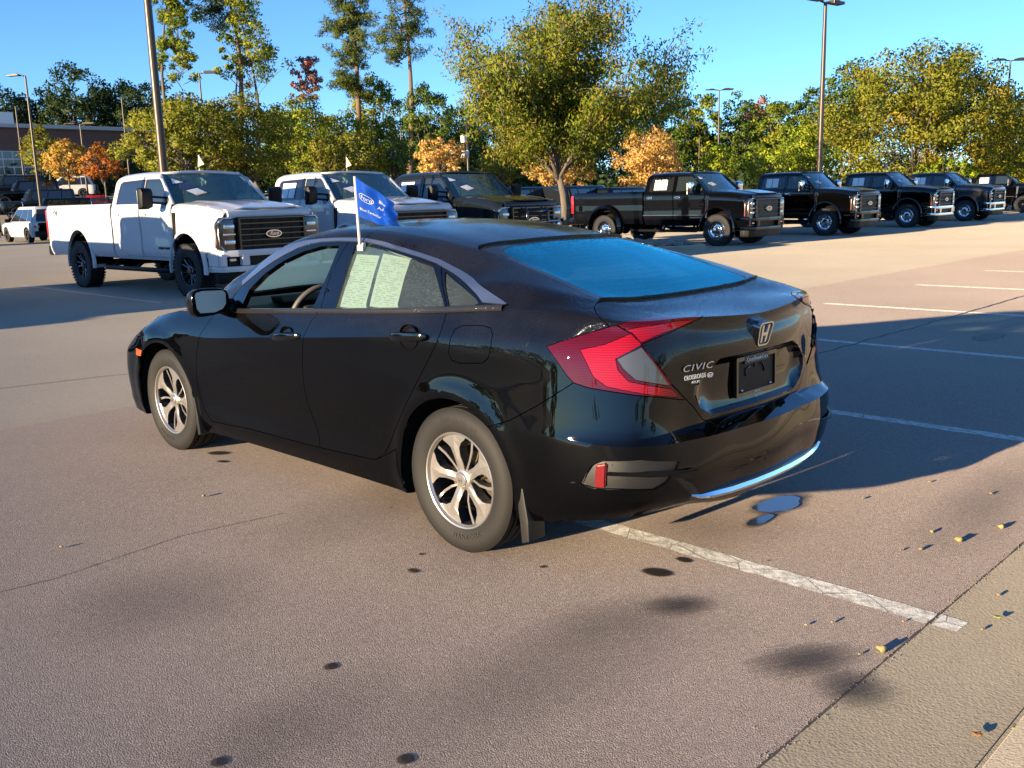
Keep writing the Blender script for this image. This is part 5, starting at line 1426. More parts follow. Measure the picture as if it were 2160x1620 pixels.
    for i,(px,py,rx,ry,a) in enumerate(((1387,1209,.075,.05,.3),(1443,1183,.045,.03,0),(872,1206,.035,.022,0),(889,1171,.018,.011,0),(699,1408,.028,.03,.2),(857,1604,.03,.03,.1),(464,1610,.028,.028,0),(462,957,.085,.05,.5),(470,975,.05,.025,.3),(1145,1198,.018,.014,0),(1520,1047,.07,.03,-.4),(1475,968,.03,.02,0),(2085,712,.14,.35,.0))):
        stain('oil_stain',px,py,rx,ry,a,oil,z+i*.00004)
    for i,(px,py,rx,ry,a,m_) in enumerate(((1430,1280,.17,.11,.9,scuff),(1700,1395,.24,.13,1.05,scuff),(1800,1455,.15,.14,1.0,scuff),(1150,1420,.34,.95,-.15,soft),(1300,1310,.22,.5,-.3,soft),(1060,1120,.5,.8,.1,damp),(900,1040,.5,1.2,.1,damp),(1500,1110,.45,.5,.1,damp),(330,1270,.5,.5,.2,soft),(600,1540,.25,.5,.2,soft),(2080,1060,.25,1.1,.05,damp))):
        stain('stain',px,py,rx,ry,a,m_,z+.0007+i*.00004)
    # puddles
    water=M['water']
    for (px,py,rx,ry,sd_) in ((1642,1066,.075,.17,1),(1604,1100,.032,.10,2)):
        c=gpt(px,py);rn=random.Random(sd_);ph=[rn.uniform(0,6.28) for _ in range(4)];pts=[]
        for k in range(64):
            a=2*math.pi*k/64;r=1+.10*math.sin(2*a+ph[0])+.08*math.sin(3*a+ph[1])+.05*math.sin(5*a+ph[2])+.02*math.sin(9*a+ph[3])
            pts.append((c.x+rx*r*math.cos(a),c.y+ry*r*math.sin(a)))
        sheet('puddle',pts,water,.0072+.0004*sd_)
        o=stain('damp_rim',px,py,rx*1.7,ry*1.55,0,P_damp,.0066+.0002*sd_)
M['line_faint']=P('faded bay paint',(.40,.39,.36),.9)
M['water']=P('puddle water with painted sky blue',(.05,.065,.09),.10,0,0,spec=1.0);M['water'].node_tree.nodes['Principled BSDF'].inputs['IOR'].default_value=1.6  # bluish base colour paints in the sky mirrored by the puddle
P_damp=stain_mat('damp asphalt',(.045,.036,.03),.8,.5,.6,7.0)
# ---------------- light poles -----------------
M['pole']=P('bronze pole paint',(.060,.043,.030),.38,.3)
M['pole_white']=P('white equipment box',(.6,.6,.58),.5)
def light_pole(label,px,dist,H,r=.1,heads=1,arm=(1,0),lean=0):
    p=dpt(px,dist);t=empty('light_pole',p);tag(t,label,'light pole','car park light poles')
    bm=bmesh.new();lathe(bm,[(r,0),(r*.97,H*.3),(r*.8,H*.7),(r*.6,H)],14,axis=2);bmobj('pole',recalc(bm),M['pole'],t)
    bm=bmesh.new();lathe(bm,[(.30,-.1),(.30,.75),(.28,.78),(.0005,.78)],20,axis=2);bmobj('pole_base',recalc(bm),M['kerb'],t,ang=R_(40))
    rt=_AX[0].copy();rt.z=0;rt.normalize();fw=Vector((-rt.y,rt.x,0))
    ax=rt*arm[0]+fw*arm[1]
    for s in ((1,-1) if heads==2 else (1,) if heads==1 else ()):
        bm=bmesh.new();tube(bm,[(0,0,H-.02),ax*s*.35+Vector((0,0,H+.03))],.04,6)
        rot=Matrix((ax*s,Vector((0,0,1)).cross(ax*s),Vector((0,0,1)))).transposed()
        bmobj('arm',recalc(bm),M['pole'],t)
        bm=bmesh.new();bbox(bm,ax*s*.70+Vector((0,0,H+.05)),(.75,.36,.07),rot,.025,2);bbox(bm,ax*s*.62+Vector((0,0,H+.10)),(.35,.30,.05),rot,.02);bmobj('lamp_head',bm,M['pole'],t,smooth=False)
    return t
def build_poles():
    light_pole('thick bronze light pole rising behind the nearest white pickup',349,27,11.5,.115,1,(1,.3))
    light_pole('bronze light pole behind the second black pickup from the right tree',1727,44,hz(4,1757,44),.12,2,(.8,.6))
    for lab,pb,pt,py,d,h,arm in (('light pole with twin flat heads between the orange tree and the woods',1514,1521,190,80,2,(1,0)),
        ('light pole with twin heads right of the big yellow-green tree',2112,2127,128,66,2,(1,0)),
        ('curved-arm light pole at the left in front of the brick building',82,62,160,62,1,(-1,.2)),
        ('light pole with one head among the tall thin trees on the left',441,440,155,66,1,(1,0)),
        ('slim light pole right of the brick building by the golden trees',276,266,205,90,0,(1,0)),
        ('slim light pole at the left edge before the dark woods',54,40,225,92,0,(1,0)),
        ('slim light pole before the yellow-green woods left of the pines',674,670,215,95,0,(1,0)),
        ('slim pole left of the big green tree near the pines',935,934,245,95,0,(1,0)),
        ('slim pole right of the orange tree behind the blue-black pickup',1474,1473,290,100,0,(1,0)),
        ('slim pole beside the small bright green trees at the right',1686,1688,285,100,0,(1,0)),
        ('low double-headed lamp before the brick wall of the building',184,182,262,80,2,(1,0)),
        ('slim pole behind the tall pine trunk',851,828,230,105,0,(1,0))):
        light_pole(lab,pb,d,hz(py,pt,d)-dpt(pb,d).z,.085,h,arm)
    p=dpt(989,52);t=empty('camera_pole',p);tag(t,'pole carrying white camera boxes left of the big green tree','camera pole')
    H=hz(235,989,52)
    bm=bmesh.new();tube(bm,[(0,0,0),(0,0,H)],.06,8);bmobj('pole',bm,M['pole'],t)
    rt=_AX[0].copy();rt.z=0;rt.normalize()
    for py,w,h in ((293,.28,.38),(325,.34,.36)):
        bm=bmesh.new();bbox(bm,-rt*.16+Vector((0,0,hz(py,989,52))),(w,w,h),None,.03,2);bbox(bm,-rt*.0+Vector((0,0,hz(py-6,989,52))),(.14,.14,.1),None,.02);bmobj('camera_box',bm,M['pole_white'],t,smooth=False)
# ---------------- brick building -----------------
def brick_mat():
    m,nt,b,l=nodes('red brick');tc=geo_pos(nt)
    mp=N(nt,'ShaderNodeMapping');mp.inputs['Rotation'].default_value=(0,R_(90),R_(90));l.new(tc,mp.inputs[0])
    br=N(nt,'ShaderNodeTexBrick');br.inputs['Color1'].default_value=(.16,.065,.045,1);br.inputs['Color2'].default_value=(.11,.05,.038,1);br.inputs['Mortar'].default_value=(.2,.16,.13,1);br.inputs['Scale'].default_value=3.0;l.new(mp.outputs[0],br.inputs['Vector'])
    l.new(br.outputs['Color'],b.inputs['Base Color']);b.inputs['Roughness'].default_value=.9;return m
def build_building():
    x=92;zb=terrain(x,-20);top=hz(265,30,98)
    t=empty('brick_building',(x,-12,zb));tag(t,'low brick building with glazed bay doors behind the left trees','building')
    h=top-zb
    wn=[]
    bm=bmesh.new();bbox(bm,(9,0,h/2),(18,64,h));bmobj('wall',bm,brick_mat(),t,smooth=False)
    bm=bmesh.new();bbox(bm,(8.9,0,h+.15),(18.6,64.6,.35),None,.03);bmobj('parapet',bm,P('pale coping',(.42,.42,.42),.6),t,smooth=False)
    bm=bmesh.new();bbox(bm,(9,-15.5,h+1.0),(5,6.5,1.9));bmobj('plant_screen',bm,P('white roof screen',(.62,.62,.6),.6),t,smooth=False)
    gm=P('dark garage glass',(.05,.06,.07),.08,0,0,spec=1.0);fm=P('white door frame',(.6,.6,.58),.5)
    for y in (-24,-16.5,-10.5,-4.5,1.5,8,15):
        w,dh=4.4,4.3
        d=bmesh.new();bbox(d,(-.03,y,dh/2),(.1,w,dh));do=bmobj('bay_door',d,fm,t,smooth=False)
        for i in range(5):
            for j in range(6):
                g=bmesh.new();bbox(g,(-.09,y-w/2+w*(i+.5)/5,dh*(j+.5)/6),(.03,w/5-.12,dh/6-.12));bmobj('pane',g,gm,do,smooth=False)
    for y in (-20.3,-13.5,-7.5,-1.5,4.8):
        g=bmesh.new();bbox(g,(-.15,y,5.2),(.3,.3,.3),None,.05);bmobj('wall_lamp',g,fm,t,smooth=False)
# ---------------- other parked vehicles -----------------
def small_wheel(R=.37,W=.22,face='dark'):
    rim=R*.66;bm=bmesh.new();lathe(bm,[(rim-.01,-.08),(rim-.012,.07),(rim+.003,.085),(rim-.01,.09)],24);recalc(bm)
    fm=M['rim_dark'] if face=='dark' else M['rim_face']
    w=bmobj('wheel',bm,fm,None,ang=R_(40));bmobj('tyre',tyre_bm(R,W,rim-.002,32),M['rubber_dark'],w,ang=R_(35))
    bm=bmesh.new()
    for k in range(5):
        a=R_(72*k);prism(bm,spoke_poly([(.04,-40+72*k),(rim*.98,-12+72*k),(rim*.98,12+72*k),(.04,40+72*k)]),1,.05,.075)
    lathe(bm,[(.06,.04),(.06,.08),(.0005,.085)],16);bmobj('spoke_set',recalc(bm),fm,w,smooth=False)
    bm=bmesh.new();lathe(bm,[(rim,-.02),(.0005,-.02)],16);recalc(bm);bmobj('wheel_back',bm,M['dark'],w);return w
def build_suv(label,paintm,loc,rz,L=4.6,W=1.9,H=1.85,boxy=True,group=None,cat='suv',name='boxy_suv',wheel='dark',flag=False,glassm=None,low=False):
    T=empty(name,loc,rz);tag(T,label,cat,group);A=R_(22);Y=(0,1,0);glassm=glassm or M['privacy_glass']
    hw=W/2;wb=L*.6;xf=L*.5;fa=wb/2;ra=-wb/2;R=.40 if boxy else .35
    if low:R=.34
    belt=H*.60 if boxy else H*.56;hood=H*.60 if boxy else H*.57
    if low:belt=H*.64;hood=H*.60
    zb=R*.75
    # lower body
    ln=[(zb,hw*.93),(zb+.10,hw*.98),(belt*.55,hw*1.0),(belt*.8,hw*.995),(belt*.97,hw*.98),(belt,hw*.94)]
    xs=[-xf,-xf+.06,-xf*.7,0,xf*.4,xf*.8,xf-.08,xf]
    ins=[.10,.02,0,0,0,.02,.07,.18] if boxy else [.22,.06,.0,0,0,.03,.14,.36]
    zd=[0,0,0,0,0,-.01 if boxy else -.05,-.02 if boxy else -.10,-.04 if boxy else -.16]
    Lc=np.array([[(x,y-i_,z+(d if z>belt*.7 else 0)) for z,y in ln]+[(x,(hw-i_)*.55,belt+d+.02),(x,0,belt+d+.03)] for x,i_,d in zip(xs,ins,zd)])
    G=loft_bm(Lc,.10,.09,{1:.5,5:.7 if boxy else .3});bm=grids_to_bm([(G,0,0)])
    bm.normal_update()
    if sum(f.normal.y for f in bm.faces)<0:bmesh.ops.reverse_faces(bm,faces=bm.faces[:])
    C=Cutter(bm)
    for x in (fa,ra):
        C.run([(x+(R*1.17)*math.cos(a),1,R+(R*1.17)*math.sin(a)) for a in np.linspace(-.6,math.pi+.6,20)],Y,9,filt=lambda c:c.y>hw*.6)
    b=C.extract(0,mirror_join=True,gap=0,flange=.03);bm.free()
    bmesh.ops.holes_fill(b,edges=[e for e in b.edges if e.is_boundary and abs(e.verts[0].co.x)>xf-.02 and abs(e.verts[1].co.x)>xf-.02],sides=60)
    body=bmobj('body',b,paintm,T,ang=A)
    # greenhouse
    f0=xf*(.34 if boxy else .46);f1=xf*(.20 if boxy else .12);r0=-xf+.06;r1=-xf+(.12 if boxy else .45)
    if low:f0,f1,r0,r1=xf*.30,-xf*.05,-xf*.72,-xf*.35
    tw=hw*.93;rw=hw*(.82 if boxy else .70)
    bm=bmesh.new()
    lo=[(f0,tw*.96),(f0-.3,tw),(r0+.3,tw),(r0,tw*.92)];hi=[(f1,rw*.95),(f1-.2,rw),(r1+.2,rw),(r1,rw*.92)]
    VB=[bm.verts.new((x,y,belt-.02)) for x,y in lo]+[bm.verts.new((x,-y,belt-.02)) for x,y in lo[::-1]]
    VT=[bm.verts.new((x,y,H-.05)) for x,y in hi]+[bm.verts.new((x,-y,H-.05)) for x,y in hi[::-1]]
    n=8
    for k in range(n):bm.faces.new((VB[k],VB[(k+1)%n],VT[(k+1)%n],VT[k]))
    VR=[bm.verts.new((v.co.x*.97+.0,v.co.y*.9,H)) for v in VT]
    for k in range(n):bm.faces.new((VT[k],VT[(k+1)%n],VR[(k+1)%n],VR[k]))
    bm.faces.new(VR);recalc(bm);bmesh.ops.bevel(bm,geom=[e for e in bm.edges],offset=.02,segments=1,affect='EDGES')
    gh=bmobj('cabin',bm,paintm,T,ang=R_(40))
    def pane(pts,nm='window'):
        bx=bmesh.new();bx.faces.new([bx.verts.new(p) for p in pts]);bx.normal_update();bmobj(nm,bx,glassm,gh,smooth=False)
    zt,zl=H-.13,belt+.05
    def side(xa,xb,s):
        def pt(t,z):
            u=(z-belt)/(H-.05-belt);xx=t;return (xx,s*(tw*(1-u)+rw*u+.012),z)
        u0=(zl-belt)/(H-.05-belt);u1=(zt-belt)/(H-.05-belt)
        return pt,u0,u1
    for s in (1,-1):
        pt,u0,u1=side(0,0,s)
        fl=f0+(f1-f0)*u0-.22;ft=f0+(f1-f0)*u1-.18;rl=r0+(r1-r0)*u0+.20;rt=r0+(r1-r0)*u1+.16
        cuts=[0,.40,.74,1] if not low else [0,.7,1]
        for a,b_ in zip(cuts[:-1],cuts[1:]):
            g=.012
            pane([pt(fl+(rl-fl)*(a+g),zl),pt(fl+(rl-fl)*(b_-g),zl),pt(ft+(rt-ft)*(b_-g),zt),pt(ft+(rt-ft)*(a+g),zt)])
    for xb,xt,sg in ((f0,f1,1),(r0,r1,-1)):
        u0=(zl-belt+.02)/(H-.05-belt);u1=(zt-belt)/(H-.05-belt);o=.02*sg
        yb,yt=tw*.86,rw*.86
        pane([(xb+(xt-xb)*u0+o,yb,zl),(xb+(xt-xb)*u0+o,-yb,zl),(xb+(xt-xb)*u1+o,-yt,zt),(xb+(xt-xb)*u1+o,yt,zt)],'windscreen' if sg>0 else 'rear_window')
    # lamps, bumpers, grille
    for s in (1,-1):
        bx=bmesh.new();bbox(bx,(-xf+.05 if boxy else -xf+.10,s*hw*.80,belt*.80),(.14,hw*.26,belt*.20 if boxy else .14),None,.02);bmobj('tail_lamp',bx,M['red_lamp'],T,ang=A)
        bx=bmesh.new();bbox(bx,(xf-.04 if boxy else xf-.16,s*hw*.68,hood*.80),(.10,.24,.20 if boxy else .12),None,.04,2);bmobj('head_lamp',bx,M['lamp_glass'],T,ang=A)
        bx=bmesh.new();bbox(bx,(f0-.30,s*(hw+.10),belt+.10),(.12,.20,.16),None,.03,2);bmobj('door_mirror',bx,M['black_plastic'],T,ang=A)
        for x in (.02*L,-.20*L):
            bx=bmesh.new();bbox(bx,(x,s*(hw+.012),belt*.86),(.18,.03,.03),None,.008);bmobj('handle',bx,paintm,T,ang=A)
    bx=bmesh.new();bbox(bx,(xf-.0,0,hood*.78),(.06,hw*1.1,.20),None,.02);bmobj('grille',bx,M['black_plastic'],T,smooth=False)
    bx=bmesh.new();bbox(bx,(xf+.02,0,zb+.16),(.22,W*.94,.26),None,.05,2);bmobj('front_bumper',bx,M['black_plastic'],T,ang=A);bx=bmesh.new();bbox(bx,(-xf-.02,0,zb+.16),(.22,W*.94,.26),None,.05,2);bmobj('rear_bumper',bx,M['black_plastic'],T,ang=A)
    bx=bmesh.new();bbox(bx,(0,0,zb+.12),(L*.9,W*.8,.2));bmobj('underbody',bx,M['dark'],T,smooth=False)
    for x in (fa,ra):
        bx=bmesh.new()
        for s in (1,-1):lathe(bx,[(R*1.18,hw*.99*s),(R*1.18,hw*.6*s),(.05,hw*.6*s)],16,(x,0,R),1,0,-.2,math.pi+.2)
        recalc(bx);bmobj('wheel_well',bx,M['dark'],T)
    w=small_wheel(R,.24,wheel);place_wheel(w,fa,hw-.12,R,T,1,.2)
    for x,s in ((fa,-1),(ra,1),(ra,-1)):place_wheel(copy_tree(w),x,s*(hw-.12),R,T,s,.7*s)
    if boxy:
        bx=bmesh.new();bbox(bx,(-xf-.16,.0,belt*.85),(.22,.72,.72),None,.12,3);bmobj('spare_wheel',bx,M['rubber_dark'],T,ang=A)
    return T
def car_flag(name,label,loc,rz,col,h=.45,w=.28,mat=None):
    t=empty(name,loc,rz);tag(t,label,'flag','small flags clipped to parked vehicles')
    bm=bmesh.new();tube(bm,[(0,0,0),(0,0,h)],.006,5);bmobj('stick',bm,M['white_print'],t)
    bm=bmesh.new();V=[]
    for i in range(7):
        for j in range(2):V.append(bm.verts.new((.05*math.sin(i*1.1)*j,w*i/6*.45,h-(.24*j*(1-i/6)+.03*i/6)-.11*(i/6))))
    for i in range(6):bm.faces.new((V[2*i],V[2*i+2],V[2*i+3],V[2*i+1]))
    bmobj('cloth',bm,mat,t);return t
M['flag_cloth']=P('orange white flag cloth',(.75,.55,.42),.8);M['flag_blue']=P('blue flag cloth',(.006,.03,.25),.6)
M['red_car']=paint('red car paint',(.30,.006,.012));M['suv_white']=paint('white suv paint',(.5,.5,.5))
def build_vehicles():
    G='pickups parked along the far side of the aisle';PI=math.pi
    build_truck('nearest white pickup with black grille and FX4 lettering on its bed',M['white_paint'],(12.2,-5.08,0),fx4=True,rz=PI+R_(2.5),papers=False)
    build_truck('second white pickup behind the nearest one, its nose behind the blue flag',M['white_paint'],(12.25,-8.42,0),rz=PI+R_(1))
    build_truck('dark slate pickup with a tubular push bar right of the white pickups',M['slate_paint'],(12.2,-11.5,0),bullbar=True,rz=PI,lettering=False)
    build_truck('blue-black dual-wheel pickup with chrome mirrors behind the stone island',M['navy_paint'],(12.1,-21.2,0),'chrome','chrome',M['chrome'],dually=True,lamp='b',stickers='b')
    build_truck('black pickup with chrome wheels, second from the left of the dark row',M['black_paint'],(12.0,-27.6,0),'chrome','chrome',M['chrome'],lamp='b',stickers='b',lettering=False)
    build_truck('black pickup with a chrome bumper, third of the dark row',M['black_paint'],(12.0,-34.3,0),'chrome','chrome',M['chrome'],M['chrome'],lamp='b',stickers='b',lettering=False)
    build_truck('charcoal grey pickup with a chrome bumper, last of the dark row',M['grey_paint'],(12.3,-41.2,0),'chrome','chrome',M['chrome'],M['chrome'],lamp='b',stickers='b',lettering=False)
    build_truck('black pickup cut by the right edge, beyond the dark row',M['black_paint'],dpt(2166,60),'black','chrome',lettering=False,stickers=None,rz=PI*1.05)
    # off-frame neighbour whose shade falls on the nearest white pickup
    build_truck('white pickup just outside the left edge beside the nearest white one',M['white_paint'],(12.3,1.45,0),rz=PI,papers=False,stickers=None,antenna=False,lettering=False)
    build_truck('black pickup farther outside the left edge',M['black_paint'],(12.3,8.2,0),rz=PI,papers=False,stickers=None,antenna=False,lettering=False)
    S='vehicles in the rear rows'
    build_suv('black boxy suv behind the dark slate pickup',M['black_paint'],dpt(1110,42),R_(-90),L=4.5,H=1.95,group=S)
    build_suv('dark boxy suv behind the trunk of the big green tree',M['slate_paint'],dpt(1235,43),R_(-90),L=4.8,H=1.95,group=S)
    build_suv('dark suv half hidden between the tree trunk and the blue-black pickup',M['black_paint'],dpt(1320,44),R_(-90),L=4.5,H=1.85,group=S)
    build_suv('white suv seen from behind left of the nearest white pickup',M['suv_white'],(46.8,-13.7,0),0,L=4.7,W=1.84,H=1.70,boxy=False,group=S,name='crossover_suv')
    build_suv('dark suv with roof rails right of the white suv',M['black_paint'],dpt(168,56),R_(-15),L=4.6,H=1.75,boxy=False,group=S,name='crossover_suv')
    for i,(px,d,lab) in enumerate(((105,64,'black boxy suv in the rear left row, nearest of four'),(75,71,'black boxy suv second of the four in the rear left row'),(50,78,'black boxy suv third of the four in the rear left row'),(20,84,'black boxy suv farthest of the four in the rear left row'))):
        build_suv(lab,M['black_paint'] if i%2==0 else M['slate_paint'],dpt(px,d),R_(80),L=4.6,H=1.9,group=S)
    build_suv('dark suv at the left edge below the boxy suvs',M['black_paint'],dpt(-150,49),R_(80),L=4.6,H=1.8,group=S)
    build_suv('red low sports car beside the red-brown tree',M['red_car'],dpt(200,74),R_(150),L=4.5,H=1.3,boxy=False,low=True,group=S,cat='car',name='sports_car')
    build_suv('white suv behind the golden tree by the building',M['suv_white'],dpt(140,88),R_(60),L=4.7,H=1.75,boxy=False,group=S,name='crossover_suv')
    build_suv('white car between the two white pickups in the rear row',M['suv_white'],dpt(545,40),R_(-90),L=4.6,H=1.7,boxy=False,group=S,cat='car',name='crossover_suv')
    for px,d,wh in ((1975,62,'leftmost'),(2015,64,'middle'),(2060,66,'rightmost')):
        build_suv(wh+' of three dark vehicles in the far row under the yellow trees',M['black_paint'],dpt(px,d),R_(200),L=4.6,H=1.85,group='dark vehicles in the far right row')
    for loc,lab in (((13.6,-5.2,2.12),'cream flag tip above the roof of the nearest white pickup'),((13.6,-8.5,2.12),'cream flag tip above the roof of the second white pickup'),((13.6,-34.9,2.12),'pale flag tip above the third dark pickup'),((13.8,-42,2.12),'pale flag tip above the charcoal pickup')):
        car_flag('roof_flag',lab,loc,R_(100),None,.32,.25,M['flag_cloth'])
    for px,d,lab in ((44,49,'small blue flag on the white suv at the left'),(190,52,'small blue flag on the dark suv beside the white pickup bed')):
        p=dpt(px,d);car_flag('window_flag',lab,(p.x,p.y,1.55),R_(60),None,.5,.3,M['flag_blue'])
# ---------------- small things -----------------
def flag_pt(u,v):
    """cloth of the window flag; u 0..1 away from the stick, v 0..1 downwards"""
    p0=Vector((.893,.664,1.50));
    a=Vector((-1,-.22,0)).normalized()
    W=.265;Hh=.185
    drop=.165*u**1.15
    fold=.040*math.sin(u*7.5+v*2.6)*u**.7+.022*math.sin(u*13-v*6)*u+.008*math.sin(u*22+v*9)*u
    n=Vector((-.2,.97,.1)).normalized()
    h=Hh*(1-.60*u**1.7)
    p=p0+Vector((.003,.0,.141))+a*(W*u)*(1-.10*v*(1-u))-Vector((0,0,1))*(drop+h*v)+n*fold+Vector((-.02,.02,0))*v*u
    return p
def flag_nrm(u,v):
    e=.01;du=flag_pt(u+e,v)-flag_pt(u-e,v);dv=flag_pt(u,v+e)-flag_pt(u,v-e);n=du.cross(dv).normalized()
    return n if n.dot(Vector((-.3,.9,0)))>0 else -n
def build_flag():
    t=empty('window_flag',(.885,.664,1.305));tag(t,'blue dealer flag clipped to the rear door window of the black sedan','flag')
    base=Vector((.885,.664,1.305))
    bm=bmesh.new();tube(bm,[(0,0,-.015),(.004,.0,.1),(.012,.0,.338)],[.0085,.0080,.0075],10);bmobj('stick',bm,M['flag_stick'],t)
    bm=bmesh.new();bbox(bm,(-.014,.010,-.006),(.045,.010,.030),None,.003);bbox(bm,(-.03,.0,.008),(.012,.02,.022),None,.003);bmobj('clip',bm,M['flag_stick'],t,smooth=False)
    nu,nv=40,22;bm=bmesh.new();V=[[bm.verts.new(flag_pt(i/nu,j/nv)-base) for j in range(nv+1)] for i in range(nu+1)]
    for i in range(nu):
        for j in range(nv):bm.faces.new((V[i][j],V[i+1][j],V[i+1][j+1],V[i][j+1]))
    bmobj('cloth',recalc(bm),M['flag_main'],t)
    def put(b,u0,v0,su,sv,mat,nm):
        for v in b.verts:
            u=u0+v.co.x*su;w=v0-v.co.y*sv;v.co=flag_pt(u,w)+flag_nrm(u,w)*.0015-base
        bmobj(nm,b,mat,t,smooth=False)
    fine=lambda b:(bmesh.ops.subdivide_edges(b,edges=[e for e in b.edges if e.calc_length()>.3],cuts=1),b)[1]
    put(text_bm('Blue',1,0,'LEFT'),.46,.38,.095,.14,M['flag_print'],'lettering')
    put(text_bm('Advantage',1,0,'LEFT'),.46,.57,.085,.14,M['flag_print'],'lettering')
    put(text_bm('Blue Certified Used',1,0,'LEFT'),.10,.80,.066,.10,M['flag_print'],'lettering')
    b=bmesh.new();oval_ring(b,1,.62,.07,36);put(b,.25,.42,.145,.18,M['flag_print'],'oval')
    put(text_bm('Ford',1,0,'CENTER',.3),.25,.475,.115,.16,M['flag_print'],'lettering')
def paper_mat():
    m,nt,b,l=nodes('printed window sheet');tc=N(nt,'ShaderNodeTexCoord');sp=N(nt,'ShaderNodeSeparateXYZ');l.new(tc.outputs['UV'],sp.inputs[0])
    lines=math_(nt,'FRACT',math_(nt,'MULTIPLY',sp.outputs[1],24.0));ln=math_(nt,'GREATER_THAN',lines,.55)
    mp=N(nt,'ShaderNodeMapping');mp.inputs['Scale'].default_value=(15,24,1);l.new(tc.outputs['UV'],mp.inputs[0])
    sn=N(nt,'ShaderNodeVectorMath');sn.operation='FLOOR';l.new(mp.outputs[0],sn.inputs[0])
    wn=N(nt,'ShaderNodeTexWhiteNoise');l.new(sn.outputs[0],wn.inputs[0])
    n2=N(nt,'ShaderNodeTexNoise',i_Scale=5.0);l.new(tc.outputs['UV'],n2.inputs['Vector'])
    ink=math_(nt,'MULTIPLY',ln,math_(nt,'GREATER_THAN',math_(nt,'ADD',wn.outputs[0],math_(nt,'MULTIPLY',n2.outputs['Fac'],.9)),.92))
    ex=math_(nt,'MULTIPLY',math_(nt,'LESS_THAN',math_(nt,'ABSOLUTE',math_(nt,'SUBTRACT',sp.outputs[0],.5)),.42),math_(nt,'LESS_THAN',math_(nt,'ABSOLUTE',math_(nt,'SUBTRACT',sp.outputs[1],.5)),.45))
    c=mixc(nt,math_(nt,'MULTIPLY',math_(nt,'MULTIPLY',ink,ex),.42),(.80,.77,.70),(.07,.08,.08));l.new(c,b.inputs['Base Color']);b.inputs['Roughness'].default_value=.7
    # thin paper lets some daylight through
    return m
def build_papers():
    pm=paper_mat()
    A=[[(.758,.655,1.283),(.497,.672,1.252)],[(.5,.6,1),(.5,.6,1)]]
    sheets=((((.965,1.266),(.748,1.262),(.687,1.014),(.900,1.018)),'printed buyer sheet taped inside the sedan rear door window, front one'),
            (((.732,1.272),(.520,1.252),(.452,1.030),(.668,1.034)),'printed window sheet with boxed sections behind the other in the sedan rear door'))
    def surf(x,z):
        zb=knots_at(CT[0],[x])[0];zm=knots_at(CT[1],[x])[0];zt=knots_at(CT[2],[x])[0]
        pts=np.array([zb,zm,zt]);y=np.interp(z,pts[:,2],pts[:,1]);return y-.026
    for k,(q,lab) in enumerate(sheets):
        bm=bmesh.new();uvl=bm.loops.layers.uv.new('uv');nu,nv=6,8;V=[]
        for i in range(nu+1):
            for j in range(nv+1):
                s,t=i/nu,j/nv
                x=(q[0][0]*(1-s)+q[1][0]*s)*(1-t)+(q[3][0]*(1-s)+q[2][0]*s)*t;z=(q[0][1]*(1-s)+q[1][1]*s)*(1-t)+(q[3][1]*(1-s)+q[2][1]*s)*t
                V.append((bm.verts.new((x,surf(x,z)-.004*k,z)),(s,1-t)))
        uvd={v:u for v,u in V}
        for i in range(nu):
            for j in range(nv):
                f=bm.faces.new([V[a][0] for a in (i*(nv+1)+j,i*(nv+1)+j+1,(i+1)*(nv+1)+j+1,(i+1)*(nv+1)+j)])
                for lp in f.loops:lp[uvl].uv=uvd[lp.vert]
        bm.normal_update()
        if bm.faces[:][0].normal.y<0:bmesh.ops.reverse_faces(bm,faces=bm.faces[:])
        o=bmobj('window_sheet',bm,pm,None,smooth=True);tag(o,lab,'paper','sheets in the sedan rear window')
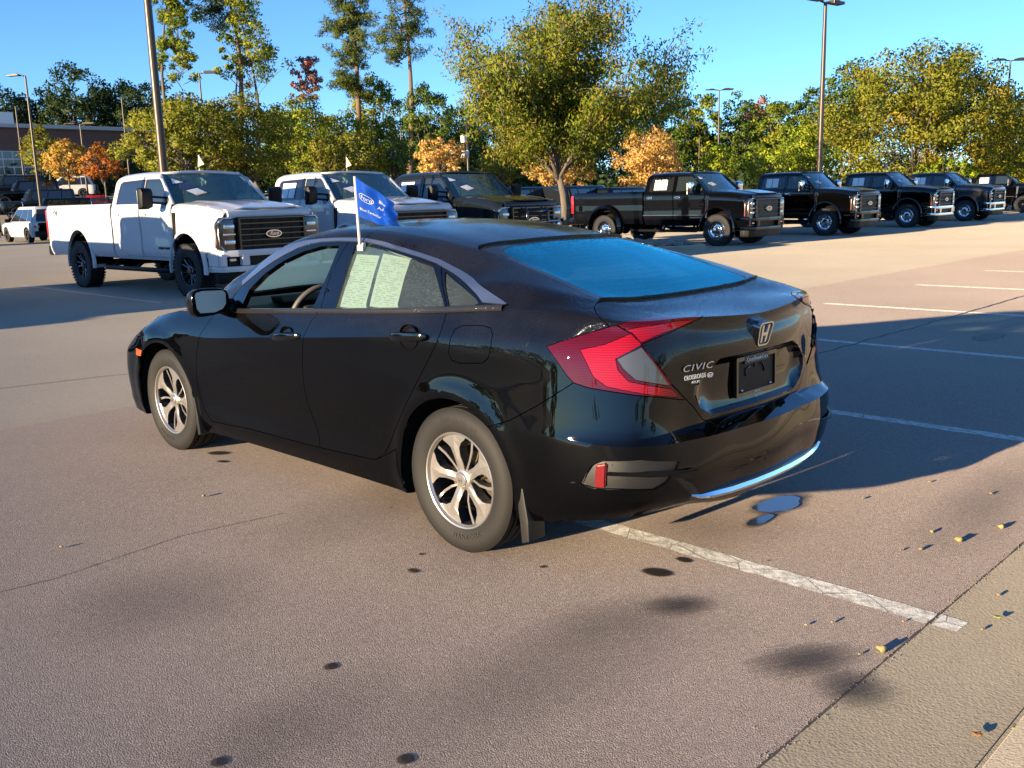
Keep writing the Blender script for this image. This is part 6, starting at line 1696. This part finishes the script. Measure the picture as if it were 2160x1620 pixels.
def build_debris():
    rnd=random.Random(11);mats=[P('yellow leaf bit',(.34,.26,.10),.7),P('tan pebble',(.24,.18,.10),.85),P('brown leaf bit',(.22,.11,.045),.8),P('green leaf bit',(.20,.22,.05),.7)]
    L=[(2022,1145,.020,0,'yellow pebble with a long shadow at the right, middle of three'),(2112,1117,.018,0,'yellow pebble nearest the right edge above the gutter'),(1965,1126,.011,0,'small yellow pebble left of the brightest one'),(1942,1163,.012,1,'tan pebble below the small yellow one'),
       (1860,1378,.020,0,'yellow pebble at the asphalt edge by the gutter joint'),(2104,1310,.016,3,'greenish leaf bit on the gutter near the white mark'),(2072,1333,.008,1,'tan grit lump on the gutter'),(1812,1385,.006,1,None),(2060,1558,.016,2,'brown curled leaf low on the gutter'),
       (1755,1318,.008,1,'small tan lump left of the white line end'),(1700,1323,.006,0,None),(2105,1260,.009,1,'tan lump at the right edge on the gutter'),(1905,1316,.006,0,None),(2140,1545,.014,3,'pale leaf bit at the lower right corner'),(1960,1020,.008,0,'small yellow lump beyond the puddles'),(2090,1045,.009,1,'tan lump right of the puddles'),(1820,1055,.008,1,'tan lump right behind the larger puddle'),
       (430,1050,.012,1,'small tan chip left of the rear wheel on open asphalt'),(806,1077,.008,2,None),(130,1158,.010,1,'pale chip at the far left of the bay asphalt'),(1607,1190,.006,2,None),(1900,1165,.007,1,None)]
    for px,py,r,m,lab in L:
        r*=.75
        c=gpt(px,py);bm=bmesh.new();bmesh.ops.create_icosphere(bm,subdivisions=2,radius=1)
        for v in bm.verts:
            k=1+.25*math.sin(5*v.co.x+px)+.2*math.sin(6*v.co.y+py);v.co=Vector((v.co.x*r*k*1.1,v.co.y*r*k*.9,v.co.z*r*(.75 if m<2 else .3)*k+(0 if m<2 else .5*v.co.x*v.co.x*r)))
        o=bmobj('pebble' if m<2 else 'fallen_leaf',bm,mats[m],None,ang=R_(25));o.location=(c.x,c.y,.008+r*.55);o.rotation_euler=(0,0,rnd.uniform(0,6))
        tag(o,lab or 'tiny crumb of grit lying on the bay asphalt','pebble' if m<2 else 'leaf','grit and leaf bits on the ground')
def build_island():
    c=Vector((13.4,-18.2,0));bm=bmesh.new();n=40
    def ell(rx,ry,z):return [bm.verts.new((c.x+rx*math.cos(2*math.pi*k/n),c.y+ry*math.sin(2*math.pi*k/n),z)) for k in range(n)]
    rings=[ell(2.05,1.55,0),ell(2.0,1.5,.13),ell(1.85,1.36,.15),ell(1.82,1.33,.10)]
    for a,b in zip(rings[:-1],rings[1:]):
        for k in range(n):bm.faces.new((a[k],a[(k+1)%n],b[(k+1)%n],b[k]))
    f=bm.faces.new(rings[-1]);f.material_index=1
    o=bmobj('island',recalc(bm),[M['kerb'],P('mulch',(.10,.07,.05),.95)],None,ang=R_(30));o['kind']='structure'
    o['label']='kerbed planting island of stones beside the blue-black pickup'
    rnd=random.Random(5);rm=concrete('river stone',(.17,.15,.13),(.36,.32,.27))
    ico=[]
    for s in range(4):
        b=bmesh.new();bmesh.ops.create_icosphere(b,subdivisions=2,radius=1)
        for v in b.verts:v.co*=1+.16*math.sin(3*v.co.x+s)+.12*math.sin(4*v.co.y+2*s)
        me=bpy.data.meshes.new('stone');b.to_mesh(me);b.free();me.shade_smooth();me.materials.append(rm);ico.append(me)
    for k in range(90):
        a=rnd.uniform(0,6.28);r=math.sqrt(rnd.random())*.95;s=rnd.uniform(.07,.16)
        o=mkobj('stone',ico[k%4]);o.location=(c.x+1.75*r*math.cos(a),c.y+1.25*r*math.sin(a),.12+s*.25+.05*(1-r));o.scale=(s*rnd.uniform(.9,1.5),s*rnd.uniform(.9,1.3),s*.65);o.rotation_euler=(0,0,rnd.uniform(0,6))
        tag(o,'rounded river stone heaped on the planting island','stone','river stones on the planting island')
M['flag_stick']=P('white flag stick',(.5,.49,.47),.4);M['flag_main']=P('blue satin flag',(.004,.048,.30),.6,spec=.08)

M['flag_print']=P('pale flag print',(.42,.45,.5),.6)
# ---------------- trees -----------------
def leaf_mat(name,trans=.42):
    m=bpy.data.materials.new(name);m.use_nodes=True;nt=m.node_tree;nt.nodes.clear();l=nt.links
    o=N(nt,'ShaderNodeOutputMaterial');at=N(nt,'ShaderNodeAttribute');at.attribute_name='col'
    d=N(nt,'ShaderNodeBsdfPrincipled');l.new(at.outputs['Color'],d.inputs['Base Color']);d.inputs['Roughness'].default_value=.55;d.inputs['Specular IOR Level'].default_value=.25
    t=N(nt,'ShaderNodeBsdfTranslucent');l.new(at.outputs['Color'],t.inputs[0])
    x=N(nt,'ShaderNodeMixShader');x.inputs[0].default_value=trans;l.new(d.outputs[0],x.inputs[1]);l.new(t.outputs[0],x.inputs[2]);l.new(x.outputs[0],o.inputs[0]);return m
M['leaf']=leaf_mat('leaf')
def bark_mat(name,a,b_):
    m,nt,b,l=nodes(name);tc=geo_pos(nt);mp=N(nt,'ShaderNodeMapping');mp.inputs['Scale'].default_value=(9,9,1.6);l.new(tc,mp.inputs[0])
    n=N(nt,'ShaderNodeTexNoise',i_Scale=2.0,i_Detail=7.0);l.new(mp.outputs[0],n.inputs['Vector']);l.new(mixc(nt,n.outputs['Fac'],a,b_),b.inputs['Base Color']);b.inputs['Roughness'].default_value=.9
    bp=N(nt,'ShaderNodeBump',i_Strength=.6,i_Distance=.03);l.new(n.outputs['Fac'],bp.inputs['Height']);l.new(bp.outputs[0],b.inputs['Normal']);return m
M['bark']=bark_mat('grey bark',(.07,.055,.042),(.20,.165,.13));M['bark_pine']=bark_mat('pine bark',(.10,.06,.04),(.22,.14,.09))
PAL=dict(zelk=[(.19,.25,.022),(.25,.27,.026),(.33,.26,.034),(.12,.18,.02)],
 gold=[(.22,.24,.022),(.28,.27,.026),(.15,.18,.018),(.33,.26,.03)],
 yellow=[(0.509,0.470,0.029),(0.626,0.529,0.039),(0.392,0.411,0.029)],
 lime=[(0.274,0.352,0.023),(0.392,0.431,0.031),(0.196,0.274,0.023)],
 orange=[(0.621,0.311,0.054),(0.567,0.338,0.054),(0.405,0.311,0.047),(0.621,0.378,0.108)],
 peach=[(0.750,0.486,0.176),(0.750,0.419,0.121),(0.594,0.405,0.095)],
 rust=[(0.392,0.117,0.027),(0.509,0.176,0.031),(0.274,0.157,0.023)],
 green=[(0.117,0.186,0.027),(0.166,0.235,0.031),(0.088,0.137,0.023)],
 dark=[(0.036,0.062,0.016),(0.052,0.084,0.019),(0.029,0.049,0.015)],
 pine=[(0.108,0.147,0.027),(0.147,0.176,0.031),(0.078,0.117,0.025)],
 red=[(0.675,0.216,0.162),(0.567,0.270,0.176),(0.459,0.270,0.108)],
 ygreen=[(0.294,0.333,0.027),(0.372,0.372,0.031),(0.196,0.254,0.023),(0.137,0.196,0.023)])
def quads_obj(name,Q,col,mat,parent,nrm=None):
    """Q (n,4,3) quads, col (n,3)"""
    n=len(Q);me=bpy.data.meshes.new(name)
    me.vertices.add(4*n);me.vertices.foreach_set('co',Q.reshape(-1).astype(np.float32))
    me.loops.add(4*n);me.loops.foreach_set('vertex_index',np.arange(4*n,dtype=np.int32))
    me.polygons.add(n);me.polygons.foreach_set('loop_start',np.arange(0,4*n,4,dtype=np.int32))
    try:me.polygons.foreach_set('loop_total',np.full(n,4,dtype=np.int32))
    except Exception:pass
    ca=me.color_attributes.new('col','FLOAT_COLOR','POINT')
    c=np.ones((4*n,4),np.float32);c[:,:3]=np.repeat(col,4,axis=0);ca.data.foreach_set('color',c.reshape(-1))
    me.update(calc_edges=True);me.materials.append(mat)
    if nrm is not None:
        me.shade_smooth();me.normals_split_custom_set_from_vertices(np.repeat(nrm,4,axis=0).astype(np.float32))
    return mkobj(name,me,parent)
def leaves(rng,centers,radii,n,ln,wd,droop,pal,tint,flat=.75):
    k=rng.choice(len(centers),n,p=radii**2/np.sum(radii**2))
    g=rng.normal(size=(n,3));g/=np.linalg.norm(g,axis=1,keepdims=True)+1e-9
    r=rng.random(n)**.45
    p=centers[k]+g*(radii[k]*r)[:,None]*np.array([1,1,flat])
    a=rng.normal(size=(n,3));a[:,2]-=droop;a/=np.linalg.norm(a,axis=1,keepdims=True)
    b=np.cross(a,rng.normal(size=(n,3))*.7+g);b/=np.linalg.norm(b,axis=1,keepdims=True)+1e-9
    L=ln*rng.uniform(.6,1.3,n)[:,None];W=wd*rng.uniform(.6,1.3,n)[:,None]
    Q=np.stack([p-a*L*.5,p+b*W*.5-a*L*.05,p+a*L*.5,p-b*W*.5-a*L*.05],1)
    cc=centers.mean(0);o=.7*g*r[:,None]+.45*(p-cc)/(np.abs(p-cc).max()+1e-6)+np.array([0,0,.12])+rng.normal(0,.20,(n,3));o/=np.linalg.norm(o,axis=1,keepdims=True)+1e-9
    gn=np.cross(Q[:,1]-Q[:,0],Q[:,2]-Q[:,0]);fl=np.sum(gn*o,1)<0;Q[fl]=Q[fl][:,::-1]
    leaves.nrm=o
    pal=np.array(pal);cl=tint[k]
    i=np.clip((cl*len(pal)+rng.normal(0,.7,n)).astype(int),0,len(pal)-1)
    c=pal[i]*rng.uniform(.75,1.25,(n,1))
    return Q,c
def limb(bm,a,b,r0,r1,rng,sag=.1,n=5,sides=6):
    a=np.array(a,float);b=np.array(b,float);d=np.linalg.norm(b-a);pts=[];rs=[]
    w=rng.normal(0,.05*d,3)
    for i in range(n):
        t=i/(n-1);p=a+(b-a)*t+w*math.sin(math.pi*t)+np.array([0,0,sag*d*math.sin(math.pi*t)])
        pts.append(p);rs.append(r0+(r1-r0)*t)
    tube(bm,pts,rs,sides);return pts
def tree(label,px,dist,ytop,ybot,pxw,pal,style='round',name='broadleaf_tree',dens=1.0,seed=0,lean=0,nc=None,base=None,group='trees behind the car park',droop=.4,trunk_px=None,gaps=.0,leaf=None):
    rng=np.random.default_rng(seed*77+13);F=CAM['f']*2160
    P0=base or dpt(px,dist);W=pxw/F*dist;zt=hz(ytop,px,dist)-P0.z;zb=max(.6,hz(ybot,px,dist)-P0.z)
    H=zt-zb
    T=empty(name,P0);tag(T,label,'tree',group)
    ln=leaf or (dist*.0029+.02);wd=ln*.55
    bm=bmesh.new();tr=max(.06,.016*zt)
    rx=W/2;rz=H/2*1.06;cz=(zt+zb)/2-H*.05
    if style in('round','oval','bush'):
        nc=nc or int(60+W*H*.45);nc=min(nc,170)
        nc=int(nc*1.25);kk=np.arange(nc)+.5;ph=np.arccos(1-2*kk/nc);th=math.pi*(1+5**.5)*kk
        g=np.stack([np.cos(th)*np.sin(ph),np.sin(th)*np.sin(ph),np.cos(ph)],1)+rng.normal(0,.10,(nc,3));g/=np.linalg.norm(g,axis=1,keepdims=True)
        lob=1+.10*np.sin(3*np.arctan2(g[:,1],g[:,0])+rng.uniform(0,6))+.08*np.sin(5*g[:,2]+rng.uniform(0,6))+rng.normal(0,.06,nc)
        r=np.where(rng.random(nc)<.75,rng.uniform(.72,.92,nc),rng.uniform(.2,.7,nc))*np.minimum(lob,1.12)
        C=g*r[:,None]*np.array([rx,rx,rz])
        if style=='oval':C[:,:2]*=(1-.45*np.clip(C[:,2]/rz,-.3,1))[:,None]
        C[:,2]+=cz
        rad=rng.uniform(.17,.33,nc)*min(rx,rz)
        limb(bm,(0,0,-.1),(lean*.3,0,cz+rz*.35),tr,tr*.35,rng,0,6,8)
        for c in C[rng.choice(nc,min(nc,26),replace=False)]:
            h=zb*.8+rng.uniform(0,.45)*max(.3,(c[2]-zb*.8));limb(bm,(0,0,max(.3,min(h,c[2]))),c,tr*.38,.012,rng,.04,4,5)
    elif style=='pine':
        nc=nc or 70;C=[];rad=[]
        limb(bm,(0,0,-.1),(lean,lean*.4,zt*.985),tr,.04,rng,0,10,8)
        nw=17
        for k in range(nw):
            t=(k+rng.uniform(-.3,.3))/nw;z=zb+H*t;reach=rx*(1-.55*max(0,t)**1.5)*rng.uniform(.45,1.08)
            for j in range(rng.integers(2,5)):
                a=rng.uniform(0,2*math.pi);rr=reach*rng.uniform(.5,1.0)
                e=np.array([math.cos(a)*rr+lean*z/zt,math.sin(a)*rr,z+rr*rng.uniform(.0,.25)])
                limb(bm,(lean*z/zt,0,z-rr*.1),e,.05,.015,rng,.05,4,5)
                for q in range(3):
                    f=1-.28*q;C.append(np.array([lean*z/zt,0,z])*(1-f)+e*f+rng.normal(0,.12*rx,3)*np.array([1,1,.4]));rad.append(rx*rng.uniform(.13,.26))
        C=np.array(C);rad=np.array(rad)
    elif style=='thin':
        C=[];rad=[]
        ax=limb(bm,(0,0,-.1),(lean,0,zt*.97),tr*.8,.03,rng,0,10,7)
        for k in range(nc or 44):
            t=rng.random()**.8;z=zb+H*t;rr=rx*rng.uniform(.25,1.0)*(1-.5*t);a=rng.uniform(0,2*math.pi)
            e=np.array([math.cos(a)*rr+lean*z/zt,math.sin(a)*rr,z+rr*rng.uniform(.2,.8)]);limb(bm,(lean*z/zt,0,z-rr*.3),e,.035,.01,rng,.05,4,4)
            C.append(e);rad.append(rx*rng.uniform(.10,.26))
        C=np.array(C);rad=np.array(rad)
    elif style=='zelkova':
        C=[];rad=[]
        fork=zb*.86
        limb(bm,(0,0,-.1),(.05,.02,fork),tr*1.0,tr*.8,rng,0,7,12)
        nl=17
        for k in range(nl):
            a=2*math.pi*(k+rng.uniform(-.3,.3))/nl;out=rng.uniform(.55,1.0) if k%3 else rng.uniform(.05,.4)
            e=np.array([math.cos(a)*rx*out*.93,math.sin(a)*rx*out*.93,zb+H*(rng.uniform(.62,.97) if k%2 or k%3==0 else rng.uniform(.25,.7))-H*.22*out**2])
            p=limb(bm,(0,0,fork-rng.uniform(0,.3)),e,tr*.42,.02,rng,.10,8,7)
            for q in range(2,8):
                b0=np.array(p[q])
                for j in range(6):
                    d=rng.normal(size=3)*np.array([1,1,.75])+np.array([math.cos(a)*.7,math.sin(a)*.7,.15]);d/=np.linalg.norm(d)
                    s=rx*rng.uniform(.14,.40)*(.65+.35*q/8);e2=b0+d*s
                    if e2[2]<zb*.90:e2[2]=zb*.90+abs(rng.normal(0,.25))
                    limb(bm,b0,e2,.022,.006,rng,.06,4,4)
                    for f in (.55,.8,1.0):C.append(b0+(e2-b0)*f+rng.normal(0,.1,3));rad.append(rng.uniform(.26,.46))
        C=np.array(C);rad=np.array(rad)
    ext=C.max(0)-C.min(0)
    bmobj('trunk',recalc(bm),M['bark_pine'] if style=='pine' else M['bark'],T)
    n=int(dens*3.6*W*H/(ln*wd*.5));n=max(1500,min(n,60000 if style!='zelkova' else 95000))
    tint=rng.random(len(C))
    if style=='pine':
        Q,c=leaves(rng,C,rad,n,ln*1.7,ln*.28,-.3,PAL[pal],tint,.6)
    else:Q,c=leaves(rng,C,rad,n,ln,wd*(.62 if style=='zelkova' else 1),droop,PAL[pal],tint)
    quads_obj('crown',Q,c,M['leaf'],T,leaves.nrm)
    return T
def build_trees():
    G='woods and planted trees behind the car park'
    tree('big spreading green tree on the island beside the blue-black pickup',1180,27.5,-18,335,500,'zelk','zelkova',dens=2.6,seed=21,group=None,droop=1.1,leaf=.12)
    tree('huge rounded yellow-green tree at the right behind the black pickups',1925,62,88,372,385,'gold','round',dens=1.2,seed=2,group=G)
    tree('wide golden-green tree behind the roof of the nearest white pickup',400,52,200,372,250,'gold',dens=1.2,seed=3,group=G)
    tree('golden-green tree between the two white pickups, left of the pines',530,54,188,375,190,'gold',dens=1.1,seed=4,group=G)
    tree('small orange-yellow tree before the brick building',150,76,290,372,92,'orange','oval',dens=1.0,seed=6,group=G)
    tree('small red-brown tree right of the orange one before the brick building',222,74,300,380,72,'rust','oval',dens=1.1,seed=7,group=G)
    tree('olive tree before the glazed doors of the brick building',98,82,262,360,78,'gold','oval',dens=1.0,seed=8,group=G)
    tree('peach-orange rounded tree beside the camera pole',930,48,286,372,112,'peach','round',seed=9,group=G)
    tree('yellow-green rounded tree right of the camera pole',1058,64,308,385,100,'gold','round',seed=10,group=G)
    tree('wide low orange-yellow tree behind the trunk of the big green tree',1182,58,306,392,180,'peach','round',seed=11,group=G)
    tree('tall rounded orange tree left of the blue-black pickup cab',1368,58,258,392,148,'peach','round',seed=12,dens=1.1,group=G)
    tree('small bright green tree behind the blue-black pickup windscreen',1512,60,298,385,82,'lime','oval',seed=13,group=G)
    tree('bright green bushy tree above the second black pickup',1625,64,302,380,118,'lime','round',seed=14,group=G)
    tree('tall bright green tree left of the huge yellow-green one',1705,68,235,380,130,'lime','oval',seed=15,group=G)
    tree('bright yellow tree at the right edge behind the last pickups',2140,66,225,395,150,'yellow','round',seed=16,group=G)
    tree('low lime green tree under the right edge of the huge tree',1990,60,330,395,130,'lime','round',seed=17,group=G)
    tree('tall pine with a bare trunk left of the big green tree',757,92,-60,205,150,'pine','pine','pine_tree',seed=18,dens=1.0,group=G)
    tree('tallest pine with a long bare trunk nearest the big green tree',858,88,-90,130,150,'pine','pine','pine_tree',seed=19,dens=.8,group=G,lean=-.3)
    tree('tall thin leafy tree left of the pines beside the thick light pole',405,92,-70,190,120,'ygreen','thin','slender_tree',seed=20,dens=.9,group=G,nc=60)
    tree('tall dark-topped pine with bare trunk among the thin trees',495,94,-90,60,130,'pine','pine','pine_tree',seed=21,dens=.8,group=G)
    tree('sparse tall tree with bare upper twigs right of the thin trees',555,92,20,205,170,'ygreen','thin','slender_tree',seed=22,dens=.38,group=G,lean=1.2,nc=50)
    tree('slender yellowish tree rising among the pines on the left',522,96,-40,190,80,'ygreen','thin','slender_tree',seed=23,dens=.7,group=G)
    tree('reddish thin tree left of the first pine',660,95,130,230,85,'red','thin','slender_tree',seed=24,dens=.7,group=G)
    for i,(px,d,yt,yb,w,pal,lab) in enumerate((
        (640,86,205,372,130,'ygreen','yellow-green wood-edge tree left of the first pine trunk'),
        (725,90,225,372,130,'ygreen','yellow-green tree at the foot of the first pine'),
        (800,94,150,360,110,'ygreen','yellow-green tall bush between the two pine trunks'),
        (905,90,160,372,110,'green','green tree between the tallest pine and the big green tree'),
        (760,72,268,372,130,'gold','olive bush below the pine trunks behind the flag'),
        (835,74,282,375,80,'green','dark green bush right of the olive one below the pines'),
        (690,70,282,370,75,'gold','olive bush behind the second white pickup'),
        (975,96,210,372,110,'green','green tree behind the camera pole'),
        (590,98,225,372,110,'green','green tree behind the golden tree by the white pickups'))):
        tree(lab,px,d,yt,yb,w,pal,'round',seed=40+i,group=G)
    for i,(px,d,yt,yb,w,pal,lab) in enumerate((
        (20,124,165,350,120,'dark','dark tree at the left edge of the woods'),
        (105,126,180,345,120,'dark','dark tree behind the curved-arm light pole'),
        (180,122,135,345,130,'dark','tallest dark tree of the left woods'),
        (262,124,150,345,130,'dark','dark tree right of the tallest one in the left woods'),
        (335,120,155,350,120,'dark','dark tree behind the thick light pole'),
        (420,122,205,350,110,'dark','dark tree far behind the golden-green trees'),
        (640,130,215,360,130,'dark','dark tree far behind the yellow-green woods'),
        (880,118,240,372,150,'dark','dark tree low behind the pines'),
        (1010,120,250,380,140,'dark','dark tree behind the yellow-green rounded tree'),
        (1130,118,240,385,150,'dark','dark tree behind the trunk of the big green tree'),
        (1250,116,235,385,150,'dark','dark tree right of the big trunk in the shade'),
        (1350,114,205,385,120,'green','green woodland tree right of the big green crown'),
        (1425,112,176,385,105,'green','upright green woodland tree with a rounded top'),
        (1480,112,172,385,75,'ygreen','slender yellow-green woodland tree left of the twin-head pole'),
        (1560,114,195,385,100,'green','green woodland tree right of the twin-head pole'),
        (1592,122,186,385,90,'red','faintly red woodland tree top right of the twin-head pole'),
        (1640,114,188,385,100,'ygreen','yellowish woodland tree between the two right poles'),
        (1690,112,178,385,90,'green','green woodland tree left of the right pole'),
        (1790,104,118,330,130,'green','tall green woodland tree behind the right pole'),
        (1985,92,98,300,160,'dark','dark green tree top behind the huge yellow-green one'),
        (2095,86,200,385,110,'dark','dark tree right of the huge yellow-green one'),
        (2150,90,180,385,100,'green','green tree at the right edge of the woods'),
        (1540,118,270,392,180,'dark','dark shrubby tree low behind the small bright green trees'),
        (1420,118,270,392,180,'dark','dark shrubby tree low behind the orange tree'),
        (1660,118,270,392,160,'dark','dark shrubby tree low left of the right pole'))):
        tree(lab,px,d,yt,yb,w,pal,'round',seed=70+i,group=G,dens=1.1)
    # undergrowth closing the foot of the woods
    rng=np.random.default_rng(3);C=[];rad=[]
    for px in np.arange(-120,2300,9):
        for d in (104,112):
            p=dpt(float(px),d+rng.uniform(-4,4));hh=rng.uniform(1.6,4.6);C.append((p.x,p.y,p.z+hh*.5));rad.append(hh*.62)
    Q,c=leaves(rng,np.array(C),np.array(rad),60000,.55,.36,.3,PAL['dark'],rng.random(len(C)),.9)
    o=quads_obj('undergrowth',Q,c,M['leaf'],None);tag(o,'dark undergrowth along the foot of the far woods','undergrowth',kind='stuff')
    # trees behind the photographer that the car reflects
    for i,(x,y,h,w,pal) in enumerate(((-30,-8,9,9,'green'),(-34,6,11,10,'dark'),(-24,17,7,7,'green'))):
        pass
def build_left_trees():
    """row of trees beyond the left side of the lot; they show in the sedan's paint"""
    for i,(x,y,h,w) in enumerate(((-62,66,8,14),(-46,74,9.5,13),(-33,80,8,14),(-20,84,9,13),(-52,52,7,11),(34,88,8,14),(48,86,9,14),(62,84,8.5,13),(-70,46,9,14),(-74,26,10,15),(-70,4,10,14),(-66,-20,9,14))):
        rng=np.random.default_rng(500+i)
        T=empty('broadleaf_tree',(x,y,0));tag(T,'dark green tree beyond the left side of the car park, outside the picture','tree','trees outside the picture')
        nc=60;g=rng.normal(size=(nc,3));g/=np.linalg.norm(g,axis=1,keepdims=True);C=g*(rng.random(nc)**.4)[:,None]*np.array([w/2,w/2,h*.42]);C[:,2]+=h*.52;rad=rng.uniform(.7,1.5,nc)
        bm=bmesh.new();limb(bm,(0,0,-.1),(0,0,h*.7),.2,.05,rng,0,5,7);bmobj('trunk',recalc(bm),M['bark'],T)
        Q,c=leaves(rng,C,rad,3500,.55,.36,.2,PAL['green'],rng.random(nc));quads_obj('crown',Q,c,M['leaf'],T)
build_ground();build_building();build_poles()
build_civic();build_flag();build_papers()
build_vehicles()
build_island();build_debris()
build_trees();build_left_trees()
